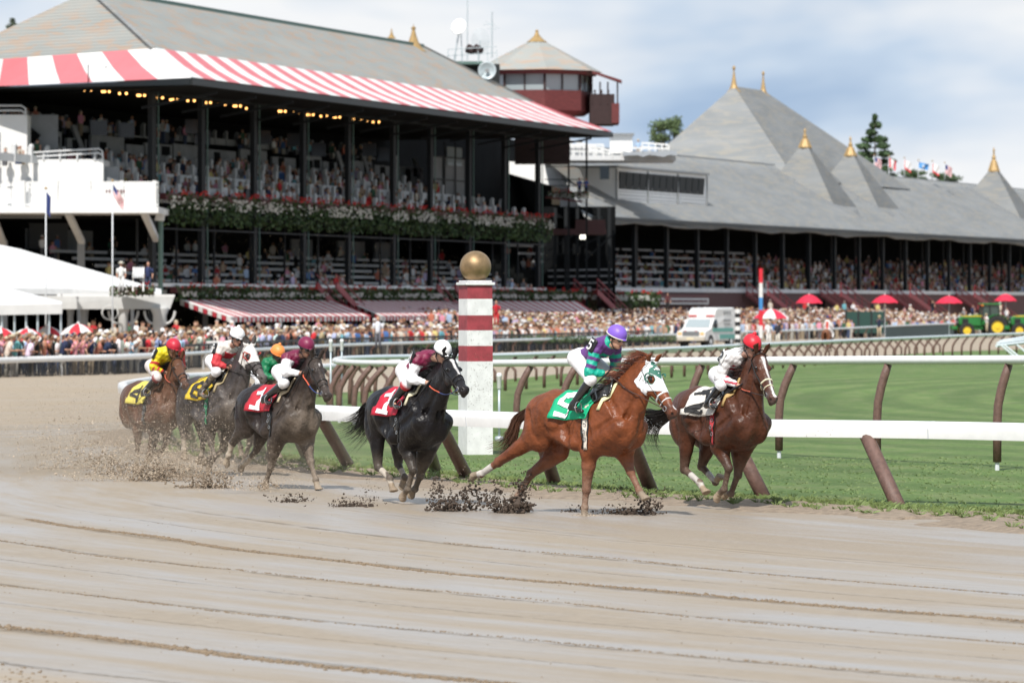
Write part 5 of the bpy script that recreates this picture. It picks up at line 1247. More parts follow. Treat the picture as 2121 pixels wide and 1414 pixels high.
cl_e = at(-190, 187, 354)
stripes('awning_end', b_ + Vector((0, 0, .02)), c_, B_, cl_e, 9, M['canvaswhite'], M['canvasred'], root, sag=.15, rows=2)
stripes('awning_far_end', a_ + Vector((0, 0, .02)), e_, A_, K.P(98, -20, 18.15), 8, M['canvasred'], M['canvaswhite'], root)
mb = MB()
for p, q in ((A_, B_), (B_, cl_e), (A_, K.P(98, -20, 18.15))): mb.bar(p - Vector((0, 0, .28)), q - Vector((0, 0, .28)), .3, .42)
kb(mb, 'gutter', M['dark'])
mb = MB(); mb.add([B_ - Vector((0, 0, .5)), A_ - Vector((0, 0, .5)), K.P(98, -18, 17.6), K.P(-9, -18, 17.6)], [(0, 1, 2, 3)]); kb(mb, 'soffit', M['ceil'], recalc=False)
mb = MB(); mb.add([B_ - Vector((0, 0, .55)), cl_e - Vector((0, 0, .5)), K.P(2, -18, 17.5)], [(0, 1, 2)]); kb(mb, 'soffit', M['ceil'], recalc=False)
# hanging truss arms under the eave
mb = MB()
for i in range(13):
    u = -3 + i * 8; mb.bar(K.P(u, 5.6, 17.4), K.P(u, 0, 16.4), .16, .16); mb.bar(K.P(u, 0, 17.5), K.P(u + 6, 3, 17.3), .12, .12)
kb(mb, 'eave_struts', M['column'])
for x in (858, 811):   # gold finials on the far side ridge
    b = K.P(K.U(858, -6.8) - .2, -6.8, 24.6) if x == 858 else at(811, 80, 445); s_ = 1.0 if x == 858 else .38
    r = empty('finial', b, label='tall gold finial on the clubhouse ridge' if x == 858 else 'small gold finial tip showing over the clubhouse ridge', cat='finial', group='gold roof finials')
    mb = MB(); mb.lathe((0, 0, 0), [(1.15 * s_, 0), (.75 * s_, .35 * s_), (.42 * s_, .9 * s_), (.22 * s_, 1.5 * s_), (.13 * s_, 1.9 * s_), (.2 * s_, 2.0 * s_), (.2 * s_, 2.1 * s_), (.04, 2.2 * s_), (.02, 2.4 * s_)], 8); mb.build('spike', M['gold'], r)
# columns
cols = [(320, .62), (422, .5), (530, .46), (632, .46), (725, .44), (818, .44), (895, .44), (975, .44), (1048, .42), (1118, .5)]
for px_, wd in cols:
    u = K.U(px_, 0); mb = MB(); boxf(mb, K, u - wd / 2 - .1, u + wd / 2 + .1, -.35, .0, -.5, 18.0)
    o = kb(mb, 'column', M['column']); mb = MB(); mb.tube([K.P(u + .45, .12, -.5), K.P(u + .45, .12, 17.8)], .045, 6); q = mb.build('downpipe', M['greenpipe']); q.parent = o; q.matrix_parent_inverse = Matrix.Identity(4)
# floors and the back walls
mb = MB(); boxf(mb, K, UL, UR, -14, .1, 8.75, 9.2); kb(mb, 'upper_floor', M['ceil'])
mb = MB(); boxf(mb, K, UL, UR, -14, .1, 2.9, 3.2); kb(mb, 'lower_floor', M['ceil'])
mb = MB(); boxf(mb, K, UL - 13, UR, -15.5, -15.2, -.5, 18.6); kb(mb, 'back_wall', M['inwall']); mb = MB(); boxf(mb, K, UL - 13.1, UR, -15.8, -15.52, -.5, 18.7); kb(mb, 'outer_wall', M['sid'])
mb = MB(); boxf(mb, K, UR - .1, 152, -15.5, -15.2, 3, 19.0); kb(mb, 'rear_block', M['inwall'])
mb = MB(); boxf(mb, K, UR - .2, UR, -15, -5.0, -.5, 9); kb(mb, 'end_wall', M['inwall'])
# upper deck: stepped boxes with white parapets and round-topped posts
rk = random.Random(11)
M['parapet'] = mat('box_parapet', (.60, .61, .62), .6, noise=.12, nscale=.5)
def tier_row(parent, u0, u1, v, z, hgt, post_step, post_h, gap=.12, m=M['parapet'], thick=.14, name='parapet'):
    mb = MB(); u = u0; boxf(mb, K, u0 - .2, u1, v - thick, v - .02, z, z + .12)
    while u < u1:
        w_ = post_step * (1 if rk.random() > gap else 0)
        if w_: boxf(mb, K, u, min(u + post_step - .02, u1), v - thick, v, z, z + hgt)
        boxf(mb, K, u - .15, u + .15, v - thick - .1, v + .06, z, z + post_h); mb.ball(K.P(u, v - .05, z + post_h), .19, 6, 4)
        u += post_step
    kb(mb, name, m)
tier_row(root, UL + 1, UR - 2, -.6, 9.9, .6, 3.0, 1.25, gap=.02)
tier_row(root, UL + 1, UR - 4, -2.6, 10.7, .6, 2.9, 1.25, gap=.06)
tier_row(root, UL + 2, 84, -4.6, 11.7, .6, 3.1, 1.25, gap=.12)
tier_row(root, UL - 12, 80, -6.6, 12.5, .55, 3.0, 1.15, gap=.25)
mb = MB(); boxf(mb, K, UL, UR, -4.5, -.7, 9.2, 9.8); boxf(mb, K, UL, UR, -6.5, -2.7, 9.8, 10.6); boxf(mb, K, UL, UR - 8, -14, -4.7, 10.6, 11.5); kb(mb, 'seat_deck', M['ceil'])
# mezzanine: white panels with dark doorways, windows and slanting stair walls
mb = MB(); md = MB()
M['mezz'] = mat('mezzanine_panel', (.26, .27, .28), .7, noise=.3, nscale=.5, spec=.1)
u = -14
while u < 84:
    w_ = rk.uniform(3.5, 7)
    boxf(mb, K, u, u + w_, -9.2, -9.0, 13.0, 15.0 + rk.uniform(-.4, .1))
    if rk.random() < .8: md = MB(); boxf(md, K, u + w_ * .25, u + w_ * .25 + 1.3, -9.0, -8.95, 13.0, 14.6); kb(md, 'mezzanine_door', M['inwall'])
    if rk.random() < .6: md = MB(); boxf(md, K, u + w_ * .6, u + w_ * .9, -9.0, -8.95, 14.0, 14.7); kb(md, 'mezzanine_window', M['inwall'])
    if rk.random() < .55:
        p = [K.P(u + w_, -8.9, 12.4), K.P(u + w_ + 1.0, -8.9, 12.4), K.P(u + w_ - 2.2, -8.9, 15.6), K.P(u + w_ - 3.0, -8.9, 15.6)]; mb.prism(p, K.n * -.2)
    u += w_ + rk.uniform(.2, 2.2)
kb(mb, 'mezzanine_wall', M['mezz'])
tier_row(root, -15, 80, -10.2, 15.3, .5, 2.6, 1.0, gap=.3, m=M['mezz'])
for px_, py_ in [(205, 265), (262, 270), (400, 262), (420, 285), (545, 285), (610, 290), (660, 310), (765, 310), (795, 320), (935, 320)]:
    q = K.P(K.U(px_, -8), -8, K.Z(px_, py_, -8)); mb = MB(); mb.box(q, (1.2, .3, 1.1), 0); kb(mb, 'television', M['glass'])
# glazed white bay and stair at the far end of the upper deck
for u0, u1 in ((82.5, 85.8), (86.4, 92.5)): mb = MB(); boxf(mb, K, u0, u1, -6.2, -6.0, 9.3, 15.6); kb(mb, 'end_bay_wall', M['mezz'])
mb = MB()
boxf(mb, K, 73, 74, -6.5, -6.2, 11, 15.4)
kb(mb, 'end_bay_wall', M['mezz'])
mb = MB()
for z in (10.6, 11.2, 13.6, 15.6): boxf(mb, K, 82.5, 92.5, -5.9, -5.8, z, z + .1)
for u in (82.5, 86, 89.2, 92.5): boxf(mb, K, u, u + .12, -5.9, -5.8, 9.3, 17)
kb(mb, 'end_bay_frame', M['column'])
mb = MB(); boxf(mb, K, 84, 85, -5.95, -5.85, 10.2, 12.9); boxf(mb, K, 87, 91.4, -5.95, -5.9, 15.0, 16.6); kb(mb, 'end_bay_window', M['lightglass'])
# stage lights along the upper deck
for i, (x, y) in enumerate([(183, 187), (220, 190), (256, 194), (293, 198), (331, 203), (361, 207), (397, 209), (430, 213), (461, 217), (492, 220), (518, 225), (585, 231), (616, 234), (643, 238), (672, 241), (698, 243), (727, 247), (755, 250), (780, 253)]):
    v = -2.0; u = K.U(x, v) if x > 300 else 0
    q = K.P(u, v, K.Z(x, y, v)) if x > 300 else at(x, y, 338)
    lab = 'warm-bulb lamp under the clubhouse eave, ' + (['leftmost', 'second from the left', 'third from the left', 'fourth from the left', 'just right of the corner column', 'sixth from the left', 'seventh from the left', 'eighth from the left', 'ninth from the left', 'tenth from the left', 'eleventh from the left', 'eighth from the right', 'seventh from the right', 'sixth from the right', 'fifth from the right', 'fourth from the right', 'third from the right', 'second from the right', 'rightmost'][i]) + ' in the row'
    r = empty('chandelier', q, label=lab, cat='lamp', group='warm lamps under the clubhouse eave')
    mb = MB(); mb.tube([(0, 0, .2), (0, 0, 1.8)], .04, 5); mb.bar((-.35, 0, .2), (.35, 0, .2), .06); mb.build('arm', M['column'], r)
    for dx in (-.26, -.1, .22) if i % 2 else (-.28, .2): mb = MB(); mb.ball((dx, -.05, 0), .085, 8, 6); mb.build('bulb', M['lamp'], r, smooth=True)
# flower boxes: foliage with red geraniums on top and white blooms below
M['bloom'] = mat('bloom', (.5, .5, .5), .6, attr=True)
def flowers(name, fr, u0, u1, v, ztop, zbot, label, dens=26, white=(.35, .62), wfrac=.3, lf=.13, seed=1):
    r = random.Random(seed); root_ = empty(name, fr.P((u0 + u1) / 2, v, zbot), label=label, cat='flower box', group='hanging flower boxes on the stands'); mb = MB(); H = ztop - zbot
    n = int((u1 - u0) * dens)
    for _ in range(n):
        u = r.uniform(u0, u1); t = r.random(); edge = .35 * math.sin(u * 2.1) + .2 * math.sin(u * 5.3); z = ztop - t * H * (1 + .12 * edge)
        out = .35 + .35 * math.sin(t * 3.1) + r.uniform(-.2, .15); p = fr.P(u, v + out, z); s_ = lf * r.uniform(.7, 1.6)
        a = Vector((r.gauss(0, 1), r.gauss(0, 1), r.gauss(0, 1))).normalized() * s_; b = Vector((r.gauss(0, 1), r.gauss(0, 1), r.gauss(0, 1))).normalized() * s_ * .7
        g_ = r.uniform(.55, 1.35); mb.col = (.042 * g_, .082 * g_, .020 * g_); mb.add([p - a, p - b, p + a, p + b], [(0, 1, 2, 3)])
    mb.build('foliage', M['leafdk'], None, recalc=False)
    fo = C.objects[-1]; fix(fo, root_)
    mb = MB()
    for _ in range(int((u1 - u0) * dens * .42)):
        u = r.uniform(u0, u1); patch = math.sin(u * .83 + seed) + math.sin(u * 2.7) * .6 + math.sin(u * .31 + 2)
        if r.random() < .40:
            if r.random() > .34 + .3 * math.sin(u * 1.7 + seed): continue
            z = ztop + r.uniform(-.12, .22); col = (.52, .02, .015)
        else:
            if patch < .15 and r.random() < .85: continue
            z = ztop - H * r.uniform(*white); col = (.72, .72, .68)
        p = fr.P(u, v + .75 + r.uniform(0, .2), z); s_ = lf * r.uniform(.35, .75); a = Vector((s_, 0, r.uniform(-.4, .4) * s_)); b = Vector((0, -.3 * s_, s_)); mb.col = col
        mb.add([p - a, p - b, p + a, p + b], [(0, 1, 2, 3)])
    o = mb.build('flowers', M['bloom'], recalc=False); fix(o, root_); o['kind'] = 'stuff'
    mb = MB(); boxf(mb, fr, u0, u1, v - .1, v + .35, ztop - .5, ztop - .05); fix(mb.build('planter', M['dkred'], None), root_)
    return root_
flowers('flower_box', K, .8, 97.5, 0.0, 10.6, 8.35, 'long green flower box with red and white blooms hanging along the upper deck', dens=64, seed=2, white=(.14, .5))
for i, (x0, x1, lab) in enumerate([(352, 655, 'flower box with red geraniums above the leftmost striped awning'), (668, 905, 'flower box with red geraniums above the middle striped awning'), (915, 1195, 'flower box behind the gold ball over the right striped awning')]):
    flowers('flower_box', K, K.U(x0), K.U(x1), 0.1, 4.0, 2.95, lab, dens=60, seed=5 + i, white=(.4, .7), lf=.12)
# lower deck: dark interior with pale bench fronts stepping up
mb = MB()
for i in range(5):
    v = -1.2 - 1.7 * i; z = 4.0 + .52 * i; u = UL + 1
    while u < UR - 1:
        w_ = rk.uniform(5, 12)
        boxf(mb, K, u, min(u + w_, UR - 1), v - .1, v, z + .3, z + .5)
        u += w_ + rk.uniform(.4, 1.6)
M['bench'] = mat('bench_front', (.33, .34, .35), .5, noise=.2, nscale=1)
kb(mb, 'bench_front', M['bench'])
mb = MB()
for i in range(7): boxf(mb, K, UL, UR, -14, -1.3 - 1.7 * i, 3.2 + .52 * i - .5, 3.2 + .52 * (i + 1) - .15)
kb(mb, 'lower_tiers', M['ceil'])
mb = MB(); boxf(mb, K, UL, UR, -.1, .12, 3.95, 4.2); kb(mb, 'lower_rail', M['sid'])
mb = MB(); boxf(mb, K, UL, UR, -.1, .1, 8.0, 8.1); kb(mb, 'upper_beam', M['column'])
for i in range(13): mb = MB(); boxf(mb, K, UL + i * 7.8, UL + i * 7.8 + .14, -1.2, -1.06, 3, 8.7); kb(mb, 'inner_post', M['column'])
for i in range(5): mb = MB(); boxf(mb, K, K.U([395, 470, 900, 990, 1060][i]), K.U([440, 520, 940, 1040, 1095][i]), -12.8, -12.6, 6.6, 8.2); kb(mb, 'back_window', M['mezz'])
# ground floor posts behind the awnings
for x in (425, 510, 560, 640, 700, 735, 800, 880, 940, 1040, 1100, 1160): mb = MB(); q = K.P(K.U(x, .5), .5, 0); mb.box((q.x, q.y, 1.2), (.32, .3, 3.4)); kb(mb, 'ground_post', M['grey'])
mb = MB(); boxf(mb, K, UL, UR, -3, -2.8, -.5, 3); kb(mb, 'ground_wall', M['inwall'])
# striped ground-floor awnings
M['aw_r'] = mat('awning_dull_red', (.46, .075, .09), .8); M['aw_w'] = mat('awning_dull_white', (.74, .71, .70), .8)
for i, (x0, x1, xb0, xb1, lab) in enumerate([(372, 690, 478, 768, 'red and white striped awning with scalloped edge, leftmost of the three'), (712, 935, 790, 1000, 'middle red and white striped awning behind the winning post'), (925, 1195, 1010, 1237, 'right red and white striped awning beside the red stairs')]):
    r = empty('striped_awning', K.P(K.U((x0 + x1) / 2), 1, 1.2), label=lab, cat='awning', group='striped awnings over the ground floor')
    v1 = 6.5; p00, p01 = K.P(K.U(x0, .4), .4, 3.0), K.P(K.U(x1, .4), .4, 3.0); p10, p11 = K.P(K.U(xb0, v1), v1, 1.78), K.P(K.U(xb1, v1), v1, 1.78); n = 34
    stripes('canvas', p00, p01, p10, p11, n, M['aw_w'], M['aw_r'], r)
    mb = MB()
    for k in range(n * 2):
        mb.mi = k % 2; a, b = p10.lerp(p11, k / n / 2), p10.lerp(p11, (k + .92) / n / 2); dn = Vector((0, 0, -.34)); mb.add([a, b, b + dn * .8, a.lerp(b, .5) + dn, a + dn * .8], [(0, 1, 2, 3, 4)])
    kb(mb, 'scalloped_edge', [M['canvaswhite'], M['canvasred2']], r, recalc=False)
    mb = MB()
    for k in range(n // 3):
        mb.mi = k % 2; a, b = p10.lerp(p00, k / (n // 3)), p10.lerp(p00, (k + .9) / (n // 3)); dn = Vector((0, 0, -.34)); mb.add([a, b, b + dn, a + dn], [(0, 1, 2, 3)])
    kb(mb, 'side_valance', [M['canvaswhite'], M['canvasred2']], r, recalc=False)
    mb = MB()
    for k in range(4): mb = MB(); q = p10.lerp(p11, .02 + k * .32); mb.tube([Vector((q.x, q.y, gz(340))), q], .05, 6); kb(mb, 'awning_pole', M['galv'], r)
# ---- white end wing with balconies, left of the corner column ----
wing = empty('balcony_wing', at(160, 633, 334) - Vector((0, 0, 3)), label='white boarded balcony wing at the left end of the clubhouse', cat='building')
def pxbox(mb, x0, x1, y0, y1, Y0_, Y1_):   # a real box whose front face spans the measured extent at its own depth
    a = at(x0, y1, Y0_); b = at(x1, y0, Y0_); mb.box(((a.x + b.x) / 2, (Y0_ + Y1_) / 2, (a.z + b.z) / 2), (b.x - a.x, Y1_ - Y0_, b.z - a.z)); return mb
def clap(mb, x0, x1, y0, y1, Y): # clapboard lines
    a = at(x0, y1, Y); b = at(x1, y0, Y); z = a.z
    while z < b.z - .1: mb.box(((a.x + b.x) / 2, Y - .015, z), (b.x - a.x, .04, .03)); z += .28
mb = MB(); pxbox(mb, -80, 56, 238, 378, 336, 346); kb(mb, 'upper_wall', M['sid'], wing)
mb = MB(); pxbox(mb, 56.2, 214, 330, 378, 336.2, 342); kb(mb, 'parapet_wall', M['sid'], wing)
mb = MB(); pxbox(mb, -80, 328, 428, 441, 331.5, 342); kb(mb, 'balcony_floor', M['white'], wing)
mb = MB(); pxbox(mb, -80, 318, 376, 430, 335.2, 335.6); kb(mb, 'balcony_back', M['sid'], wing)
mb = MB()
for y in (378, 388, 424): a, b = at(-80, y, 332), at(328, y, 332); mb.bar(a, b, .12, .14)
for i in range(54): x = -76 + i * 7.6; mb.bar(at(x, 378, 332), at(x, 430, 332), .05, .05)
for i in range(6): x = -20 + i * 68; mb.bar(at(x, 374, 331.9), at(x, 430, 331.9), .26, .2)
kb(mb, 'balcony_railing', M['white'], wing)
mb = MB(); 
for y0 in (317, 326):
    mb.tube([at(56, y0, 336.1), at(205, y0 - 9, 336.1), at(212, y0 - 4, 336.1), at(213, 330, 336.1)], .07, 6)
for x in (90, 124, 160, 196): mb.bar(at(x, 331, 336.1), at(x, 318, 336.1), .10)
for y0 in (219, 229): mb.tube([at(-10, y0, 336), at(44, y0, 336), at(53, y0 + 6, 336), at(53, 240, 336)], .08, 6)
kb(mb, 'pipe_rail', M['sidgrey'], wing)
for (x0, y0, x1, y1) in ((140, 440, 170, 502), (297, 438, 324, 496), (-14, 450, 8, 506)):
    mb = MB(); mb.bar(at(x0, y0, 333), at(x1, y1, 339), .42, .35); kb(mb, 'balcony_brace', M['sidgrey'], wing)
for x in (168, 8): mb = MB(); mb.bar(at(x, 498, 339), Vector((at(x, 500, 339).x, 339, gz(339))), .5, .4); kb(mb, 'brace_column', M['grey'], wing)
mb = MB(); pxbox(mb, 56, 120, 238, 376, 339, 339.3); kb(mb, 'stair_wall', M['mezz'], wing)
mb = MB(); mb.prism([at(60, 262, 338.7), at(84, 280, 338.7), at(60, 305, 338.7)], (0, .3, 0)); kb(mb, 'stair_void', M['inwall'], wing)
mb = MB(); pxbox(mb, -80, 320, 448, 452, 341, 341.4); kb(mb, 'lower_beam', M['grey'], wing)
mb = MB(); pxbox(mb, 60, 140, 462, 520, 350, 350.4); kb(mb, 'dim_back_wall', mat('dim_white', (.10, .10, .10), .7), wing)
mb = MB(); pxbox(mb, 215, 246, 345, 378, 337, 338); kb(mb, 'mesh_gate', M['grey'], wing)
# lettering suggestion on the balcony: a dark red wordmark board and an orange emblem
mb = MB()
for i, x in enumerate([219, 225, 231, 237, 243, 249, 255]): pxbox(mb, x, x + 3.4, 393, 400, 331.7, 331.75)
kb(mb, 'lettering', M['dkred'], wing)
# lamp standard beside the corner column
r = empty('speaker_pole', K.P(K.U(333, 1), 1.0, gz(340)), label='pale speaker box on a verdigris pole at the clubhouse corner', cat='pole')
q = K.P(K.U(333, 1), 1.0, 0); mb = MB(); mb.tube([Vector((q.x, q.y, -.5)), Vector((q.x, q.y, 8.6))], .16, 8); kb(mb, 'pole', M['greenpipe'], r)
mb = MB(); mb.hexa([at(x, y, Y_) for Y_, yy in ((337, 0),) for x, y in ()] or [at(320, 457, 337), at(340, 458, 337), at(340, 458, 338), at(320, 457, 338), at(325, 436, 337), at(343, 437, 337), at(343, 437, 338), at(325, 436, 338)]); kb(mb, 'speaker_box', M['white'], r, bevel=.05)
# ================= announcer's tower =================
tw = empty('announcer_tower', at(1140, 250, 432), label='octagonal red shingled announcer tower with gold-tipped slate roof', cat='tower')
tc = at(1112, 145, 436); Rr = 5.0 * 1.0
def octo(cx, cy, r, z, a0=R(8)): return [Vector((cx + r * math.cos(a0 + 2 * math.pi * k / 8), cy + r * math.sin(a0 + 2 * math.pi * k / 8), z)) for k in range(8)]
zE = at(0, 150, 436).z; zA = at(0, 82, 436).z
mb = MB(); ring = octo(tc.x, tc.y, 6.0, zE); mb.add(ring + [Vector((tc.x, tc.y, zA + .2))], [(k, (k + 1) % 8, 8) for k in range(8)] + [tuple(range(7, -1, -1))]); kb(mb, 'roof', M['slate1'], tw)
mb = MB(); mb.lathe((tc.x, tc.y, zA - .25), [(.95, 0), (.6, .25), (.25, .6), (.12, .9), (.16, 1.0), (.03, 1.15)], 8); kb(mb, 'finial', M['gold'], tw)
zW1 = zE - .35; zW0 = at(0, 191, 436).z; zP = at(0, 232, 436).z
mb = MB(); mb.add(octo(tc.x, tc.y, 5.6, zE - .02) + octo(tc.x, tc.y, 5.4, zW1), [(k, (k + 1) % 8, 8 + (k + 1) % 8, 8 + k) for k in range(8)] + [tuple(range(8, 16))]); kb(mb, 'eave_band', M['dkred'], tw)
mb = MB(); mb.add(octo(tc.x, tc.y, 4.75, zW1) + octo(tc.x, tc.y, 4.75, zW0), [(k, (k + 1) % 8, 8 + (k + 1) % 8, 8 + k) for k in range(8)]); kb(mb, 'window_band', M['lightglass'], tw)
mb = MB(); O1, O2 = octo(tc.x, tc.y, 4.85, zW1), octo(tc.x, tc.y, 4.85, zW0)
for k in range(8):
    mb = MB(); mb.bar(O1[k], O2[k], .22); kb(mb, 'window_post', M['shingledk'], tw)
    mb = MB(); m1, m2 = O1[k].lerp(O1[(k + 1) % 8], .5), O2[k].lerp(O2[(k + 1) % 8], .5); mb.bar(m1, m2, .12); kb(mb, 'window_post', M['shingledk'], tw)
mb = MB(); mb.add(octo(tc.x, tc.y, 4.95, zW0) + octo(tc.x, tc.y, 4.95, zP) + octo(tc.x, tc.y, 4.3, zP - .4), [(k, (k + 1) % 8, 8 + (k + 1) % 8, 8 + k) for k in range(8)] + [(8 + k, 8 + (k + 1) % 8, 16 + (k + 1) % 8, 16 + k) for k in range(8)] + [tuple(range(16, 24)), tuple(range(7, -1, -1))]); kb(mb, 'shingle_panel', M['shingle'], tw)
mb = MB(); mb.box((tc.x + .5, tc.y + 3, 20), (5, 5, 9)); kb(mb, 'tower_shaft', M['shingledk'], tw)
mb = MB(); pxbox(mb, 1222, 1273, 195, 257, 434, 440); kb(mb, 'annex_wall', M['shingledk'], tw)
mb = MB(); pxbox(mb, 1267, 1283, 214, 255, 433.8, 440); kb(mb, 'annex_corner', M['shingle'], tw)
mb = MB(); p = [at(1226, 152, 433), at(1288, 172, 433), at(1288, 174, 441), at(1226, 152, 441)]; mb.prism(p, (0, 0, .25)); kb(mb, 'annex_roof', M['shingle'], tw)
mb = MB()
for x in (1226, 1243, 1259, 1279): mb.bar(at(x, 170 if x > 1230 else 155, 434), at(x, 216, 434), .14)
kb(mb, 'annex_posts', M['shingledk'], tw)
# antenna platform on the roof between ridge and tower
pf = empty('antenna_platform', at(975, 130, 425), label='rooftop platform crowded with dishes and aerials left of the tower', cat='platform')
mb = MB(); pxbox(mb, 940, 1000, 127, 133, 424, 428); kb(mb, 'deck', M['greenpipe'], pf)
mb = MB(); pxbox(mb, 960, 1035, 133, 176, 427, 430); kb(mb, 'support', M['dark'], pf)
mb = MB()
for x in (928, 944, 958, 990, 1010, 1029): mb.bar(at(x, 103, 424), at(x, 130, 424), .07)
for y in (97, 110): mb.bar(at(928, y + 6, 424), at(1029, y, 424), .07)
kb(mb, 'guard_rail', M['galv'], pf)
mb = MB(); mb.tube([at(1019, 25, 426), at(1019, 120, 426)], .07, 5); mb.bar(at(1000, 52, 426), at(1025, 50, 426), .05); mb.bar(at(1005, 45, 426), at(1036, 60, 426), .04); mb.tube([at(968, 0, 427), at(968, 125, 427)], .05, 5); mb.bar(at(1009, 60, 426), at(1030, 61, 426), .05); kb(mb, 'aerial', M['galv'], pf)
def dish(c, r, axis, name, m, depth=.28, open_=True):
    ax = Vector(axis).normalized(); u = ax.orthogonal().normalized(); v = ax.cross(u); mb = MB(); P = []
    for i in range(6):
        q = i / 5 * r; P.append([c + (u * math.cos(t) + v * math.sin(t)) * q + ax * (depth * (q / r) ** 2 * r) for t in np.linspace(0, 2 * math.pi, 21)])
    mb.grid(P); o = kb(mb, name, m, pf, solid=.04, smooth=True); return o
dish(at(952, 57, 424), .72, (-.4, -1, .3), 'satellite_dish', M['white'])
mb = MB(); mb.tube([at(952, 60, 424.5), at(940, 128, 424.5)], .07, 5); mb.tube([at(955, 70, 424.5), at(957, 128, 424.5)], .05, 5); kb(mb, 'dish_mast', M['galv'], pf)
mb = MB(); c_ = at(995, 85, 426)
for k in range(7): rr = .18 * (k + 1) / 1.2; mb.tube([c_ + Vector((math.cos(t) * rr * .75, 0, math.sin(t) * rr * 1.05)) for t in np.linspace(0, 6.28, 17)], .022, 4)
mb.tube([c_, at(991, 130, 426)], .06, 5); kb(mb, 'grid_dish', M['galv'], pf)
for x in (975, 990):
    mb = MB(); a = at(x, 103, 424.5); mb.tube([a + Vector((-.25, 0, .1)), a + Vector((.3, -.3, -.15))], [.42, .34], 12); kb(mb, 'drum_antenna', M['shingledk'], pf)
dish(at(1009, 147, 423), .80, (0, -1, .05), 'horn_loudspeaker', M['galv'], .45)
mb = MB(); mb.lathe((0, 0, 0), [(.01, 0), (.2, .02), (.2, .3), (.01, .32)], 10); o = kb(mb, 'horn_centre', M['grey'], pf); o.rotation_euler.x = R(90); o.matrix_parent_inverse = Matrix.Identity(4); o.location = at(1009, 147, 422.7) - pf.location
# ================= grandstand =================
G = Frame(1271, 462, (.3356, .942))
gs = empty('grandstand', G.P(0, 0, gz(462)), label='long grey slate-roofed grandstand packed with spectators on the right', cat='building')
def roofz(v): return 11.05 + (-v) * .555
mb = MB(); P = []
for i in range(61):
    u = -9 + i * 4.2; dz = .12 * math.sin(u * .22) + .08 * math.sin(u * .61)
    P.append([G.P(max(u, -9 - v * 2.15) if i < 10 else u, v, roofz(v) + dz * (1 + v / 14) - (.20 if v > 0 else 0) + (.25 * ((v + 14) / 14 - .5) ** 2 - .1)) for v in (.9, 0, -1.5, -4, -7, -10, -12.5, -14)])
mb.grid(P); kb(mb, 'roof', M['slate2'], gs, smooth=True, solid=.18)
mb = MB(); mb.add([G.P(22, -14, 18.8), G.P(243, -14, 18.8), G.P(243, -28, 11), G.P(60, -28, 11)], [(0, 1, 2, 3)]); kb(mb, 'rear_roof', M['slate2'], gs)
mb = MB(); mb.bar(G.P(21, -14, 18.95), G.P(243, -14, 18.85), .3, .25); kb(mb, 'ridge_cap', M['grey'], gs)
def pyramid(uc, vc, hu, hv, z0, z1, ridge=0, name='spire_roof', flare=.0):
    mb = MB(); p = [G.P(uc - hu, vc + hv, z0), G.P(uc + hu, vc + hv, z0), G.P(uc + hu, vc - hv, z0), G.P(uc - hu, vc - hv, z0), G.P(uc - ridge, vc, z1), G.P(uc + ridge, vc, z1)]
    mb.add(p, [(0, 1, 5, 4), (1, 2, 5), (2, 3, 4, 5), (3, 0, 4)]); return kb(mb, name, M['slate2'], gs, recalc=False)
def gold(u, v, z, h, w_, lab, thin=False):
    r = empty('finial', G.P(u, v, z), R(19.6), label=lab, cat='finial', group='gold roof finials'); mb = MB()
    if thin: pr = [(w_, 0), (w_ * .62, h * .10), (w_ * .38, h * .28), (w_ * .2, h * .55), (w_ * .09, h * .8), (w_ * .22, h * .88), (w_ * .2, h * .93), (.02, h)]
    else: pr = [(w_, 0), (w_ * .98, h * .06), (w_ * .5, h * .42), (w_ * .28, h * .50), (w_ * .36, h * .58), (w_ * .18, h * .66), (w_ * .12, h * .8), (w_ * .2, h * .86), (.02, h)]
    mb.lathe((0, 0, 0), pr, 8, R(45)); mb.build('spike', M['gold'], r)
mb = MB(); mb.add([G.P(98, -10.5, 17.2), G.P(150, -10.5, 17.2), G.P(150, -31, 17.2), G.P(98, -31, 17.2), G.P(118, -24, 29.0), G.P(130.5, -24, 29.0)], [(0, 1, 5, 4), (1, 2, 5), (2, 3, 4, 5), (3, 0, 4)]); kb(mb, 'great_roof', M['slate2'], gs, recalc=False)
pyramid(101, -10.2, 5, 5, 13.9, 21.8); pyramid(120.6, -10.2, 5, 5, 13.9, 21.4); pyramid(191.8, -10.2, 5, 5, 13.9, 21.5)
gold(118, -24, 28.3, 3.2, .95, 'tall thin gold finial at the left end of the great roof ridge', True); gold(130.3, -24, 28.3, 3.1, .85, 'tall thin gold finial at the right end of the great roof ridge', True)
gold(101, -10.2, 20.9, 2.3, .85, 'gold finial on the left small spire of the grandstand'); gold(120.6, -10.2, 20.5, 2.4, .85, 'gold finial on the middle small spire'); gold(191.8, -10.2, 20.5, 3.3, .85, 'gold finial on the small spire at the far right')
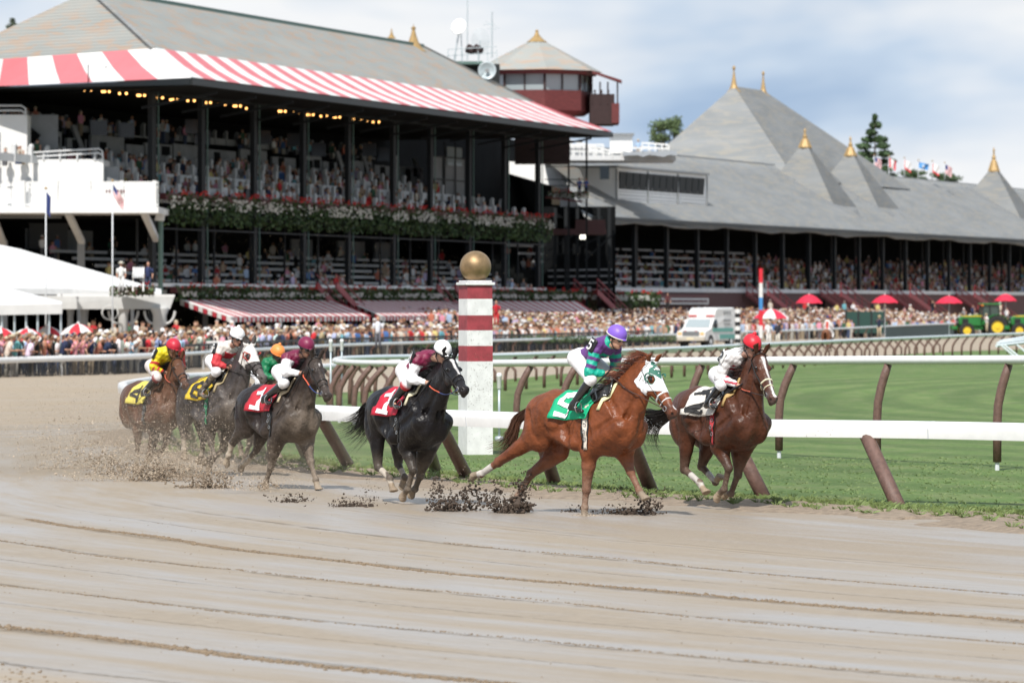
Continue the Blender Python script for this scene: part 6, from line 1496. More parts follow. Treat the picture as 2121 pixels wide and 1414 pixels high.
# stepped flashing at the feet of the spires, dark triangular vents
mb = MB(); mv = MB()
for uc in (101, 120.6, 191.8):
    for k in range(14):
        v = -5.2 - k * .66; z = roofz(v); mb.bar(G.P(uc - 5.05, v, z + .1), G.P(uc - 5.05, v - .3, z + .45), .08, .12)
    mb.bar(G.P(uc - 5.1, -3.4, roofz(-3.4) + .3), G.P(uc - 5.1, -15, roofz(-14) + .1), .12, .12)
    mv.add([G.P(uc - 5, -5.2, 13.9), G.P(uc + 5, -5.2, 13.9), G.P(uc - 3, -1.6, roofz(-1.6) + .12)], [(0, 1, 2)])
    for k in range(6): t = k / 6; a = G.P(uc - 5 + 10 * t, -5.15, 13.95); b = G.P(uc - 4.6 + 8 * t, -5.0 + 3.2 * (1 - t), roofz(-5.0 + 3.2 * (1 - t)) + .2); mb.bar(a, b, .10, .10)
kb(mb, 'flashing', M['grey'], gs); kb(mv, 'spire_vent', M['grey'], gs, recalc=False)
mb = MB(); mb.bar(G.P(-9, .95, 10.85), G.P(243, .95, 10.85), .25, .35); kb(mb, 'gutter', M['dark'], gs)
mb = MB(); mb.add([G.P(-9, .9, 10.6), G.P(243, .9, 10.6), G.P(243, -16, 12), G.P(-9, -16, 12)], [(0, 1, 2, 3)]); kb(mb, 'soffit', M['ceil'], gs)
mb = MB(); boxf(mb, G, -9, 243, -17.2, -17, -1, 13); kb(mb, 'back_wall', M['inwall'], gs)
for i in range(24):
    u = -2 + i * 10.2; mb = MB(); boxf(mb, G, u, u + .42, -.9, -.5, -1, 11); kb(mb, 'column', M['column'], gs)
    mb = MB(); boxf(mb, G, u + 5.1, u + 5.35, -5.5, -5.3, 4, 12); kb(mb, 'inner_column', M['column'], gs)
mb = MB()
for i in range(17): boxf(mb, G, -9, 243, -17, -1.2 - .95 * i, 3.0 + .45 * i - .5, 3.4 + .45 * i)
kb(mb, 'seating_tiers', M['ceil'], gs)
mb = MB()
for i in range(6):
    u = -6
    while u < 62: w_ = rk.uniform(6, 12); boxf(mb, G, u, u + w_, -1.6 - 1.5 * i, -1.5 - 1.5 * i, 4.35 + .78 * i, 4.56 + .78 * i); u += w_ + 1
kb(mb, 'bench_front', M['bench'], gs)
mb = MB(); boxf(mb, G, -8, 243, -.5, -.1, 3.95, 4.35); kb(mb, 'parapet_cap', M['sidgrey'], gs)
mb = MB(); boxf(mb, G, -8, 243, -.6, -.2, -1.0, 3.95); kb(mb, 'brick_base', M['brick'], gs)
mb = MB()
for x in (1275, 1312, 1398, 1442, 1700, 1930): mb = MB(); u = G.U(x, -.15); boxf(mb, G, u - 1.6, u + 1.6, -.2, -.1, -.8, 1.7 if x < 1500 else 3.2); kb(mb, 'base_opening', M['inwall'], gs)
mb = MB()
for x in (1312, 1398, 1442): u = G.U(x, 0); boxf(mb, G, u - 2.0, u + 2.0, -.12, .02, 1.7, 1.95); boxf(mb, G, u - 2.0, u - 1.7, -.12, .02, -.8, 1.7); boxf(mb, G, u + 1.7, u + 2.0, -.12, .02, -.8, 1.7)
kb(mb, 'opening_frames', M['sidgrey'], gs)
# long shop sign board: red lettering band over white
mb = MB(); boxf(mb, G, G.U(1352), G.U(1463), -.05, .25, 2.75, 3.35); kb(mb, 'sign_board', M['sid'], gs)
mb = MB(); boxf(mb, G, G.U(1352), G.U(1463), .0, .22, 3.4, 3.7)
u = G.U(1354)
while u < G.U(1461): w_ = rk.uniform(.25, .55); boxf(mb, G, u, u + w_, .26, .3, 2.9, 3.2); u += w_ + .25
kb(mb, 'sign_lettering', M['dkred'], gs)
flowers('flower_box', G, G.U(1200), G.U(1352), .1, 3.9, 2.3, 'trailing flower box by the red stairs on the brick wall right of the winning post', dens=70, seed=21, white=(.2, .5), lf=.13)
# red stairs down from the stand
def stairs(x0, lab, dirn=1, Lu=16):
    u0 = G.U(x0, .6); r = empty('red_stairs', G.P(u0, 1, -.5), label=lab, cat='stairs', group='red iron stairs in front of the stands')
    for v in (.3, 2.6):
        mb = MB(); mb.bar(G.P(u0, v, 3.9), G.P(u0 + Lu * dirn, v, .2), .12, .55); kb(mb, 'stringer', M['red'], r)
        mb = MB(); mb.bar(G.P(u0, v, 5.1), G.P(u0 + Lu * dirn, v, 1.4), .10, .10); mb.bar(G.P(u0, v, 4.6), G.P(u0 + Lu * dirn, v, .9), .07, .07)
        for k in range(8): mb.bar(G.P(u0 + Lu * dirn * k / 7, v, 3.9 - 3.7 * k / 7), G.P(u0 + Lu * dirn * k / 7, v, 5.1 - 3.7 * k / 7), .08)
        kb(mb, 'handrail', M['red'], r)
    mb = MB()
    for k in range(16): boxf(mb, G, u0 + Lu * dirn * k / 16, u0 + Lu * dirn * (k + .8) / 16, .3, 2.6, 3.8 - 3.7 * k / 16, 3.88 - 3.7 * k / 16)
    kb(mb, 'treads', M['dkred'], r)
stairs(1552, 'red iron stairs just left of the tall striped pole'); stairs(1705, 'red iron stairs between the first two red umbrellas', 1, 20); stairs(1850, 'red iron stairs right of the second red umbrella', 1, 20); stairs(1985, 'red iron stairs behind the green tractor', 1, 22); stairs(1195, 'red iron stairs at the right end of the striped awnings', 1, 12)
for x0, x1, lab in ((655, 735, 'red stairs showing between the left and middle awnings'), (905, 960, 'red stairs behind the gold ball post')):
    r = empty('red_stairs', K.P(K.U(x0), 1, 1), label=lab, cat='stairs', group='red iron stairs in front of the stands'); u0, u1 = K.U(x0, .8), K.U(x1, .8)
    for v in (.8, 2.4): mb = MB(); mb.bar(K.P(u0, v, 4.2), K.P(u1, v, 1.0), .12, .5); mb.bar(K.P(u0, v, 5.0), K.P(u1, v, 1.9), .08, .08); kb(mb, 'stringer', M['red'], r)
# white press box on the grandstand roof
pb = empty('press_box', G.P(3, -3.2, 12.8), label='white clapboard press box with slanted windows on the grandstand roof', cat='building')
u0, u1 = G.U(1276, -3.2), G.U(1463, -3.2); zt0 = 16.1; M['pbwhite'] = mat('booth_white', (.86, .86, .85), .6, noise=.06, nscale=1)
mb = MB(); boxf(mb, G, u0, u1, -9, -3.2, 11.5, zt0); kb(mb, 'wall', M['pbwhite'], pb)
mb = MB(); zt1 = 16.8; mb.hexa([G.P(u0, -3.5, 12.6), G.P(u0 + 6, -9, 15), G.P(u0 + 5, -14, 16), G.P(u0 - 1, -14, 15.6), G.P(u0, -3.5, zt0), G.P(u0 + 6, -9, zt0), G.P(u0 + 5, -14, zt1), G.P(u0 - 1, -14, zt1)]); kb(mb, 'side_wall', M['pbwhite'], pb)
nn = 13; M['pbglass'] = mat('booth_glass', (.030, .034, .036), .5, spec=.08)
for k in range(nn):
    mb = MB()
    a, b = u0 + .8 + (u1 - u0 - 1.6) * k / nn, u0 + .8 + (u1 - u0 - 1.6) * (k + .88) / nn
    mb.hexa([G.P(a, -3.15, 14.05), G.P(b, -3.15, 14.05), G.P(b, -3.3, 14.05), G.P(a, -3.3, 14.05), G.P(a, -3.02, 15.75), G.P(b, -3.02, 15.75), G.P(b, -3.3, 15.75), G.P(a, -3.3, 15.75)])
    kb(mb, 'window', M['pbglass'], pb)
mb = MB(); boxf(mb, G, u0 - .3, u1 + .3, -9.2, -2.95, zt0, zt0 + .22); kb(mb, 'roof_slab', M['grey'], pb)
mb = MB(); z = 11.8
while z < 14: boxf(mb, G, u0 - .01, u1 + .01, -3.2, -3.16, z, z + .05); z += .33
for k in range(4): u = u0 + (u1 - u0) * k / 3; boxf(mb, G, u - .06, u + .06, -3.2, -3.06, 12.2, 16)
kb(mb, 'clapboard_lines', M['grey'], pb)
mb = MB(); mb.box(at(1252, 358, 466), (.9, .5, 1.25)); kb(mb, 'side_window', M['glass'], pb)
# rooftop railings, hatch and sheets
rt = empty('roof_deck', G.P(0, -10, 16.5), label='white railed roof deck with shed and tarpaulins above the press box', cat='deck')
mb = MB()
def wr(x0, y0, x1, y1, Y_=470, n=5, h_=18):
    mb.bar(at(x0, y0, Y_), at(x1, y1, Y_), .16); mb.bar(at(x0, y0 + h_ / 2, Y_), at(x1, y1 + h_ / 2, Y_), .10)
    for k in range(n + 1): t = k / n; mb.bar(at(x0 + (x1 - x0) * t, y0 + (y1 - y0) * t, Y_), at(x0 + (x1 - x0) * t, y0 + (y1 - y0) * t + h_, Y_), .12)
wr(1128, 300, 1250, 300, 468, 6, 24); wr(1185, 303, 1250, 306, 463, 4, 22); wr(1268, 306, 1385, 308, 466, 6, 20); wr(1170, 288, 1262, 312, 474, 7, 14); wr(1330, 296, 1385, 300, 476, 4, 16)
kb(mb, 'railing', M['white'], rt)
mb = MB(); pxbox(mb, 1264, 1310, 278, 318, 470, 474); kb(mb, 'shed', M['sid'], rt)
mb = MB(); pxbox(mb, 1262, 1314, 276, 279, 469.5, 474.5); kb(mb, 'shed_roof', M['grey'], rt)
mb = MB(); pxbox(mb, 1128, 1400, 322, 332, 466, 476); kb(mb, 'deck_edge', M['sidgrey'], rt)
mb = MB(); r9 = random.Random(9); mb.grid([[at(1290 + 14 * i, 323 - 5 * j + r9.uniform(-3, 3), 464 + j) for i in range(9)] for j in range(3)]); kb(mb, 'tarpaulin', M['grey'], rt, recalc=False)
# link between clubhouse and grandstand: balconies with iron frame
lk = empty('link_balcony', at(1190, 470, 448), label='maroon iron link balcony between clubhouse and grandstand', cat='balcony')
mb = MB(); pxbox(mb, 1132, 1256, 474, 485, 446, 452); kb(mb, 'floor', M['brick'], lk)
mb = MB(); pxbox(mb, 1192, 1254, 455, 474, 446, 446.4); kb(mb, 'panel', M['brick'], lk)
mb = MB(); pxbox(mb, 1126, 1275, 428, 640, 456, 457); kb(mb, 'dark_back', M['inwall'], lk)
for k, y in enumerate((560, 573, 587, 601)):
    mb = MB(); mb.bar(at(1135, y, 455), at(1268, y - 2, 455), .08, .16); kb(mb, 'bench_front', M['bench'], lk)
for x in (1150, 1172, 1196, 1240, 1262):
    mb = MB(); mb.bar(at(x, 430, 454), at(x, 640, 454), .3); kb(mb, 'column', M['column'], lk)
mb = MB(); mb.hexa([at(1130, 410, 440), at(1205, 420, 440), at(1205, 420, 448), at(1130, 410, 448), at(1130, 407, 440), at(1205, 416, 440), at(1205, 416, 448), at(1130, 407, 448)]); kb(mb, 'canopy', M['dkred'], lk)
mb = MB()
for x in (1178, 1215): mb.bar(at(x, 285, 445), at(x, 640, 445), .18)
for y in (310, 345, 372, 385): mb.bar(at(1128, y, 445), at(1218, y, 445), .08)
mb.bar(at(1135, 520, 446), at(1190, 486, 446), .15); mb.bar(at(1210, 540, 446), at(1275, 480, 446), .15); mb.bar(at(1130, 540, 446), at(1255, 486, 446), .1)
kb(mb, 'iron_frame', M['column'], lk)
mb = MB(); mb.hexa([at(1126, 330, 452), at(1222, 405, 452), at(1222, 405, 455), at(1126, 330, 455), at(1126, 322, 452), at(1200, 350, 452), at(1200, 350, 455), at(1126, 322, 455)]); kb(mb, 'slate_gable', M['slate1'], lk)
flowers('flower_box', Frame(1135, 443, (1, .02)), 0, 3.7, 0, at(0, 397, 443).z, at(0, 412, 443).z, 'small flower box of white blooms right of the upper deck', dens=90, seed=31, white=(.3, .9), lf=.10)
r = empty('floodlight', at(1207, 491, 444), label='bright square floodlight under the link balcony', cat='lamp'); mb = MB(); mb.box((0, 0, 0), (.5, .15, .35)); mb.build('lens', mat('flood', (.9, .9, .8), .4, emit=(1, .95, .8, 3)), r); mb = MB(); mb.box((0, .15, 0), (.56, .15, .42)); mb.build('housing', M['grey'], r)
# ================= left terrace: tents, pavilion, umbrellas, flags =================
def tentroof(name, pts_front, pts_back, m, label, group=None, cat='tent'): pass
tent = empty('marquee', at(140, 600, 290), label='large white sloping marquee roof over the terrace on the left', cat='tent')
mb = MB(); a, b, c, d = at(-90, 492, 318), at(60, 520, 300), at(338, 603, 286), at(-90, 612, 272)
mb.add([at(-90, 490, 320), at(40, 518, 306), at(170, 556, 296), at(334, 602, 288), at(334, 611, 282), at(150, 600, 280), at(-90, 598, 276)], [(0, 1, 5, 6), (1, 2, 5), (2, 3, 4, 5)])
kb(mb, 'canvas', M['canvaswhite'], tent, recalc=False, solid=.08)
mb = MB(); mb.bar(at(-90, 602, 276), at(150, 604, 280), .1, .35); mb.bar(at(150, 604, 280), at(334, 613, 282), .1, .3); kb(mb, 'fascia', M['white'], tent)
M['softwhite'] = mat('pavilion_white', (.56, .56, .55), .6, noise=.15, nscale=1)
pav = empty('pavilion', at(200, 640, 268), label='white pavilion with curved brackets and stout columns beside the corner', cat='pavilion')
mb = MB(); mb.hexa([at(-60, 640, 266), at(352, 640, 268), at(352, 640, 276), at(-60, 640, 276), at(-60, 612, 266), at(362, 612, 268), at(362, 612, 276), at(-60, 612, 276)]); kb(mb, 'roof_beam', M['softwhite'], pav)
mb = MB(); mb.hexa([at(118, 614, 264.5), at(362, 614, 264.5), at(362, 614, 266), at(118, 614, 266), at(118, 608, 264.5), at(362, 610, 264.5), at(362, 610, 266), at(118, 608, 266)]); kb(mb, 'eave', M['white'], pav)
for x, w_ in ((255, 20), (331, 28), (146, 12), (175, 14)):
    mb = MB(); q = at(x, 640, 268); r_ = w_ / 2 * 268 / F; mb.lathe((q.x, 268, gz(268)), [(r_, 0), (r_, q.z - gz(268) - .35), (r_ * 1.35, q.z - gz(268)), (r_ * 1.35, q.z - gz(268) + .1)], 14); kb(mb, 'column', M['softwhite'] if x > 200 else M['grey'], pav, smooth=True)
for x, sg in ((268, 1), (244, -1), (344, 1), (318, -1)):
    mb = MB(); c_ = at(x, 642, 268); mb.tube([c_ + Vector((sg * .5 * math.sin(t), -.1, -.75 + .75 * (1 - math.cos(t)))) for t in np.linspace(0, 1.5, 7)], .07, 5); kb(mb, 'bracket', M['softwhite'], pav)
mb = MB(); mb.tube([at(228, 640, 267) + Vector((math.cos(t) * .45, 0, -.2 + math.sin(t) * .38)) for t in np.linspace(.6, 6.8, 16)], .05, 5); kb(mb, 'scroll', M['softwhite'], pav)
mb = MB(); q = at(262, 600, 262); mb.box(at(283, 600, 266.5), (2.0, 1.2, .25)); kb(mb, 'window_box', M['greenpipe'], pav)
r = empty('lantern_post', gp(274, 745), label='white lantern on a post in front of the pavilion columns', cat='lamp'); q = at(274, 642, r.location.y)
mb = MB(); mb.lathe((0, 0, 0), [(.13, 0), (.10, .4), (.09, q.z - r.location.z)], 10); mb.build('post', M['softwhite'], r); mb = MB(); mb.lathe((0, 0, q.z - r.location.z), [(.12, 0), (.26, .12), (.30, .5), (.34, .52), (.10, .7)], 4, R(45)); mb.build('lantern', M['white'], r)
flowers('flower_box', Frame(228, 263, (1, 0)), 0, 2.4, 0, at(0, 592, 263).z, at(0, 613, 263).z, 'small green flower box on the terrace edge below the flag', dens=120, seed=41, white=(.1, .9), lf=.08)
r = empty('terrace_chair', at(287, 603, 262), label='white director chair standing on the terrace edge', cat='chair'); mb = MB(); mb.box((0, 0, 1.05), (.62, .06, .5)); mb.build('backrest', M['sidgrey'], r); mb = MB(); mb.box((0, -.25, .75), (.6, .5, .05)); mb.build('seat', M['sidgrey'], r)
for sx_ in (-.28, .28): mb = MB(); mb.bar((sx_, -.45, 0), (sx_, 0, 1.3), .05); mb.bar((sx_, 0, 0), (sx_, -.45, .95), .05); mb.build('leg', M['white'], r)
t2 = empty('canopy_tent', at(55, 650, 232), label='white peaked canopy tent with valance at the far left', cat='tent')
mb = MB(); mb.add([at(-110, 600, 238), at(-40, 584, 238), at(128, 630, 228), at(-150, 634, 228), at(128, 626, 244), at(-150, 630, 244)], [(0, 1, 2, 3), (0, 5, 4, 1), (1, 4, 2), (0, 3, 5)]); kb(mb, 'canvas', M['canvaswhite'], t2, recalc=False, solid=.04)
mb = MB(); mb.add([at(-150, 634, 228), at(128, 630, 228), at(128, 650, 228), at(-150, 655, 228), at(128, 626, 244), at(128, 646, 244)], [(0, 1, 2, 3), (1, 4, 5, 2)]); kb(mb, 'valance', M['softwhite'], t2, recalc=False, solid=.03)
for x in (4, 30, 54, 78, 102, 126): mb = MB(); q = at(x, 640, 228.3); mb.tube([Vector((q.x, q.y, gz(228))), q], .055, 6); kb(mb, 'pole', M['galv'], t2)
def umbrella(px, ptop, Y, wpx, label, c1, c2, grp, hpx=None, n=8, tilt=0):
    s_ = Y / F; top = at(px, ptop, Y); rad = wpx / 2 * s_; hh = (hpx or wpx * .34) * s_; g_ = gz(Y)
    r = empty('parasol', (top.x, Y, g_), label=label, cat='parasol', group=grp); r.rotation_euler.z = R(13); z1 = top.z - g_
    mb = MB(); pr = [(0.02, 0), (.30, -.10), (.62, -.36), (.86, -.68), (1.0, -.93)]
    for k in range(n):
        mb.mi = k % 2
        for (ra, za), (rb, zb) in zip(pr[:-1], pr[1:]):
            P = []
            for rr, zz in ((ra, za), (rb, zb)): P.append([Vector((rad * rr * math.cos(2 * math.pi * t / n), rad * rr * math.sin(2 * math.pi * t / n), z1 + hh * zz - (.04 * rad if rr > .99 and abs(t - k - .5) < .3 else 0) * -1)) * 1.0 for t in (k, k + .5, k + 1)])
            mb.grid(P)
    mb.build('canopy', [c1, c2], r, recalc=False, smooth=False, solid=.03)
    mb = MB(); mb.tube([(0, 0, 0), (0, 0, z1 + .12)], .035, 6); mb.build('pole', M['galv'], r)
    mb = MB(); mb.ball((0, 0, z1 + .06), .07, 6, 4); mb.build('knob', M['white'], r)
    mb = MB()
    for k in range(n): a = 2 * math.pi * k / n; mb.bar((0, 0, z1 - hh * .35), (rad * .95 * math.cos(a), rad * .95 * math.sin(a), z1 - hh * .92), .02)
    mb.build('ribs', M['galv'], r)
M['um_r'] = mat('parasol_red', (.58, .02, .035), .7); M['um_r2'] = mat('parasol_red_plain', (.60, .015, .05), .7)
gu = 'red and white parasols on the left terrace'
umbrella(2, 680, 218, 84, 'red and white parasol cut by the left edge of the picture', M['um_r'], M['canvaswhite'], gu)
umbrella(56, 681, 222, 86, 'red and white parasol, second from the left', M['canvaswhite'], M['um_r'], gu)
umbrella(97, 676, 230, 84, 'red and white parasol, third from the left', M['um_r'], M['canvaswhite'], gu)
umbrella(162, 671, 226, 76, 'red and white parasol nearest the pavilion columns', M['canvaswhite'], M['um_r'], gu)
gr_ = 'plain red parasols above the right-hand crowd'
umbrella(1676, 610, 430, 55, 'plain red parasol, leftmost of the four above the crowd', M['um_r2'], M['um_r2'], gr_, 20)
umbrella(1833, 611, 450, 55, 'plain red parasol above the green enclosure wall', M['um_r2'], M['um_r2'], gr_, 18)
umbrella(1966, 613, 470, 56, 'plain red parasol left of the green tractor', M['um_r2'], M['um_r2'], gr_, 17)
umbrella(2083, 609, 480, 46, 'plain red parasol just right of the tractor cab', M['um_r2'], M['um_r2'], gr_, 16)
umbrella(1597, 640, 420, 76, 'low red and white parasol beside the tall striped pole', M['um_r2'], M['canvaswhite'], 'red and white parasol by the striped pole', 22)
# flags
def flag(px, pbase, ptip, Y, label, kind, fw, fh, rot=1, droop=.5, group='flags on poles', pr=.05):
    b = at(px, pbase, Y); t = at(px - (0), ptip, Y); r = empty('flagpole', b, label=label, cat='flag', group=group); H = t.z - b.z
    mb = MB(); mb.tube([(0, 0, 0), (0, 0, H)], [pr, pr * .6], 8); mb.build('pole', M['silverlight'], r, smooth=True); mb = MB(); mb.ball((0, 0, H + pr), pr * 1.5, 8, 6); mb.build('finial_ball', M['gold'], r)
    s_ = Y / F; W_, h_ = fw * s_, fh * s_; nx_, nz_ = 15, 14
    def fp(i, j): u, v = i / nx_, j / nz_; return Vector((rot * W_ * (u * (1 - .12 * v)) + .03, .10 * W_ * math.sin(u * 7 + v * 3), H - .15 - h_ * (v * (1 - droop * .35) + droop * u * 1.1)))
    mats_ = {'us': [M['canvasred2'], M['canvaswhite'], M['navy']], 'navy': [M['navy']], 'redwhite': [M['um_r'], M['canvaswhite']], 'blue': [M['blue'], M['canvaswhite']], 'white': [M['canvaswhite'], M['um_r']]}[kind]
    mb = MB()
    for i in range(nx_):
        for j in range(nz_):
            if kind == 'us': k = 2 if (i < 6 and j < 7) else (j % 2)
            elif kind == 'navy': k = 0
            elif kind == 'redwhite': k = 0 if (i < 4 or i > 10) else 1
            elif kind == 'blue': k = 1 if (5 < i < 9 and 4 < j < 10) else 0
            else: k = 1 if j > 10 or i < 2 else 0
            mb.mi = k; mb.add([fp(i, j), fp(i + 1, j), fp(i + 1, j + 1), fp(i, j + 1)], [(0, 1, 2, 3)])
    mb.build('flag', mats_, r, recalc=False)
M['navy'] = mat('navy_cloth', (.02, .035, .14), .8)
flag(95, 760, 392, 262, 'drooping navy flag on the tall white pole at the far left', 'navy', 9, 46, 1, .2); flag(233, 760, 376, 262, 'drooping stars and stripes on the tall pole beside the balcony', 'us', 23, 34, 1, .9)
gf = 'small flags along the grandstand ridge'
for x, y, k, l in ((1811, 322, 'us', 'stars and stripes flag, leftmost on the grandstand ridge'), (1841, 324, 'redwhite', 'red and white maple-coloured flag, second on the ridge'), (1873, 328, 'white', 'white and red flag, third on the ridge'), (1902, 333, 'blue', 'blue flag with a pale centre, fourth on the ridge'), (1931, 335, 'white', 'white flag with red edge, fifth on the ridge'), (1957, 338, 'us', 'stars and stripes flag, rightmost on the ridge')):
    flag(x, 372, y, 625, l, k, 15 if k != 'blue' else 22, 22 if k != 'blue' else 14, 1, .35, gf, .07)
# ================= people =================
M['person'] = mat('clothes_and_skin', (.5, .5, .5), .75, attr=True, spec=.2)
SK = [(.50, .28, .20), (.44, .24, .16), (.56, .34, .25), (.22, .11, .07)]
SH = [('white', (.70, .70, .70)), ('white', (.66, .66, .68)), ('pale blue', (.36, .46, .62)), ('red', (.50, .035, .04)), ('navy', (.025, .035, .08)), ('black', (.02, .02, .022)), ('pink', (.66, .28, .38)), ('grey', (.20, .20, .21)), ('tan', (.38, .28, .20)), ('turquoise', (.14, .36, .42)), ('white', (.68, .67, .66)), ('coral', (.50, .17, .11)), ('dark green', (.05, .12, .07)), ('cream', (.60, .54, .46)), ('blue', (.07, .15, .36)), ('lilac', (.42, .36, .52)), ('white', (.70, .70, .70)), ('black', (.02, .02, .025)), ('yellow', (.60, .50, .20))]
PT = [(.03, .035, .06), (.30, .24, .17), (.02, .02, .02), (.10, .10, .11), (.40, .38, .34), (.06, .08, .14)]
HR = [('dark hair', (.02, .013, .01)), ('fair hair', (.26, .15, .075)), ('grey hair', (.24, .22, .21)), ('straw hat', (.50, .42, .30)), ('brown hair', (.06, .035, .02)), ('white cap', (.70, .70, .70)), ('brown hair', (.07, .035, .018)), ('navy cap', (.02, .025, .06))]
def person_parts(mb, shirt, pants, skin, hair, hat, pose, hi=1.0, n=6):
    """a standing figure, origin at the feet, facing -Y"""
    lean = {'lean': .22, 'stand': 0, 'arms': .04, 'turn': 0}[pose]; T_ = lambda x, y, z: Vector((x, y - lean * max(0, z - .9) / .6, z)) * hi
    mb.col = pants
    for s_ in (-1, 1): mb.tube([T_(s_ * .10, 0, .0), T_(s_ * .10, 0, .45), T_(s_ * .09, 0, .92)], [.055, .065, .09], n); 
    for s_ in (-1, 1): mb.col = (.02, .015, .012); mb.ball(T_(s_ * .10, -.06, .04), .06, 5, 3, (.8, 1.9, .7))
    mb.col = shirt; mb.tube([T_(0, 0, .84), T_(0, 0, 1.0), T_(0, 0, 1.25), T_(0, 0, 1.42), T_(0, 0, 1.5)], [.155, .165, .19, .17, .07], 8, sq=.62)
    for s_ in (-1, 1):
        if pose == 'arms': a, b, c = T_(s_ * .21, 0, 1.40), T_(s_ * .30, -.05, 1.18), T_(s_ * .15, -.25, 1.45)
        elif pose == 'lean': a, b, c = T_(s_ * .21, 0, 1.40), T_(s_ * .25, -.12, 1.12), T_(s_ * .10, -.38, 1.10)
        else: a, b, c = T_(s_ * .21, 0, 1.40), T_(s_ * .26, .02, 1.10), T_(s_ * .24, -.06, .86)
        mb.col = shirt; mb.tube([a, a.lerp(b, .6), b], [.062, .055, .048], n); mb.col = skin; mb.tube([b, c], [.042, .032], n); mb.ball(c, .045, 5, 4)
    mb.tube([T_(0, 0, 1.47), T_(0, -.01, 1.58)], .055, n); hd = T_(0, -.02, 1.66); mb.ball(hd, .105 * hi, 8, 6, (.86, 1, 1.15))
    mb.col = hair; mb.ball(hd + Vector((0, .025, .03)) * hi, .112 * hi, 8, 6, (.9, .95, 1.08))
    if hat == 'straw hat': mb.tube([hd + Vector((0, 0, .05)), hd + Vector((0, 0, .07))], [.20, .19], 12); mb.tube([hd + Vector((0, 0, .07)), hd + Vector((0, 0, .15))], [.105, .09], 8)
    elif 'cap' in hat: mb.tube([hd + Vector((0, -.1, .05)), hd + Vector((0, -.2, .04))], [.08, .07], 6, sq=.3)
rp = random.Random(23); variants = []
for i in range(72):
    sh = SH[i % len(SH)] if i < 30 else rp.choice(SH); hr = HR[(i * 5 + i // 7) % len(HR)]; pose = rp.choice(['lean', 'lean', 'arms', 'stand'])
    mb = MB(); person_parts(mb, tuple(c * rp.uniform(.85, 1.1) for c in sh[1]), rp.choice(PT), rp.choice(SK), hr[1], hr[0], pose, rp.uniform(.93, 1.06)); me = mb.mesh('person'); me.materials.append(M['person']); me.polygons.foreach_set('use_smooth', [True] * len(me.polygons))
    variants.append((me, sh[0], hr[0], pose))
def on_line(pl, t):
    i = min(int(t), len(pl) - 2); return pl[i].lerp(pl[i + 1], t - i)
spots = []
Lb = resample(OBs, .62)
for i, p in enumerate(Lb):
    px = CX + p.x / p.y * F
    if px < -40 or px > 2200: continue
    d = (Lb[min(i + 1, len(Lb) - 1)] - Lb[max(i - 1, 0)]).normalized(); nb = Vector((-d.y, d.x, 0))
    if nb.x > 0: nb = -nb
    rows = 6 if px < 320 else (6 if px < 1000 else (7 if px < 1400 else 24)); rise0 = .02 if px < 320 else (.035 if px < 1400 else .05)
    for r_ in range(rows):
        if r_ > 3 and rp.random() < .25: continue
        keep = [.97, .85, .75, .6, .5, .45, .42][min(r_, 6)]
        if px > 1400: keep = .50
        if rp.random() > keep: continue
        off = (.55 if px < 400 else 2.6) + r_ * .85 + rp.uniform(-.15, .2)
        if 1020 < px < 1400: off += 0
        q = p + nb * off; q.z = gz(q.y) + rise0 * r_
        fx = CX + q.x / q.y * F
        if fx < 335 and (q.y > 236 or r_ > 4): continue
        spots.append((q, r_, d, px))
used_l = {}
spots.sort(key=lambda s: (s[0].y + (4 * s[1]))); pos_words = [(60, 'at the far left'), (200, 'below the parasols'), (330, 'below the pavilion'), (480, 'behind the yellow rider'), (620, 'behind the grey horse'), (800, 'left of the black horse'), (940, 'left of the winning post'), (1120, 'right of the winning post'), (1300, 'behind the purple cap'), (1410, 'left of the ambulance')]
indiv, rest = [], []
vis = [s for s in spots if s[1] <= 2 and -20 < s[3] < 1400]
step = max(1, len(vis) / 292.); chosen = set(id(vis[int(k * 1)]) for k in range(min(292, len(vis))))
for s in spots: (indiv if id(s) in chosen else rest).append(s)
for q, r_, d, px in indiv:
    me, sh, hr, pose = rp.choice(variants)
    o = bpy.data.objects.new('person', me); C.objects.link(o); o.location = q; o.rotation_euler.z = math.atan2(d.y, d.x) + rp.uniform(-.5, .5) - (0 if rp.random() < .8 else .6)
    where = next((w_ for x_, w_ in pos_words if px < x_), 'left of the ambulance'); rw = ['at the rail', 'in the second row', 'in the third row'][r_]
    tag(o, '%s top and %s, %s %s' % (sh, hr, rw, where), 'person', 'spectators lining the outer rail')
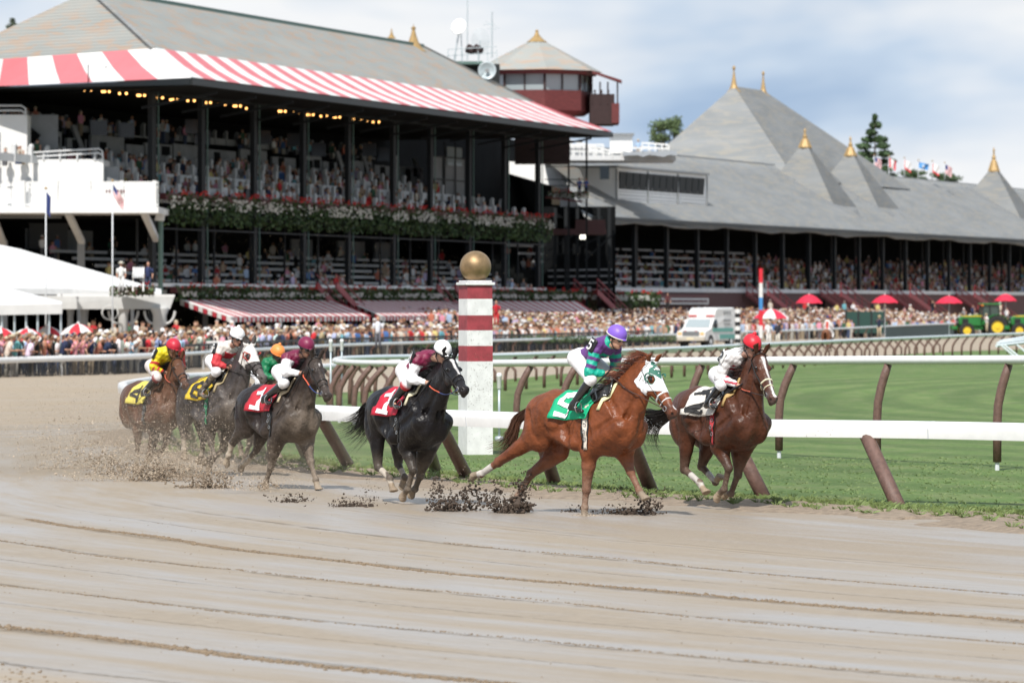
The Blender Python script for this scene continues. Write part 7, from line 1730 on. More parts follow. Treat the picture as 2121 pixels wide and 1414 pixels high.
# everyone further back merges into crowds
def lowperson(V, Fc, Cc, q, shirt, skin, hair, seated=False, s_=1.0, ang=0, pants=(.03, .03, .04)):
    n = len(V); ca, sa = math.cos(ang), math.sin(ang)
    def add(cx, cy, z0, z1, wx, wy, wx2, wy2, col):
        k = len(V)
        for (ww, dd, zz) in ((wx, wy, z0), (wx2, wy2, z1)):
            for a, b in ((-1, -1), (1, -1), (1, 1), (-1, 1)):
                x, y = cx + a * ww, cy + b * dd; V.append((q[0] + (x * ca - y * sa) * s_, q[1] + (x * sa + y * ca) * s_, q[2] + zz * s_)); Cc.append(col)
        Fc.extend([(k, k + 1, k + 5, k + 4), (k + 1, k + 2, k + 6, k + 5), (k + 2, k + 3, k + 7, k + 6), (k + 3, k, k + 4, k + 7), (k + 4, k + 5, k + 6, k + 7)])
    b = -.45 if seated else 0
    if not seated: add(0, 0, 0, .9, .13, .08, .16, .10, pants)
    else: add(0, -.2, .0, .45, .14, .2, .15, .22, pants)
    add(0, 0, .85 + b, 1.28 + b, .15, .10, .21, .12, shirt); add(0, 0, 1.28 + b, 1.47 + b, .21, .12, .09, .08, shirt)
    for sx_ in (-1, 1): add(sx_ * .22, -.10, 1.0 + b, 1.38 + b, .035, .08, .05, .05, skin if sx_ > 0 else shirt)
    add(0, -.02, 1.46 + b, 1.66 + b, .06, .07, .095, .10, skin); add(0, .02, 1.66 + b, 1.77 + b, .10, .11, .05, .06, hair); add(0, .08, 1.52 + b, 1.70 + b, .07, .04, .09, .05, hair)
def crowd(name, items, label, m=None, parent=None):
    V, Fc, Cc = [], [], []
    for q, seated, ang, dark in items:
        sh = tuple(c * dark for c in rp.choice(SH)[1]); lowperson(V, Fc, Cc, q, sh, tuple(c * dark for c in rp.choice(SK)), tuple(c * dark for c in rp.choice(HR)[1]), seated, rp.uniform(.94, 1.06), ang + rp.uniform(-.6, .6), rp.choice(PT))
    mb = MB(); mb.v, mb.f, mb.c = V, Fc, Cc; mb.m = [0] * len(Fc); o = mb.build(name, m or M['person'], recalc=False)
    return tag(o, label, 'crowd', kind='stuff')
fa = R(20)
crowd('rail_crowd', [(q, False, fa, 1) for q, r_, d, px in rest if px < 1420], 'dense crowd of summer-dressed spectators filling the apron behind the front rows')
crowd('apron_crowd', [(q, False, fa, 1) for q, r_, d, px in rest if px >= 1420], 'tightly packed crowd sloping up towards the grandstand on the right')
it = []
for v, z, u0, u1, dn in ((-1.4, 9.85, 1, 94, .62), (-3.4, 10.65, 1, 90, .70), (-5.4, 11.65, 1, 84, .65), (-7.4, 12.4, -12, 80, .55), (-8.3, 12.3, -12, 80, .4), (-9.9, 15.0, -12, 80, .4)):
    u = u0
    while u < u1:
        if rp.random() < dn: it.append((K.P(u, v, z), rp.random() < .7, fa, 1))
        u += rp.uniform(.5, 1.0)
crowd('upper_deck_crowd', it, 'spectators seated in the white boxes of the clubhouse upper deck')
it = []
for i in range(7):
    u = 1
    while u < 96:
        if rp.random() < (.34 if i < 3 else .10): it.append((K.P(u, -.6 - 1.7 * i, 3.3 + .52 * i), rp.random() < .75, fa, 1))
        u += rp.uniform(.55, 1.3)
crowd('lower_deck_crowd', it, 'scattered spectators on the benches of the clubhouse lower deck')
it = []
for i in range(8):
    u = -6 if i > 4 else 0
    while u < 240:
        dn = (.42 if u < 50 else .78) * (1 - .055 * i)
        if rp.random() < dn: it.append((G.P(u, -3.0 - .95 * i, 3.6 + .45 * i), rp.random() < .7, fa, 1))
        u += rp.uniform(.5, .95)
crowd('grandstand_crowd', it, 'thousands of spectators on the dim tiers inside the grandstand')
it = []
for k in range(60): x = rp.uniform(60, 1190); it.append((K.P(K.U(x, 7), 7.5 + rp.uniform(0, 1), gz(340) + .3), False, fa, 1))
for k in range(34): x = rp.uniform(-20, 330); q = at(x, 600, rp.uniform(228, 262)); it.append((Vector((q.x, q.y, gz(q.y))), False, fa, 1))
for k in range(44): x = rp.uniform(1560, 2100); u = G.U(x, 3); t = rp.random(); it.append((G.P(u, rp.uniform(3, 8), -.5 + rp.uniform(0, 2.0)), False, fa, 1))
crowd('terrace_crowd', it, 'standing spectators between the awnings, tents and stairs')
def single(px, pfoot, Y, shirt, pants, label, pose='stand', rot=0, hair=(.02, .015, .01), hat='dark hair', z=None, hi=1.0, skin=SK[0]):
    q = at(px, pfoot, Y); mb = MB(); person_parts(mb, shirt, pants, skin, hair, hat, pose, hi, 8); o = mb.build('person', M['person'], smooth=True, recalc=False)
    o.location = (q.x, q.y, q.z if z is None else z); o.rotation_euler.z = rot; return tag(o, label, 'person')
single(1592, 716, 352, (.72, .72, .72), (.66, .64, .60), 'attendant in white shirt and white trousers right of the striped pole', rot=.3, hair=(.5, .45, .35), hat='white cap')
single(1611, 716, 352, (.03, .03, .04), (.55, .52, .45), 'attendant in black top and pale trousers beside the all-white attendant', rot=2.6, hair=(.05, .03, .02))
single(1821, 700, 400, (.02, .025, .05), (.40, .32, .22), 'man in dark vest, white sleeves and khakis leaning at the rail', 'arms', rot=2.9, hair=(.5, .4, .25), hat='straw hat', hi=1.05)
single(393 + 0, 690, 331, (.03, .04, .12), (.03, .03, .05), 'man in dark blue suit standing on the terrace edge below the corner column', z=at(0, 590, 262).z, hair=(.02, .02, .02)) if False else None
single(251, 600, 262, (.72, .72, .70), (.6, .6, .6), 'woman in white with a white hat on the terrace beside the flag', hair=(.6, .58, .5), hat='straw hat', z=at(0, 604, 262).z, hi=.9)
single(307, 612, 264, (.03, .04, .10), (.03, .04, .07), 'man in navy suit on the terrace beside the corner column', hair=(.03, .02, .02), z=at(0, 606, 264).z, hi=.95)
single(1028, 690, 330, (.45, .02, .03), (.45, .02, .03), 'attendant in red jacket standing above the crowd right of the gold ball post', hair=(.02, .02, .02), z=at(0, 676, 330).z, hi=1.0)
single(783, 690, 262, (.62, .64, .70), (.1, .1, .12), 'man in pale shirt head and shoulders above the crowd near the post', hair=(.2, .12, .08), z=gz(262) + .75) 
single(1383, 640, 455, (.10, .03, .03), (.02, .02, .02), 'man on a red stand above the crowd behind the ambulance', z=at(0, 646, 455).z, hair=(.02, .02, .02))
single(1240, 373, 444, (.1, .15, .35), (.05, .05, .1), 'spectator in blue on the link balcony', z=at(0, 398, 444).z) if False else None
for x, lab in ((1200, 'spectator leaning on the link balcony, left of two'), (1214, 'spectator leaning on the link balcony, right of two')): single(x, 400, 443.4, (.06, .10, .28), (.03, .03, .05), lab, 'lean', z=at(0, 405, 443.4).z, hi=.9)
for x, lab in ((1232, 'announcer booth guest leaning out, leftmost'), (1246, 'announcer booth guest in white shirt'), (1260, 'announcer booth guest nearest the annex corner')): single(x, 215, 436, (.5, .5, .52) if x == 1246 else (.05, .06, .12), (.02, .02, .02), lab, 'lean', z=at(0, 228, 436).z)
single(1322, 320, 470, (.35, .48, .65), (.3, .25, .2), 'man in pale blue shirt and hat on the roof deck', z=at(0, 327, 470).z, hair=(.55, .5, .4), hat='straw hat')
# ================= ambulance =================
def ambulance():
    Y = 366; p = at(1462, 717, Y); r = empty('ambulance', (p.x + .1, Y, gz(Y)), R(-115), label='white ambulance van with teal side panels parked on the far track', cat='van')
    W, H = 1.02, 2.78; wh = M['white']
    teal = mat('teal_panel', (.10, .33, .29), .45); lamp_ = mat('amber_lamp', (.75, .45, .2), .3); redl = mat('red_lens', (.45, .02, .02), .3); bump_ = mat('dusty_bumper', (.45, .42, .36), .5)
    # body: side profile lofted across the width with tumblehome
    prof = [(2.75, .45), (2.85, .75), (2.80, 1.08), (2.1, 1.22), (1.80, 1.32), (1.25, 1.98), (1.0, 2.06), (.85, 2.60), (.55, 2.76), (-2.4, 2.80), (-2.75, 2.62), (-2.82, .55), (-2.8, .42)]
    mb = MB(); n = len(prof); vs = []
    for s_ in (-1, -.9, .9, 1):
        for x, z in prof: k = .93 if z > 2.0 else 1.0; vs.append((x, s_ * W * k * (1 if abs(s_) < 1 else 1), z - (.05 if abs(s_) == 1 and z > 1.9 else 0)))
    fs = [(i * n + j, i * n + (j + 1) % n, (i + 1) * n + (j + 1) % n, (i + 1) * n + j) for i in range(3) for j in range(n)] + [tuple(range(n - 1, -1, -1)), tuple(range(3 * n, 4 * n))]
    mb.add(vs, fs); mb.build('body', wh, r, bevel=.03)
    mb = MB(); mb.add([(1.76, -.88, 1.38), (1.76, .88, 1.38), (1.29, .80, 1.95), (1.29, -.80, 1.95)], [(0, 1, 2, 3)]); o = mb.build('windscreen', M['lightglass'], r, solid=.02); 
    for v in o.data.vertices: v.co.x += .03; v.co.z += .02
    for s_ in (-1, 1):
        mb = MB(); y = s_ * (W + .012); mb.add([(1.55, y, 1.42), (.70, y, 1.42), (.72, y * .975, 1.92), (1.12, y * .975, 1.92)], [(0, 1, 2, 3)]); mb.build('side_window', M['glass'], r, solid=.01)
        mb = MB(); mb.box((.10 - .4, y, 1.20), (3.6, .02, .26)); mb.box((-1.2, y, .72), (3.0, .02, .32)); mb.build('teal_stripe', teal, r)
        mb = MB(); mb.box((1.45, s_ * (W + .18), 1.50), (.10, .20, .32)); mb.build('mirror', M['black'], r, bevel=.02)
        for x in (1.85, -1.75):
            w_ = MB(); w_.tube([(x, s_ * (W - .22), .38), (x, s_ * (W + .01), .38)], .38, 20); o = w_.build('wheel', M['rubber'], r, smooth=False, bevel=.03); w2 = MB(); w2.tube([(x, s_ * (W - .02), .38), (x, s_ * (W + .03), .38)], .19, 14); h_ = w2.build('hub', M['silverlight']); h_.parent = o
            a = MB(); a.tube([(x, s_ * (W - .3), .40), (x, s_ * (W + .008), .40)], .47, 20); a.build('wheel_arch', M['black'], r)
        mb = MB(); mb.box((2.84, s_ * .80, .95), (.06, .28, .22)); mb.build('headlight', lamp_, r, bevel=.02)
        for i in range(6): mb = MB(); mb.box((-.5 - i * .22, y, 1.86), (.13, .02, .20)); mb.build('letter', M['grey'], r)
        for i in range(3): mb = MB(); mb.box((-.7 - i * .45, y * .955, 2.42), (.22, .03, .22)); mb.build('roof_emblem', M['grey'], r)
        mb = MB(); mb.box((-1.0, y, 1.62), (1.1, .02, .07)); mb.build('small_lettering', M['grey'], r)
    mb = MB(); 
    for k in range(4): mb.box((2.86, 0, .83 + k * .075), (.04, 1.15, .04))
    mb.box((2.84, 0, .95), (.03, 1.2, .36)); mb.build('grille', M['grey'], r)
    mb = MB(); mb.box((2.88, 0, .58), (.24, 2.05, .30)); mb.build('bumper', bump_, r, bevel=.04)
    mb = MB(); mb.box((2.99, 0, .58), (.03, .5, .16)); mb.build('number_plate', M['cream'], r)
    for s_ in (-1, 1): mb = MB(); mb.box((.98, s_ * .62, 2.20), (.16, .60, .11)); mb.build('roof_light', redl, r, bevel=.02); mb = MB(); mb.box((2.86, s_ * .38, 1.14), (.05, .12, .07)); mb.build('grille_light', redl, r)
ambulance()
for o in C.objects:
    if o.name == 'ambulance': o.scale = (1.12, 1.14, 1.06)
# ================= tractors =================
def tractor(px, Y, label, rot, grp='green tractors by the far rail'):
    p = at(px, 690, Y); r = empty('tractor', (p.x, Y, gz(Y)), rot, label=label, cat='tractor', group=grp)
    gn = mat('tractor_green', (.02, .17, .035), .4, noise=.2, nscale=2); ye = mat('tractor_yellow', (.72, .50, .03), .45)
    mb = MB(); pr = [(2.55, 1.15), (2.62, 1.55), (2.45, 1.85), (1.6, 2.02), (.55, 2.10), (.55, 1.05)]; n = len(pr); vs = [(x, s_ * (.44 if z < 1.9 else .38), z) for s_ in (-1, 1) for x, z in pr]
    mb.add(vs, [tuple(range(n - 1, -1, -1)), tuple(range(n, 2 * n))] + [(i, (i + 1) % n, n + (i + 1) % n, n + i) for i in range(n)]); mb.build('hood', gn, r, bevel=.05)
    mb = MB(); mb.box((2.62, 0, 1.45), (.06, .74, .62)); mb.build('grille', M['black'], r, bevel=.02)
    for s_ in (-1, 1):
        mb = MB(); mb.box((2.66, s_ * .2, 1.42), (.04, .16, .10)); mb.build('headlight', M['silverlight'], r); mb = MB(); mb.box((2.0, s_ * .455, 1.45), (.55, .02, .5)); mb.build('side_grille', M['black'], r)
        mb = MB(); mb.box((1.3, s_ * .425, 1.93), (1.7, .03, .08)); mb.build('yellow_stripe', ye, r)
    mb = MB(); mb.box((.3, 0, .95), (4.2, .5, .5)); mb.build('chassis', gn, r, bevel=.05); mb = MB(); mb.box((2.95, 0, .9), (.5, 1.1, .35)); mb.build('front_weight', gn, r, bevel=.05)
    mb = MB(); mb.box((-.35, 0, 3.02), (1.75, 1.55, .16)); mb.build('cab_roof', gn, r, bevel=.06)
    mb = MB()
    for x, y in ((.5, .62), (.5, -.62), (-.2, .66), (-.2, -.66), (-1.1, .66), (-1.1, -.66)): mb.bar((x, y, 1.5), (x * .9 - .02, y * .98, 2.98), .08)
    mb.build('cab_frame', M['black'], r); mb = MB(); mb.box((-.3, 0, 2.2), (1.45, 1.15, 1.4)); mb.build('cab_glass', M['cabglass'], r)
    mb = MB(); mb.box((-.3, 0, 1.38), (1.6, 1.2, .45)); mb.build('cab_base', gn, r, bevel=.04)
    mb = MB(); mb.tube([(.72, .35, 1.9), (.72, .35, 2.95)], .05, 8); mb.build('exhaust', M['black'], r); mb = MB(); mb.ball((.5, .72, 2.9), .09, 6, 5); mb.build('beacon', mat('beacon', (.8, .25, .02), .4), r)
    for x, rad, wd, y0 in ((2.0, .66, .42, .92), (-.75, .98, .55, .95)):
        for s_ in (-1, 1):
            y = s_ * y0; mb = MB(); seg = 28; prf = [(rad * .56, -wd / 2 * .8), (rad * .9, -wd / 2), (rad, -wd * .36), (rad, wd * .36), (rad * .9, wd / 2), (rad * .56, wd / 2 * .8)]; P = []
            for k in range(seg + 1): a = 2 * math.pi * k / seg; P.append([(x + rr * math.cos(a), y + yy, rad + rr * math.sin(a)) for rr, yy in prf])
            mb.grid(P)
            for k in range(22): a = 2 * math.pi * k / 22; c = Vector((x + rad * math.cos(a), y + (.12 if k % 2 else -.12) * wd / .5, rad + rad * math.sin(a))); mb.box(c, (.08, wd * .5, .08))
            o = mb.build('wheel', M['rubber'], r); mb = MB(); mb.tube([(x, y - wd * .2, rad), (x, y + wd * .2, rad)], rad * .58, 22); mb.tube([(x, y - wd * .32, rad), (x, y + wd * .32, rad)], rad * .2, 12); h_ = mb.build('rim', ye); h_.parent = o
    for s_ in (-1, 1):
        mb = MB(); P = []
        for k in range(9): a = R(20 + 150 * k / 8); P.append([(-.75 + 1.12 * math.cos(a), s_ * yy, .98 + 1.12 * math.sin(a)) for yy in (.62, 1.22)])
        mb.grid(P); mb.build('rear_mudguard', gn, r, solid=.04); mb = MB()
        for k in range(3): mb.box((.35, s_ * .82, .45 + k * .32), (.4, .25, .05))
        mb.build('steps', M['black'], r)
    r.scale = (1.1, 1.1, 1.08); return r
M['cabglass'] = mat('cab_glass', (.05, .07, .06), .1, spec=.6)
t1 = tractor(2042, 470, 'green tractor with yellow wheels and a man on its steps', R(190))
tractor(2150, 470, 'green tractor cut by the right edge of the picture', R(190))
pt = at(2045, 690, 468.2); o = single(2044, 688, 467.6, (.68, .68, .68), (.40, .34, .24), 'man in white shirt and khaki trousers standing on the tractor steps', 'arms', rot=-1.2, hair=(.5, .42, .3), hat='straw hat', z=gz(467) + .55)
# ================= outrider seen from behind =================
def outrider():
    Y = 330; p = at(1714, 727, Y); r = empty('pony', (p.x, Y, gz(Y)), R(76), label='chestnut pony seen from behind on the far track', cat='horse')
    f = Field((-1.4, -.6, -.05), (1.3, .6, 2.0), .03)
    f.ell((0, 0, 1.12), (.72, .30, .36), k=.1); f.ell((-.55, 0, 1.20), (.38, .31, .33), k=.1); f.ell((.45, 0, 1.2), (.35, .25, .36), k=.1)
    f.cone((.6, 0, 1.35), (1.0, 0, 1.72), .2, .13, k=.08); f.cone((1.02, 0, 1.75), (1.18, 0, 1.45), .12, .07, k=.04)
    for x, y in ((-.68, .17), (-.66, -.17), (.5, .14), (.48, -.14)):
        b_ = -.06 if x < 0 else 0
        f.cone((x, y, 1.0), (x + b_, y, .55), .16 if x < 0 else .10, .07, k=.08); f.cone((x + b_, y, .55), (x + b_ * .3, y, .1), .06, .045, k=.03); f.cone((x, y, .1), (x + .03, y, .03), .05, .07, k=.02)
    V, Q = f.surface(); col = np.tile(np.array([.19, .065, .025, .1]), (len(V), 1)); lo = V[:, 2] < .34; col[lo & (V[:, 0] < 0) & (V[:, 1] > 0), :3] = (.5, .42, .34); np_mesh('body', V, Q, M['coat'], r, col)
    mb = MB(); rr = random.Random(2)
    for k in range(120): a = rr.uniform(-.06, .06); strand(mb, [(-.90, a, 1.32), (-1.0 - rr.random() * .05, a * 1.3, 1.1), (-.98, a * 1.6, .75), (-.95, a * 1.5, .5)], .012, (.10, .04, .02), (0, 1, 0))
    mb.build('tail', M['hair'], r, recalc=False)
    q = empty('person', (p.x, Y, gz(Y)), R(76), label='outrider in white with a red bib riding the chestnut pony', cat='person')
    f = Field((-.5, -.6, .6), (.6, .6, 2.6), .022)
    f.cone((0, 0, 1.55), (.02, 0, 1.98), .15, .18, k=.06); f.ell((0, 0, 1.50), (.19, .21, .15), k=.05); f.cone((.02, 0, 2.0), (.03, 0, 2.18), .07, .06, k=.03); f.ell((.03, 0, 2.27), (.11, .09, .13), k=.02)
    for s_ in (-1, 1): f.cone((0, s_ * .15, 1.95), (.05, s_ * .27, 1.68), .065, .055, k=.03); f.cone((.05, s_ * .27, 1.68), (.32, s_ * .12, 1.62), .05, .035, k=.02); f.cone((.02, s_ * .14, 1.48), (.22, s_ * .34, 1.2), .10, .075, k=.04); f.cone((.22, s_ * .34, 1.2), (.05, s_ * .36, .78), .07, .05, k=.02); f.cone((.05, s_ * .36, .76), (.22, s_ * .38, .70), .05, .04, k=.01)
    V, Q = f.surface(); col = np.tile(np.array([.70, .70, .70]), (len(V), 1)); col[(np.abs(V[:, 1]) < .09) & (V[:, 2] > 1.55) & (V[:, 2] < 2.02)] = (.50, .06, .04); col[V[:, 2] > 2.12] = (.4, .22, .15); col[V[:, 2] < .95] = (.03, .02, .02); np_mesh('body', V, Q, M['person'], q, col)
    mb = MB(); mb.ball((.02, 0, 2.33), .125, 12, 8, (1.1, .95, .8)); mb.build('helmet', M['navy'], q, smooth=True)
outrider()
# ================= striped poles, enclosure, hedges =================
def pole(px, ybase, ytop, Y, rad, bands, label, name='striped_pole'):
    g_ = gz(Y) if ybase is None else at(px, ybase, Y).z; r = empty(name, (at(px, 0, Y).x, Y, g_), label=label, cat='pole')
    for y0, y1, m_ in bands: a, b = at(px, y1, Y).z - g_, at(px, y0, Y).z - g_; mb = MB(); mb.tube([(0, 0, a), (0, 0, b)], rad, 12); mb.build('band', M[m_], r, smooth=False)
pole(1576, 700, 556, 400, .17, [(556, 586, 'um_r'), (586, 616, 'white'), (616, 642, 'blue'), (642, 674, 'um_r'), (674, 700, 'white')], 'tall pole banded red, white and blue above the crowd')
b_ = []; y = 640
while y < 712: b_.append((y, min(y + 8.8, 712), 'white' if len(b_) % 2 == 0 else 'black')); y += 8.8
pole(1528, 712, 640, 360, .21, b_, 'black and white banded pole right of the ambulance')
r = empty('enclosure_wall', at(1790, 680, 520), label='dark green boarded enclosure in the crowd below the second red parasol', cat='wall'); mb = MB(); pxbox(mb, 1752, 1832, 645, 690, 464, 465); kb(mb, 'boards', mat('enclosure_green', (.012, .05, .04), .6), r); mb = MB(); 
for x in (1752, 1778, 1805, 1832): mb.bar(at(x, 643, 461.8), at(x, 690, 461.8), .18)
kb(mb, 'posts', M['dark'], r)
r = empty('screen_fence', at(1860, 690, 500), label='grey-green mesh screen along the rail left of the tractor', cat='fence'); mb = MB(); mb.grid([[q + Vector((0, .2, -.12)), Vector((q.x, q.y + .2, gz(q.y)))] for q in OBs if 1830 < CX + q.x / q.y * F < 1990]); kb(mb, 'mesh', mat('screen', (.06, .10, .10), .6), r, recalc=False, solid=.02)
# dark crowd-control fence behind the outer rail, centre
fpts = []
for p in Lb:
    px = CX + p.x / p.y * F
    if 340 < px < 1410: d_ = Vector((-.95, .3, 0)); q = p + d_ * 1.9; fpts.append(Vector((q.x, q.y, gz(q.y) + 1.15)))
fpts = fpts[::4]; r = empty('crowd_fence', fpts[0], label='dark post-and-rail fence holding back the crowd behind the white rail', cat='fence')
mb = MB(); mb.grid([[p + Vector((0, 0, .06)), p, p - Vector((0, 0, .08))] for p in fpts]); kb(mb, 'top_rail', M['dark'], r, recalc=False, solid=.06)
for p in fpts[::1][:95]: mb = MB(); mb.bar(Vector((p.x, p.y, gz(p.y))), p, .08); kb(mb, 'post', M['dark'], r)
mb = MB(); mb.grid([[p - Vector((0, 0, .1)), Vector((p.x, p.y, gz(p.y) + .1))] for p in fpts]); kb(mb, 'mesh_infill', M['mesh'], r, recalc=False, solid=.01)
def leaves(mb, c, rad, n, lf, base, rr, shell=.55):
    for _ in range(n):
        d = Vector((rr.gauss(0, 1), rr.gauss(0, 1), rr.gauss(0, 1))).normalized(); q = Vector(c) + Vector((d.x * rad[0], d.y * rad[1], d.z * rad[2])) * (shell + (1 - shell) * rr.random())
        a = Vector((rr.gauss(0, 1), rr.gauss(0, 1), rr.gauss(0, 1))).normalized() * lf; b = a.cross(d + Vector((0, .01, .2))).normalized() * lf * .6; g_ = rr.uniform(.6, 1.35)
        mb.col = tuple(v * g_ for v in base); mb.add([q - a, q - b, q + a, q + b], [(0, 1, 2, 3)])
def hedge(px0, px1, ybase, ytop, Y, label, base=(.085, .12, .035), n=900, lf=.07):
    a, b = at(px0, ybase, Y), at(px1, ybase, Y); H = (ybase - ytop) * Y / F; r = empty('hedge', (a + b) / 2, label=label, cat='hedge', group='low hedges near the far rail'); rr = random.Random(int(px0)); mb = MB(); k = max(2, int((b.x - a.x) / (H * 1.1)))
    for i in range(k): c = a.lerp(b, (i + .5) / k); leaves(mb, (c.x, c.y, c.z + H * .48), ((b.x - a.x) / k * .75, .6, H * .55), n // k, lf, base, rr, .6)
    o = mb.build('foliage', M['leafdk'], recalc=False); fix(o, r); mb = MB(); mb.bar(a + Vector((0, 0, H * .1)), b + Vector((0, 0, H * .1)), .1, .2); o = mb.build('stems', M['dark']); fix(o, r)
hedge(478, 575, 762, 734, 236, 'low yellow-green hedge behind the grey horse')
hedge(1020, 1215, 712, 694, 325, 'low dark hedge right of the winning post', (.05, .09, .03), 1500); hedge(1215, 1400, 708, 694, 345, 'low dark hedge left of the ambulance', (.05, .09, .03), 1300); hedge(740, 960, 722, 704, 300, 'low dark hedge behind the black horse', (.05, .09, .03), 1500)
# white barrier behind the grey horse
r = empty('white_barrier', gp(440, 765), label='white plank barrier between the crowd and the hedge', cat='barrier'); mb = MB(); 
for y in (711, 726, 741): mb.bar(at(375, y + 2, 246), at(475, y, 246), .08, .28)
kb(mb, 'planks', M['white'], r); mb = MB()
for x in (378, 410, 442, 473): mb.bar(at(x, 706, 246.1), at(x, 760, 246.1), .12)
kb(mb, 'posts', M['white'], r)
# ================= trees =================
def tree(px, ybase, ytop, Y, wpx, label, kind='round', base=(.06, .10, .03), n=2600, seed=1):
    rr = random.Random(seed); s_ = Y / F; b = at(px, ybase, Y); H = (ybase - ytop) * s_; W_ = wpx * s_ / 2; g0 = Vector((b.x, Y, gz(Y))); r = empty('tree', g0, label=label, cat='tree', group='trees behind the stands')
    mb = MB(); top = at(px, ytop, Y).z - g0.z; mb.tube([(0, 0, 0), (.1, 0, top * .5), (0, 0, top * .95)], [W_ * .12, W_ * .08, .05], 8)
    zb = b.z - g0.z; cl = []
    if kind == 'pine':
        for i in range(11):
            t = i / 10; z = zb + H * t * .96; wr_ = W_ * (1 - t) ** .75 * rr.uniform(.75, 1.1)
            for k in range(5 if t < .8 else 3):
                a = rr.uniform(0, 6.28); e = Vector((math.cos(a) * wr_, math.sin(a) * wr_, z + wr_ * .12)); mb.tube([(0, 0, z), e], [.10, .03], 5); cl.append((e * .85 + Vector((0, 0, z * .15)), (wr_ * .34 + .25, wr_ * .34 + .25, H * .045)))
        cl.append((Vector((0, 0, zb + H * .97)), (.35, .35, H * .04)))
    else:
        for i in range(16):
            a = rr.uniform(0, 6.28); q = rr.random() ** .5; z = zb + H * rr.uniform(.25, .92); w_ = W_ * q * (1 - .5 * abs((z - zb) / H - .5)); e = Vector((math.cos(a) * w_ * .8, math.sin(a) * w_ * .8, z)); mb.tube([(0, 0, z * .7), e], [.12, .03], 5); cl.append((e, (W_ * rr.uniform(.22, .42), W_ * .35, H * rr.uniform(.10, .18))))
    mb.build('trunk', M['trunk'], r); mb = MB()
    for c, rad in cl: leaves(mb, c, rad, int(n / len(cl)), .022 * H + .07, base, rr, .35)
    mb.build('crown', M['leafdk'], r, recalc=False)
M['trunk'] = mat('bark', (.05, .035, .025), .9)
tree(1375, 330, 244, 640, 105, 'rounded tree rising left of the great grey roof', base=(.075, .115, .04), seed=3); tree(1812, 400, 238, 700, 112, 'tall ragged pine behind the ridge flags', 'pine', (.045, .085, .03), 5200, 4); tree(1745, 380, 306, 700, 60, 'smaller dark tree left of the pine', base=(.045, .08, .03), seed=5)
tree(1895, 400, 350, 690, 110, 'low tree crown behind the ridge flags', base=(.05, .09, .03), seed=6); tree(1960, 400, 356, 700, 80, 'lowest tree crown right of the pine', base=(.05, .09, .03), seed=7); tree(26, 80, 38, 600, 44, 'treetop tip over the clubhouse hip at the far left', 'pine', (.05, .07, .035), 900, 8)
rw = random.Random(77); mb = MB(); tw_ = MB()
for k in range(150):
    side = k % 2; x = rw.uniform(-520, -48) if side == 0 else rw.uniform(95, 520); y = rw.uniform(640, 760) if side == 0 else rw.uniform(700, 800); h_ = rw.uniform(9, 17)
    leaves(mb, (x, y, gz(y) + h_ * .58), (h_ * .42, h_ * .4, h_ * .46), 90, .85, (.05, .09, .03), rw, .5); tw_.tube([(x, y, gz(y)), (x, y, h_ * .8)], [.35, .1], 5)
o = mb.build('wood', M['leafdk'], recalc=False); tag(o, 'far belt of woodland beyond the racecourse', 'wood', kind='stuff'); q = tw_.build('trunks', M['trunk'], o); q['kind'] = 'stuff'
# ================= flying mud =================
M['clod'] = mat('wet_clod', (.075, .052, .037), .85, noise=.4, nscale=30); M['spray'] = mat('dirt_spray', (.44, .36, .275), .9)
def clods(name, label, groups, m=None, seed=1):
    rr = random.Random(seed); mb = MB()
    for px, pbase, w_, h_, n, Y, smin, smax, peak in groups:
        s_ = Y / F; b = at(px, pbase, Y)
        for _ in range(n):
            hz = rr.random() ** (peak * .45); x = b.x + rr.gauss(0, .5) * w_ * s_ / 2 * (.65 + .6 * hz); z = max(gz(Y) + .005, b.z + hz * h_ * s_ * rr.uniform(.5, 1)); y = Y + rr.gauss(0, .14)
            rad = rr.uniform(smin, smax * .7) * (1.2 - .6 * hz) * (1.5 if rr.random() < .08 else 1); k = 3 if rad > .009 else 1
            for _2 in range(k):
                c = Vector((x, y, z)) + Vector((rr.gauss(0, rad * 1.4), rr.gauss(0, rad * 1.4), rr.gauss(0, rad * 1.4))) * (k > 1); n0 = len(mb.v)
                if rad > .012: mb.ball(c, rad, 6, 4, (rr.uniform(.6, 1.3), rr.uniform(.6, 1.2), rr.uniform(.5, 1.2)))
                else: mb.add([c + Vector((rr.uniform(-1, 1), rr.uniform(-1, 1), rr.uniform(-1, 1))) * rad * 1.5 for _3 in range(4)], [(0, 1, 2), (0, 3, 1), (0, 2, 3), (1, 3, 2)])
                for q in range(n0, len(mb.v)): v = mb.v[q]; mb.v[q] = (v[0] + rr.gauss(0, rad * .12), v[1], v[2] + rr.gauss(0, rad * .12))
    return tag(mb.build(name, m or M['clod'], recalc=False), label, 'mud', kind='stuff')
clods('mud_splash', 'dark wet clods bursting up behind the black horse, left of the chestnut\'s hind hooves', [(905, 1062, 44, 95, 90, 61.4, .006, .026, 1.4), (938, 1063, 110, 55, 120, 61.2, .008, .034, 2.4), (975, 1062, 46, 95, 100, 61.3, .006, .026, 1.3), (940, 1055, 120, 120, 220, 62, .003, .009, 1.0)], seed=1)
clods('mud_splash', 'dark wet clods exploding around the chestnut\'s planted hind hoof', [(1022, 1066, 46, 90, 90, 60.8, .006, .026, 1.3), (1058, 1068, 86, 50, 120, 60.7, .009, .036, 2.4), (1082, 1066, 36, 115, 110, 60.8, .006, .028, 1.2), (1050, 1060, 130, 130, 200, 61, .003, .009, 1.0)], seed=2)
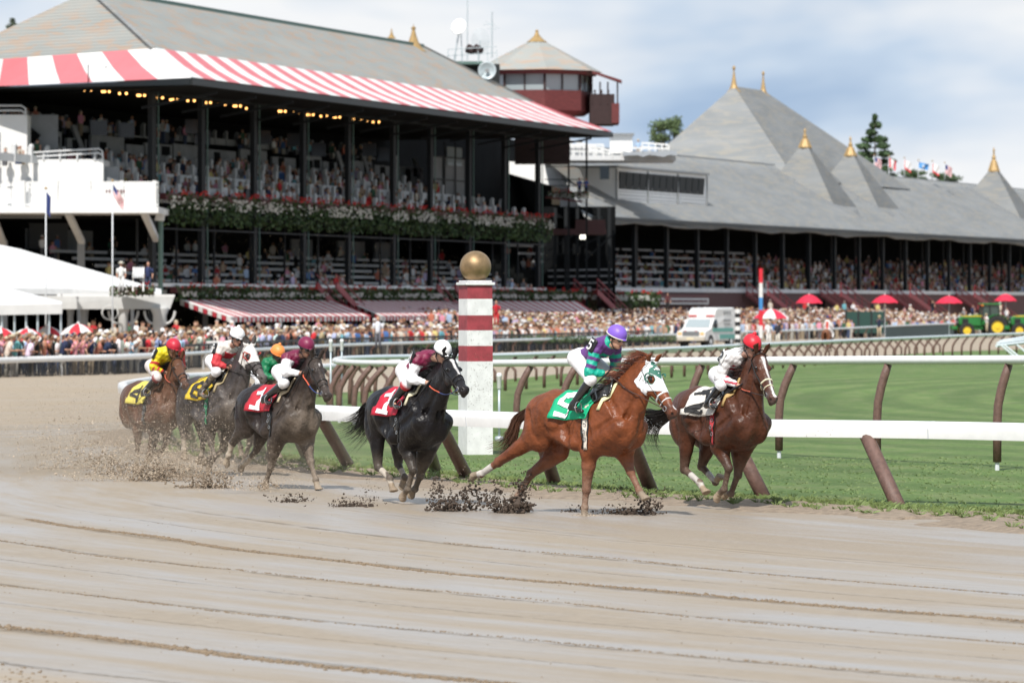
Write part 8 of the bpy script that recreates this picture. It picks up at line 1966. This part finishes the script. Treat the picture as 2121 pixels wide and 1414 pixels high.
clods('mud_splash', 'dark clods thrown up under the chestnut\'s reaching foreleg', [(1345, 1074, 56, 75, 90, 60.2, .007, .028, 1.2), (1305, 1076, 110, 32, 110, 60.2, .008, .030, 2.0), (1270, 1072, 60, 30, 60, 60.4, .005, .02, 1.2), (1280, 1050, 60, 110, 90, 61, .005, .016, 1.0), (1180, 1066, 50, 22, 50, 61, .005, .02, 1.2)], seed=3)
clods('mud_splash', 'brown clods below the second and third horses', [(600, 1056, 80, 40, 120, 64, .005, .022, 1.8), (735, 1064, 100, 44, 170, 62.6, .005, .024, 1.8), (770, 1050, 40, 80, 80, 63, .004, .014, 1.0)], seed=4)
clods('mud_splash', 'mass of brown dirt kicked up beneath the rear horses', [(235, 985, 150, 70, 400, 75, .004, .024, 1.5), (330, 1000, 120, 60, 420, 72, .004, .026, 1.6), (430, 1020, 130, 60, 520, 69, .004, .026, 1.5), (550, 1010, 70, 24, 140, 68, .004, .018, 1.6), (170, 950, 200, 110, 500, 78, .003, .014, 1.0)], M['bank'], seed=5)
clods('dirt_spray', 'fine tan spray hanging in the air behind the field', [(280, 1000, 520, 220, 7000, 72, .004, .012, 1.8), (150, 985, 330, 240, 7000, 78, .004, .012, 1.6), (520, 1015, 380, 120, 4000, 67, .003, .008, 2.2), (340, 990, 300, 120, 7000, 74, .004, .012, 2.4), (1000, 1060, 500, 160, 700, 61, .002, .004, 1.2), (1330, 1060, 260, 60, 420, 60.4, .002, .0045, 1.1)], M['spray'], seed=6)
clods('air_specks', 'bright dirt specks flying high in front of the dark stands', [(620, 700, 700, 260, 1500, 68, .0020, .0045, .8), (250, 960, 500, 520, 900, 72, .002, .0045, .8), (900, 900, 800, 420, 700, 64, .002, .004, .8)], mat('pale_spray', (.62, .52, .36), .8), seed=7)
r = empty('stacked_rail', at(2090, 722, 100), label='bundle of pale rails on splayed legs at the right edge on the turf', cat='barrier')
for k, (x0, y0, x1, y1) in enumerate(((2064, 716, 2150, 706), (2066, 711, 2150, 700), (2072, 707, 2150, 694))): mb = MB(); mb.tube([at(x0, y0, 150 + k * .3), at(x1, y1, 152 + k * .3)], .05, 8); kb(mb, 'rail', M['railb'], r)
for x0, x1 in ((2072, 2225), (2080, 2236), (2106, 2260)): mb = MB(); q = at(x1, 760, 150); mb.tube([at(x0, 714, 150), Vector((q.x, 150, gz(150)))], .035, 6); kb(mb, 'leg', M['railb'], r)
clods('mud_splash', 'low tan splash where the chestnut foreleg strikes the track', [(1212, 1078, 60, 16, 420, 59.9, .003, .009, 1.2), (1212, 1076, 34, 34, 200, 59.9, .002, .006, 1.0)], M['spray'], seed=8)
# thin dust hanging low behind the field
def dust(c, r, dens, label, sd):
    mb = MB(); mb.ball((0, 0, 0), 1, 20, 12, r); m = bpy.data.materials.new('dust'); m.use_nodes = True; t = m.node_tree; t.nodes.clear(); o_ = N(t, 'ShaderNodeOutputMaterial'); v = N(t, 'ShaderNodeVolumePrincipled'); v.inputs['Color'].default_value = (.72, .60, .47, 1); v.inputs['Anisotropy'].default_value = .2
    tc = N(t, 'ShaderNodeTexCoord'); n_ = N(t, 'ShaderNodeTexNoise', Scale=.9, Detail=4.0, Roughness=.6); t.links.new(tc.outputs['Object'], n_.inputs[0]); q = N(t, 'ShaderNodeMapping'); q.inputs['Scale'].default_value = tuple(1 / k for k in r); t.links.new(tc.outputs['Object'], q.inputs[0])
    ln_ = N(t, 'ShaderNodeVectorMath', operation='LENGTH'); t.links.new(q.outputs[0], ln_.inputs[0]); fo = mth(t, 'MAXIMUM', mth(t, 'SUBTRACT', 1.0, ln_.outputs['Value']), 0.0)
    t.links.new(mth(t, 'MULTIPLY', mth(t, 'MULTIPLY', fo, dens), ramp(t, n_.outputs[0], [(.35, .15), (.65, 1.0)]).outputs[0]), v.inputs['Density']); t.links.new(v.outputs[0], o_.inputs['Volume'])
    o = mb.build('dust_cloud', m); o.location = c; tag(o, label, 'dust', kind='stuff')
dust((-6.0, 75.5, .25), (5.2, 5.0, 1.5), .20, 'tan dust hanging around the legs of the rear horses', 1)
# one footfall where the chestnut's foreleg drives into the track
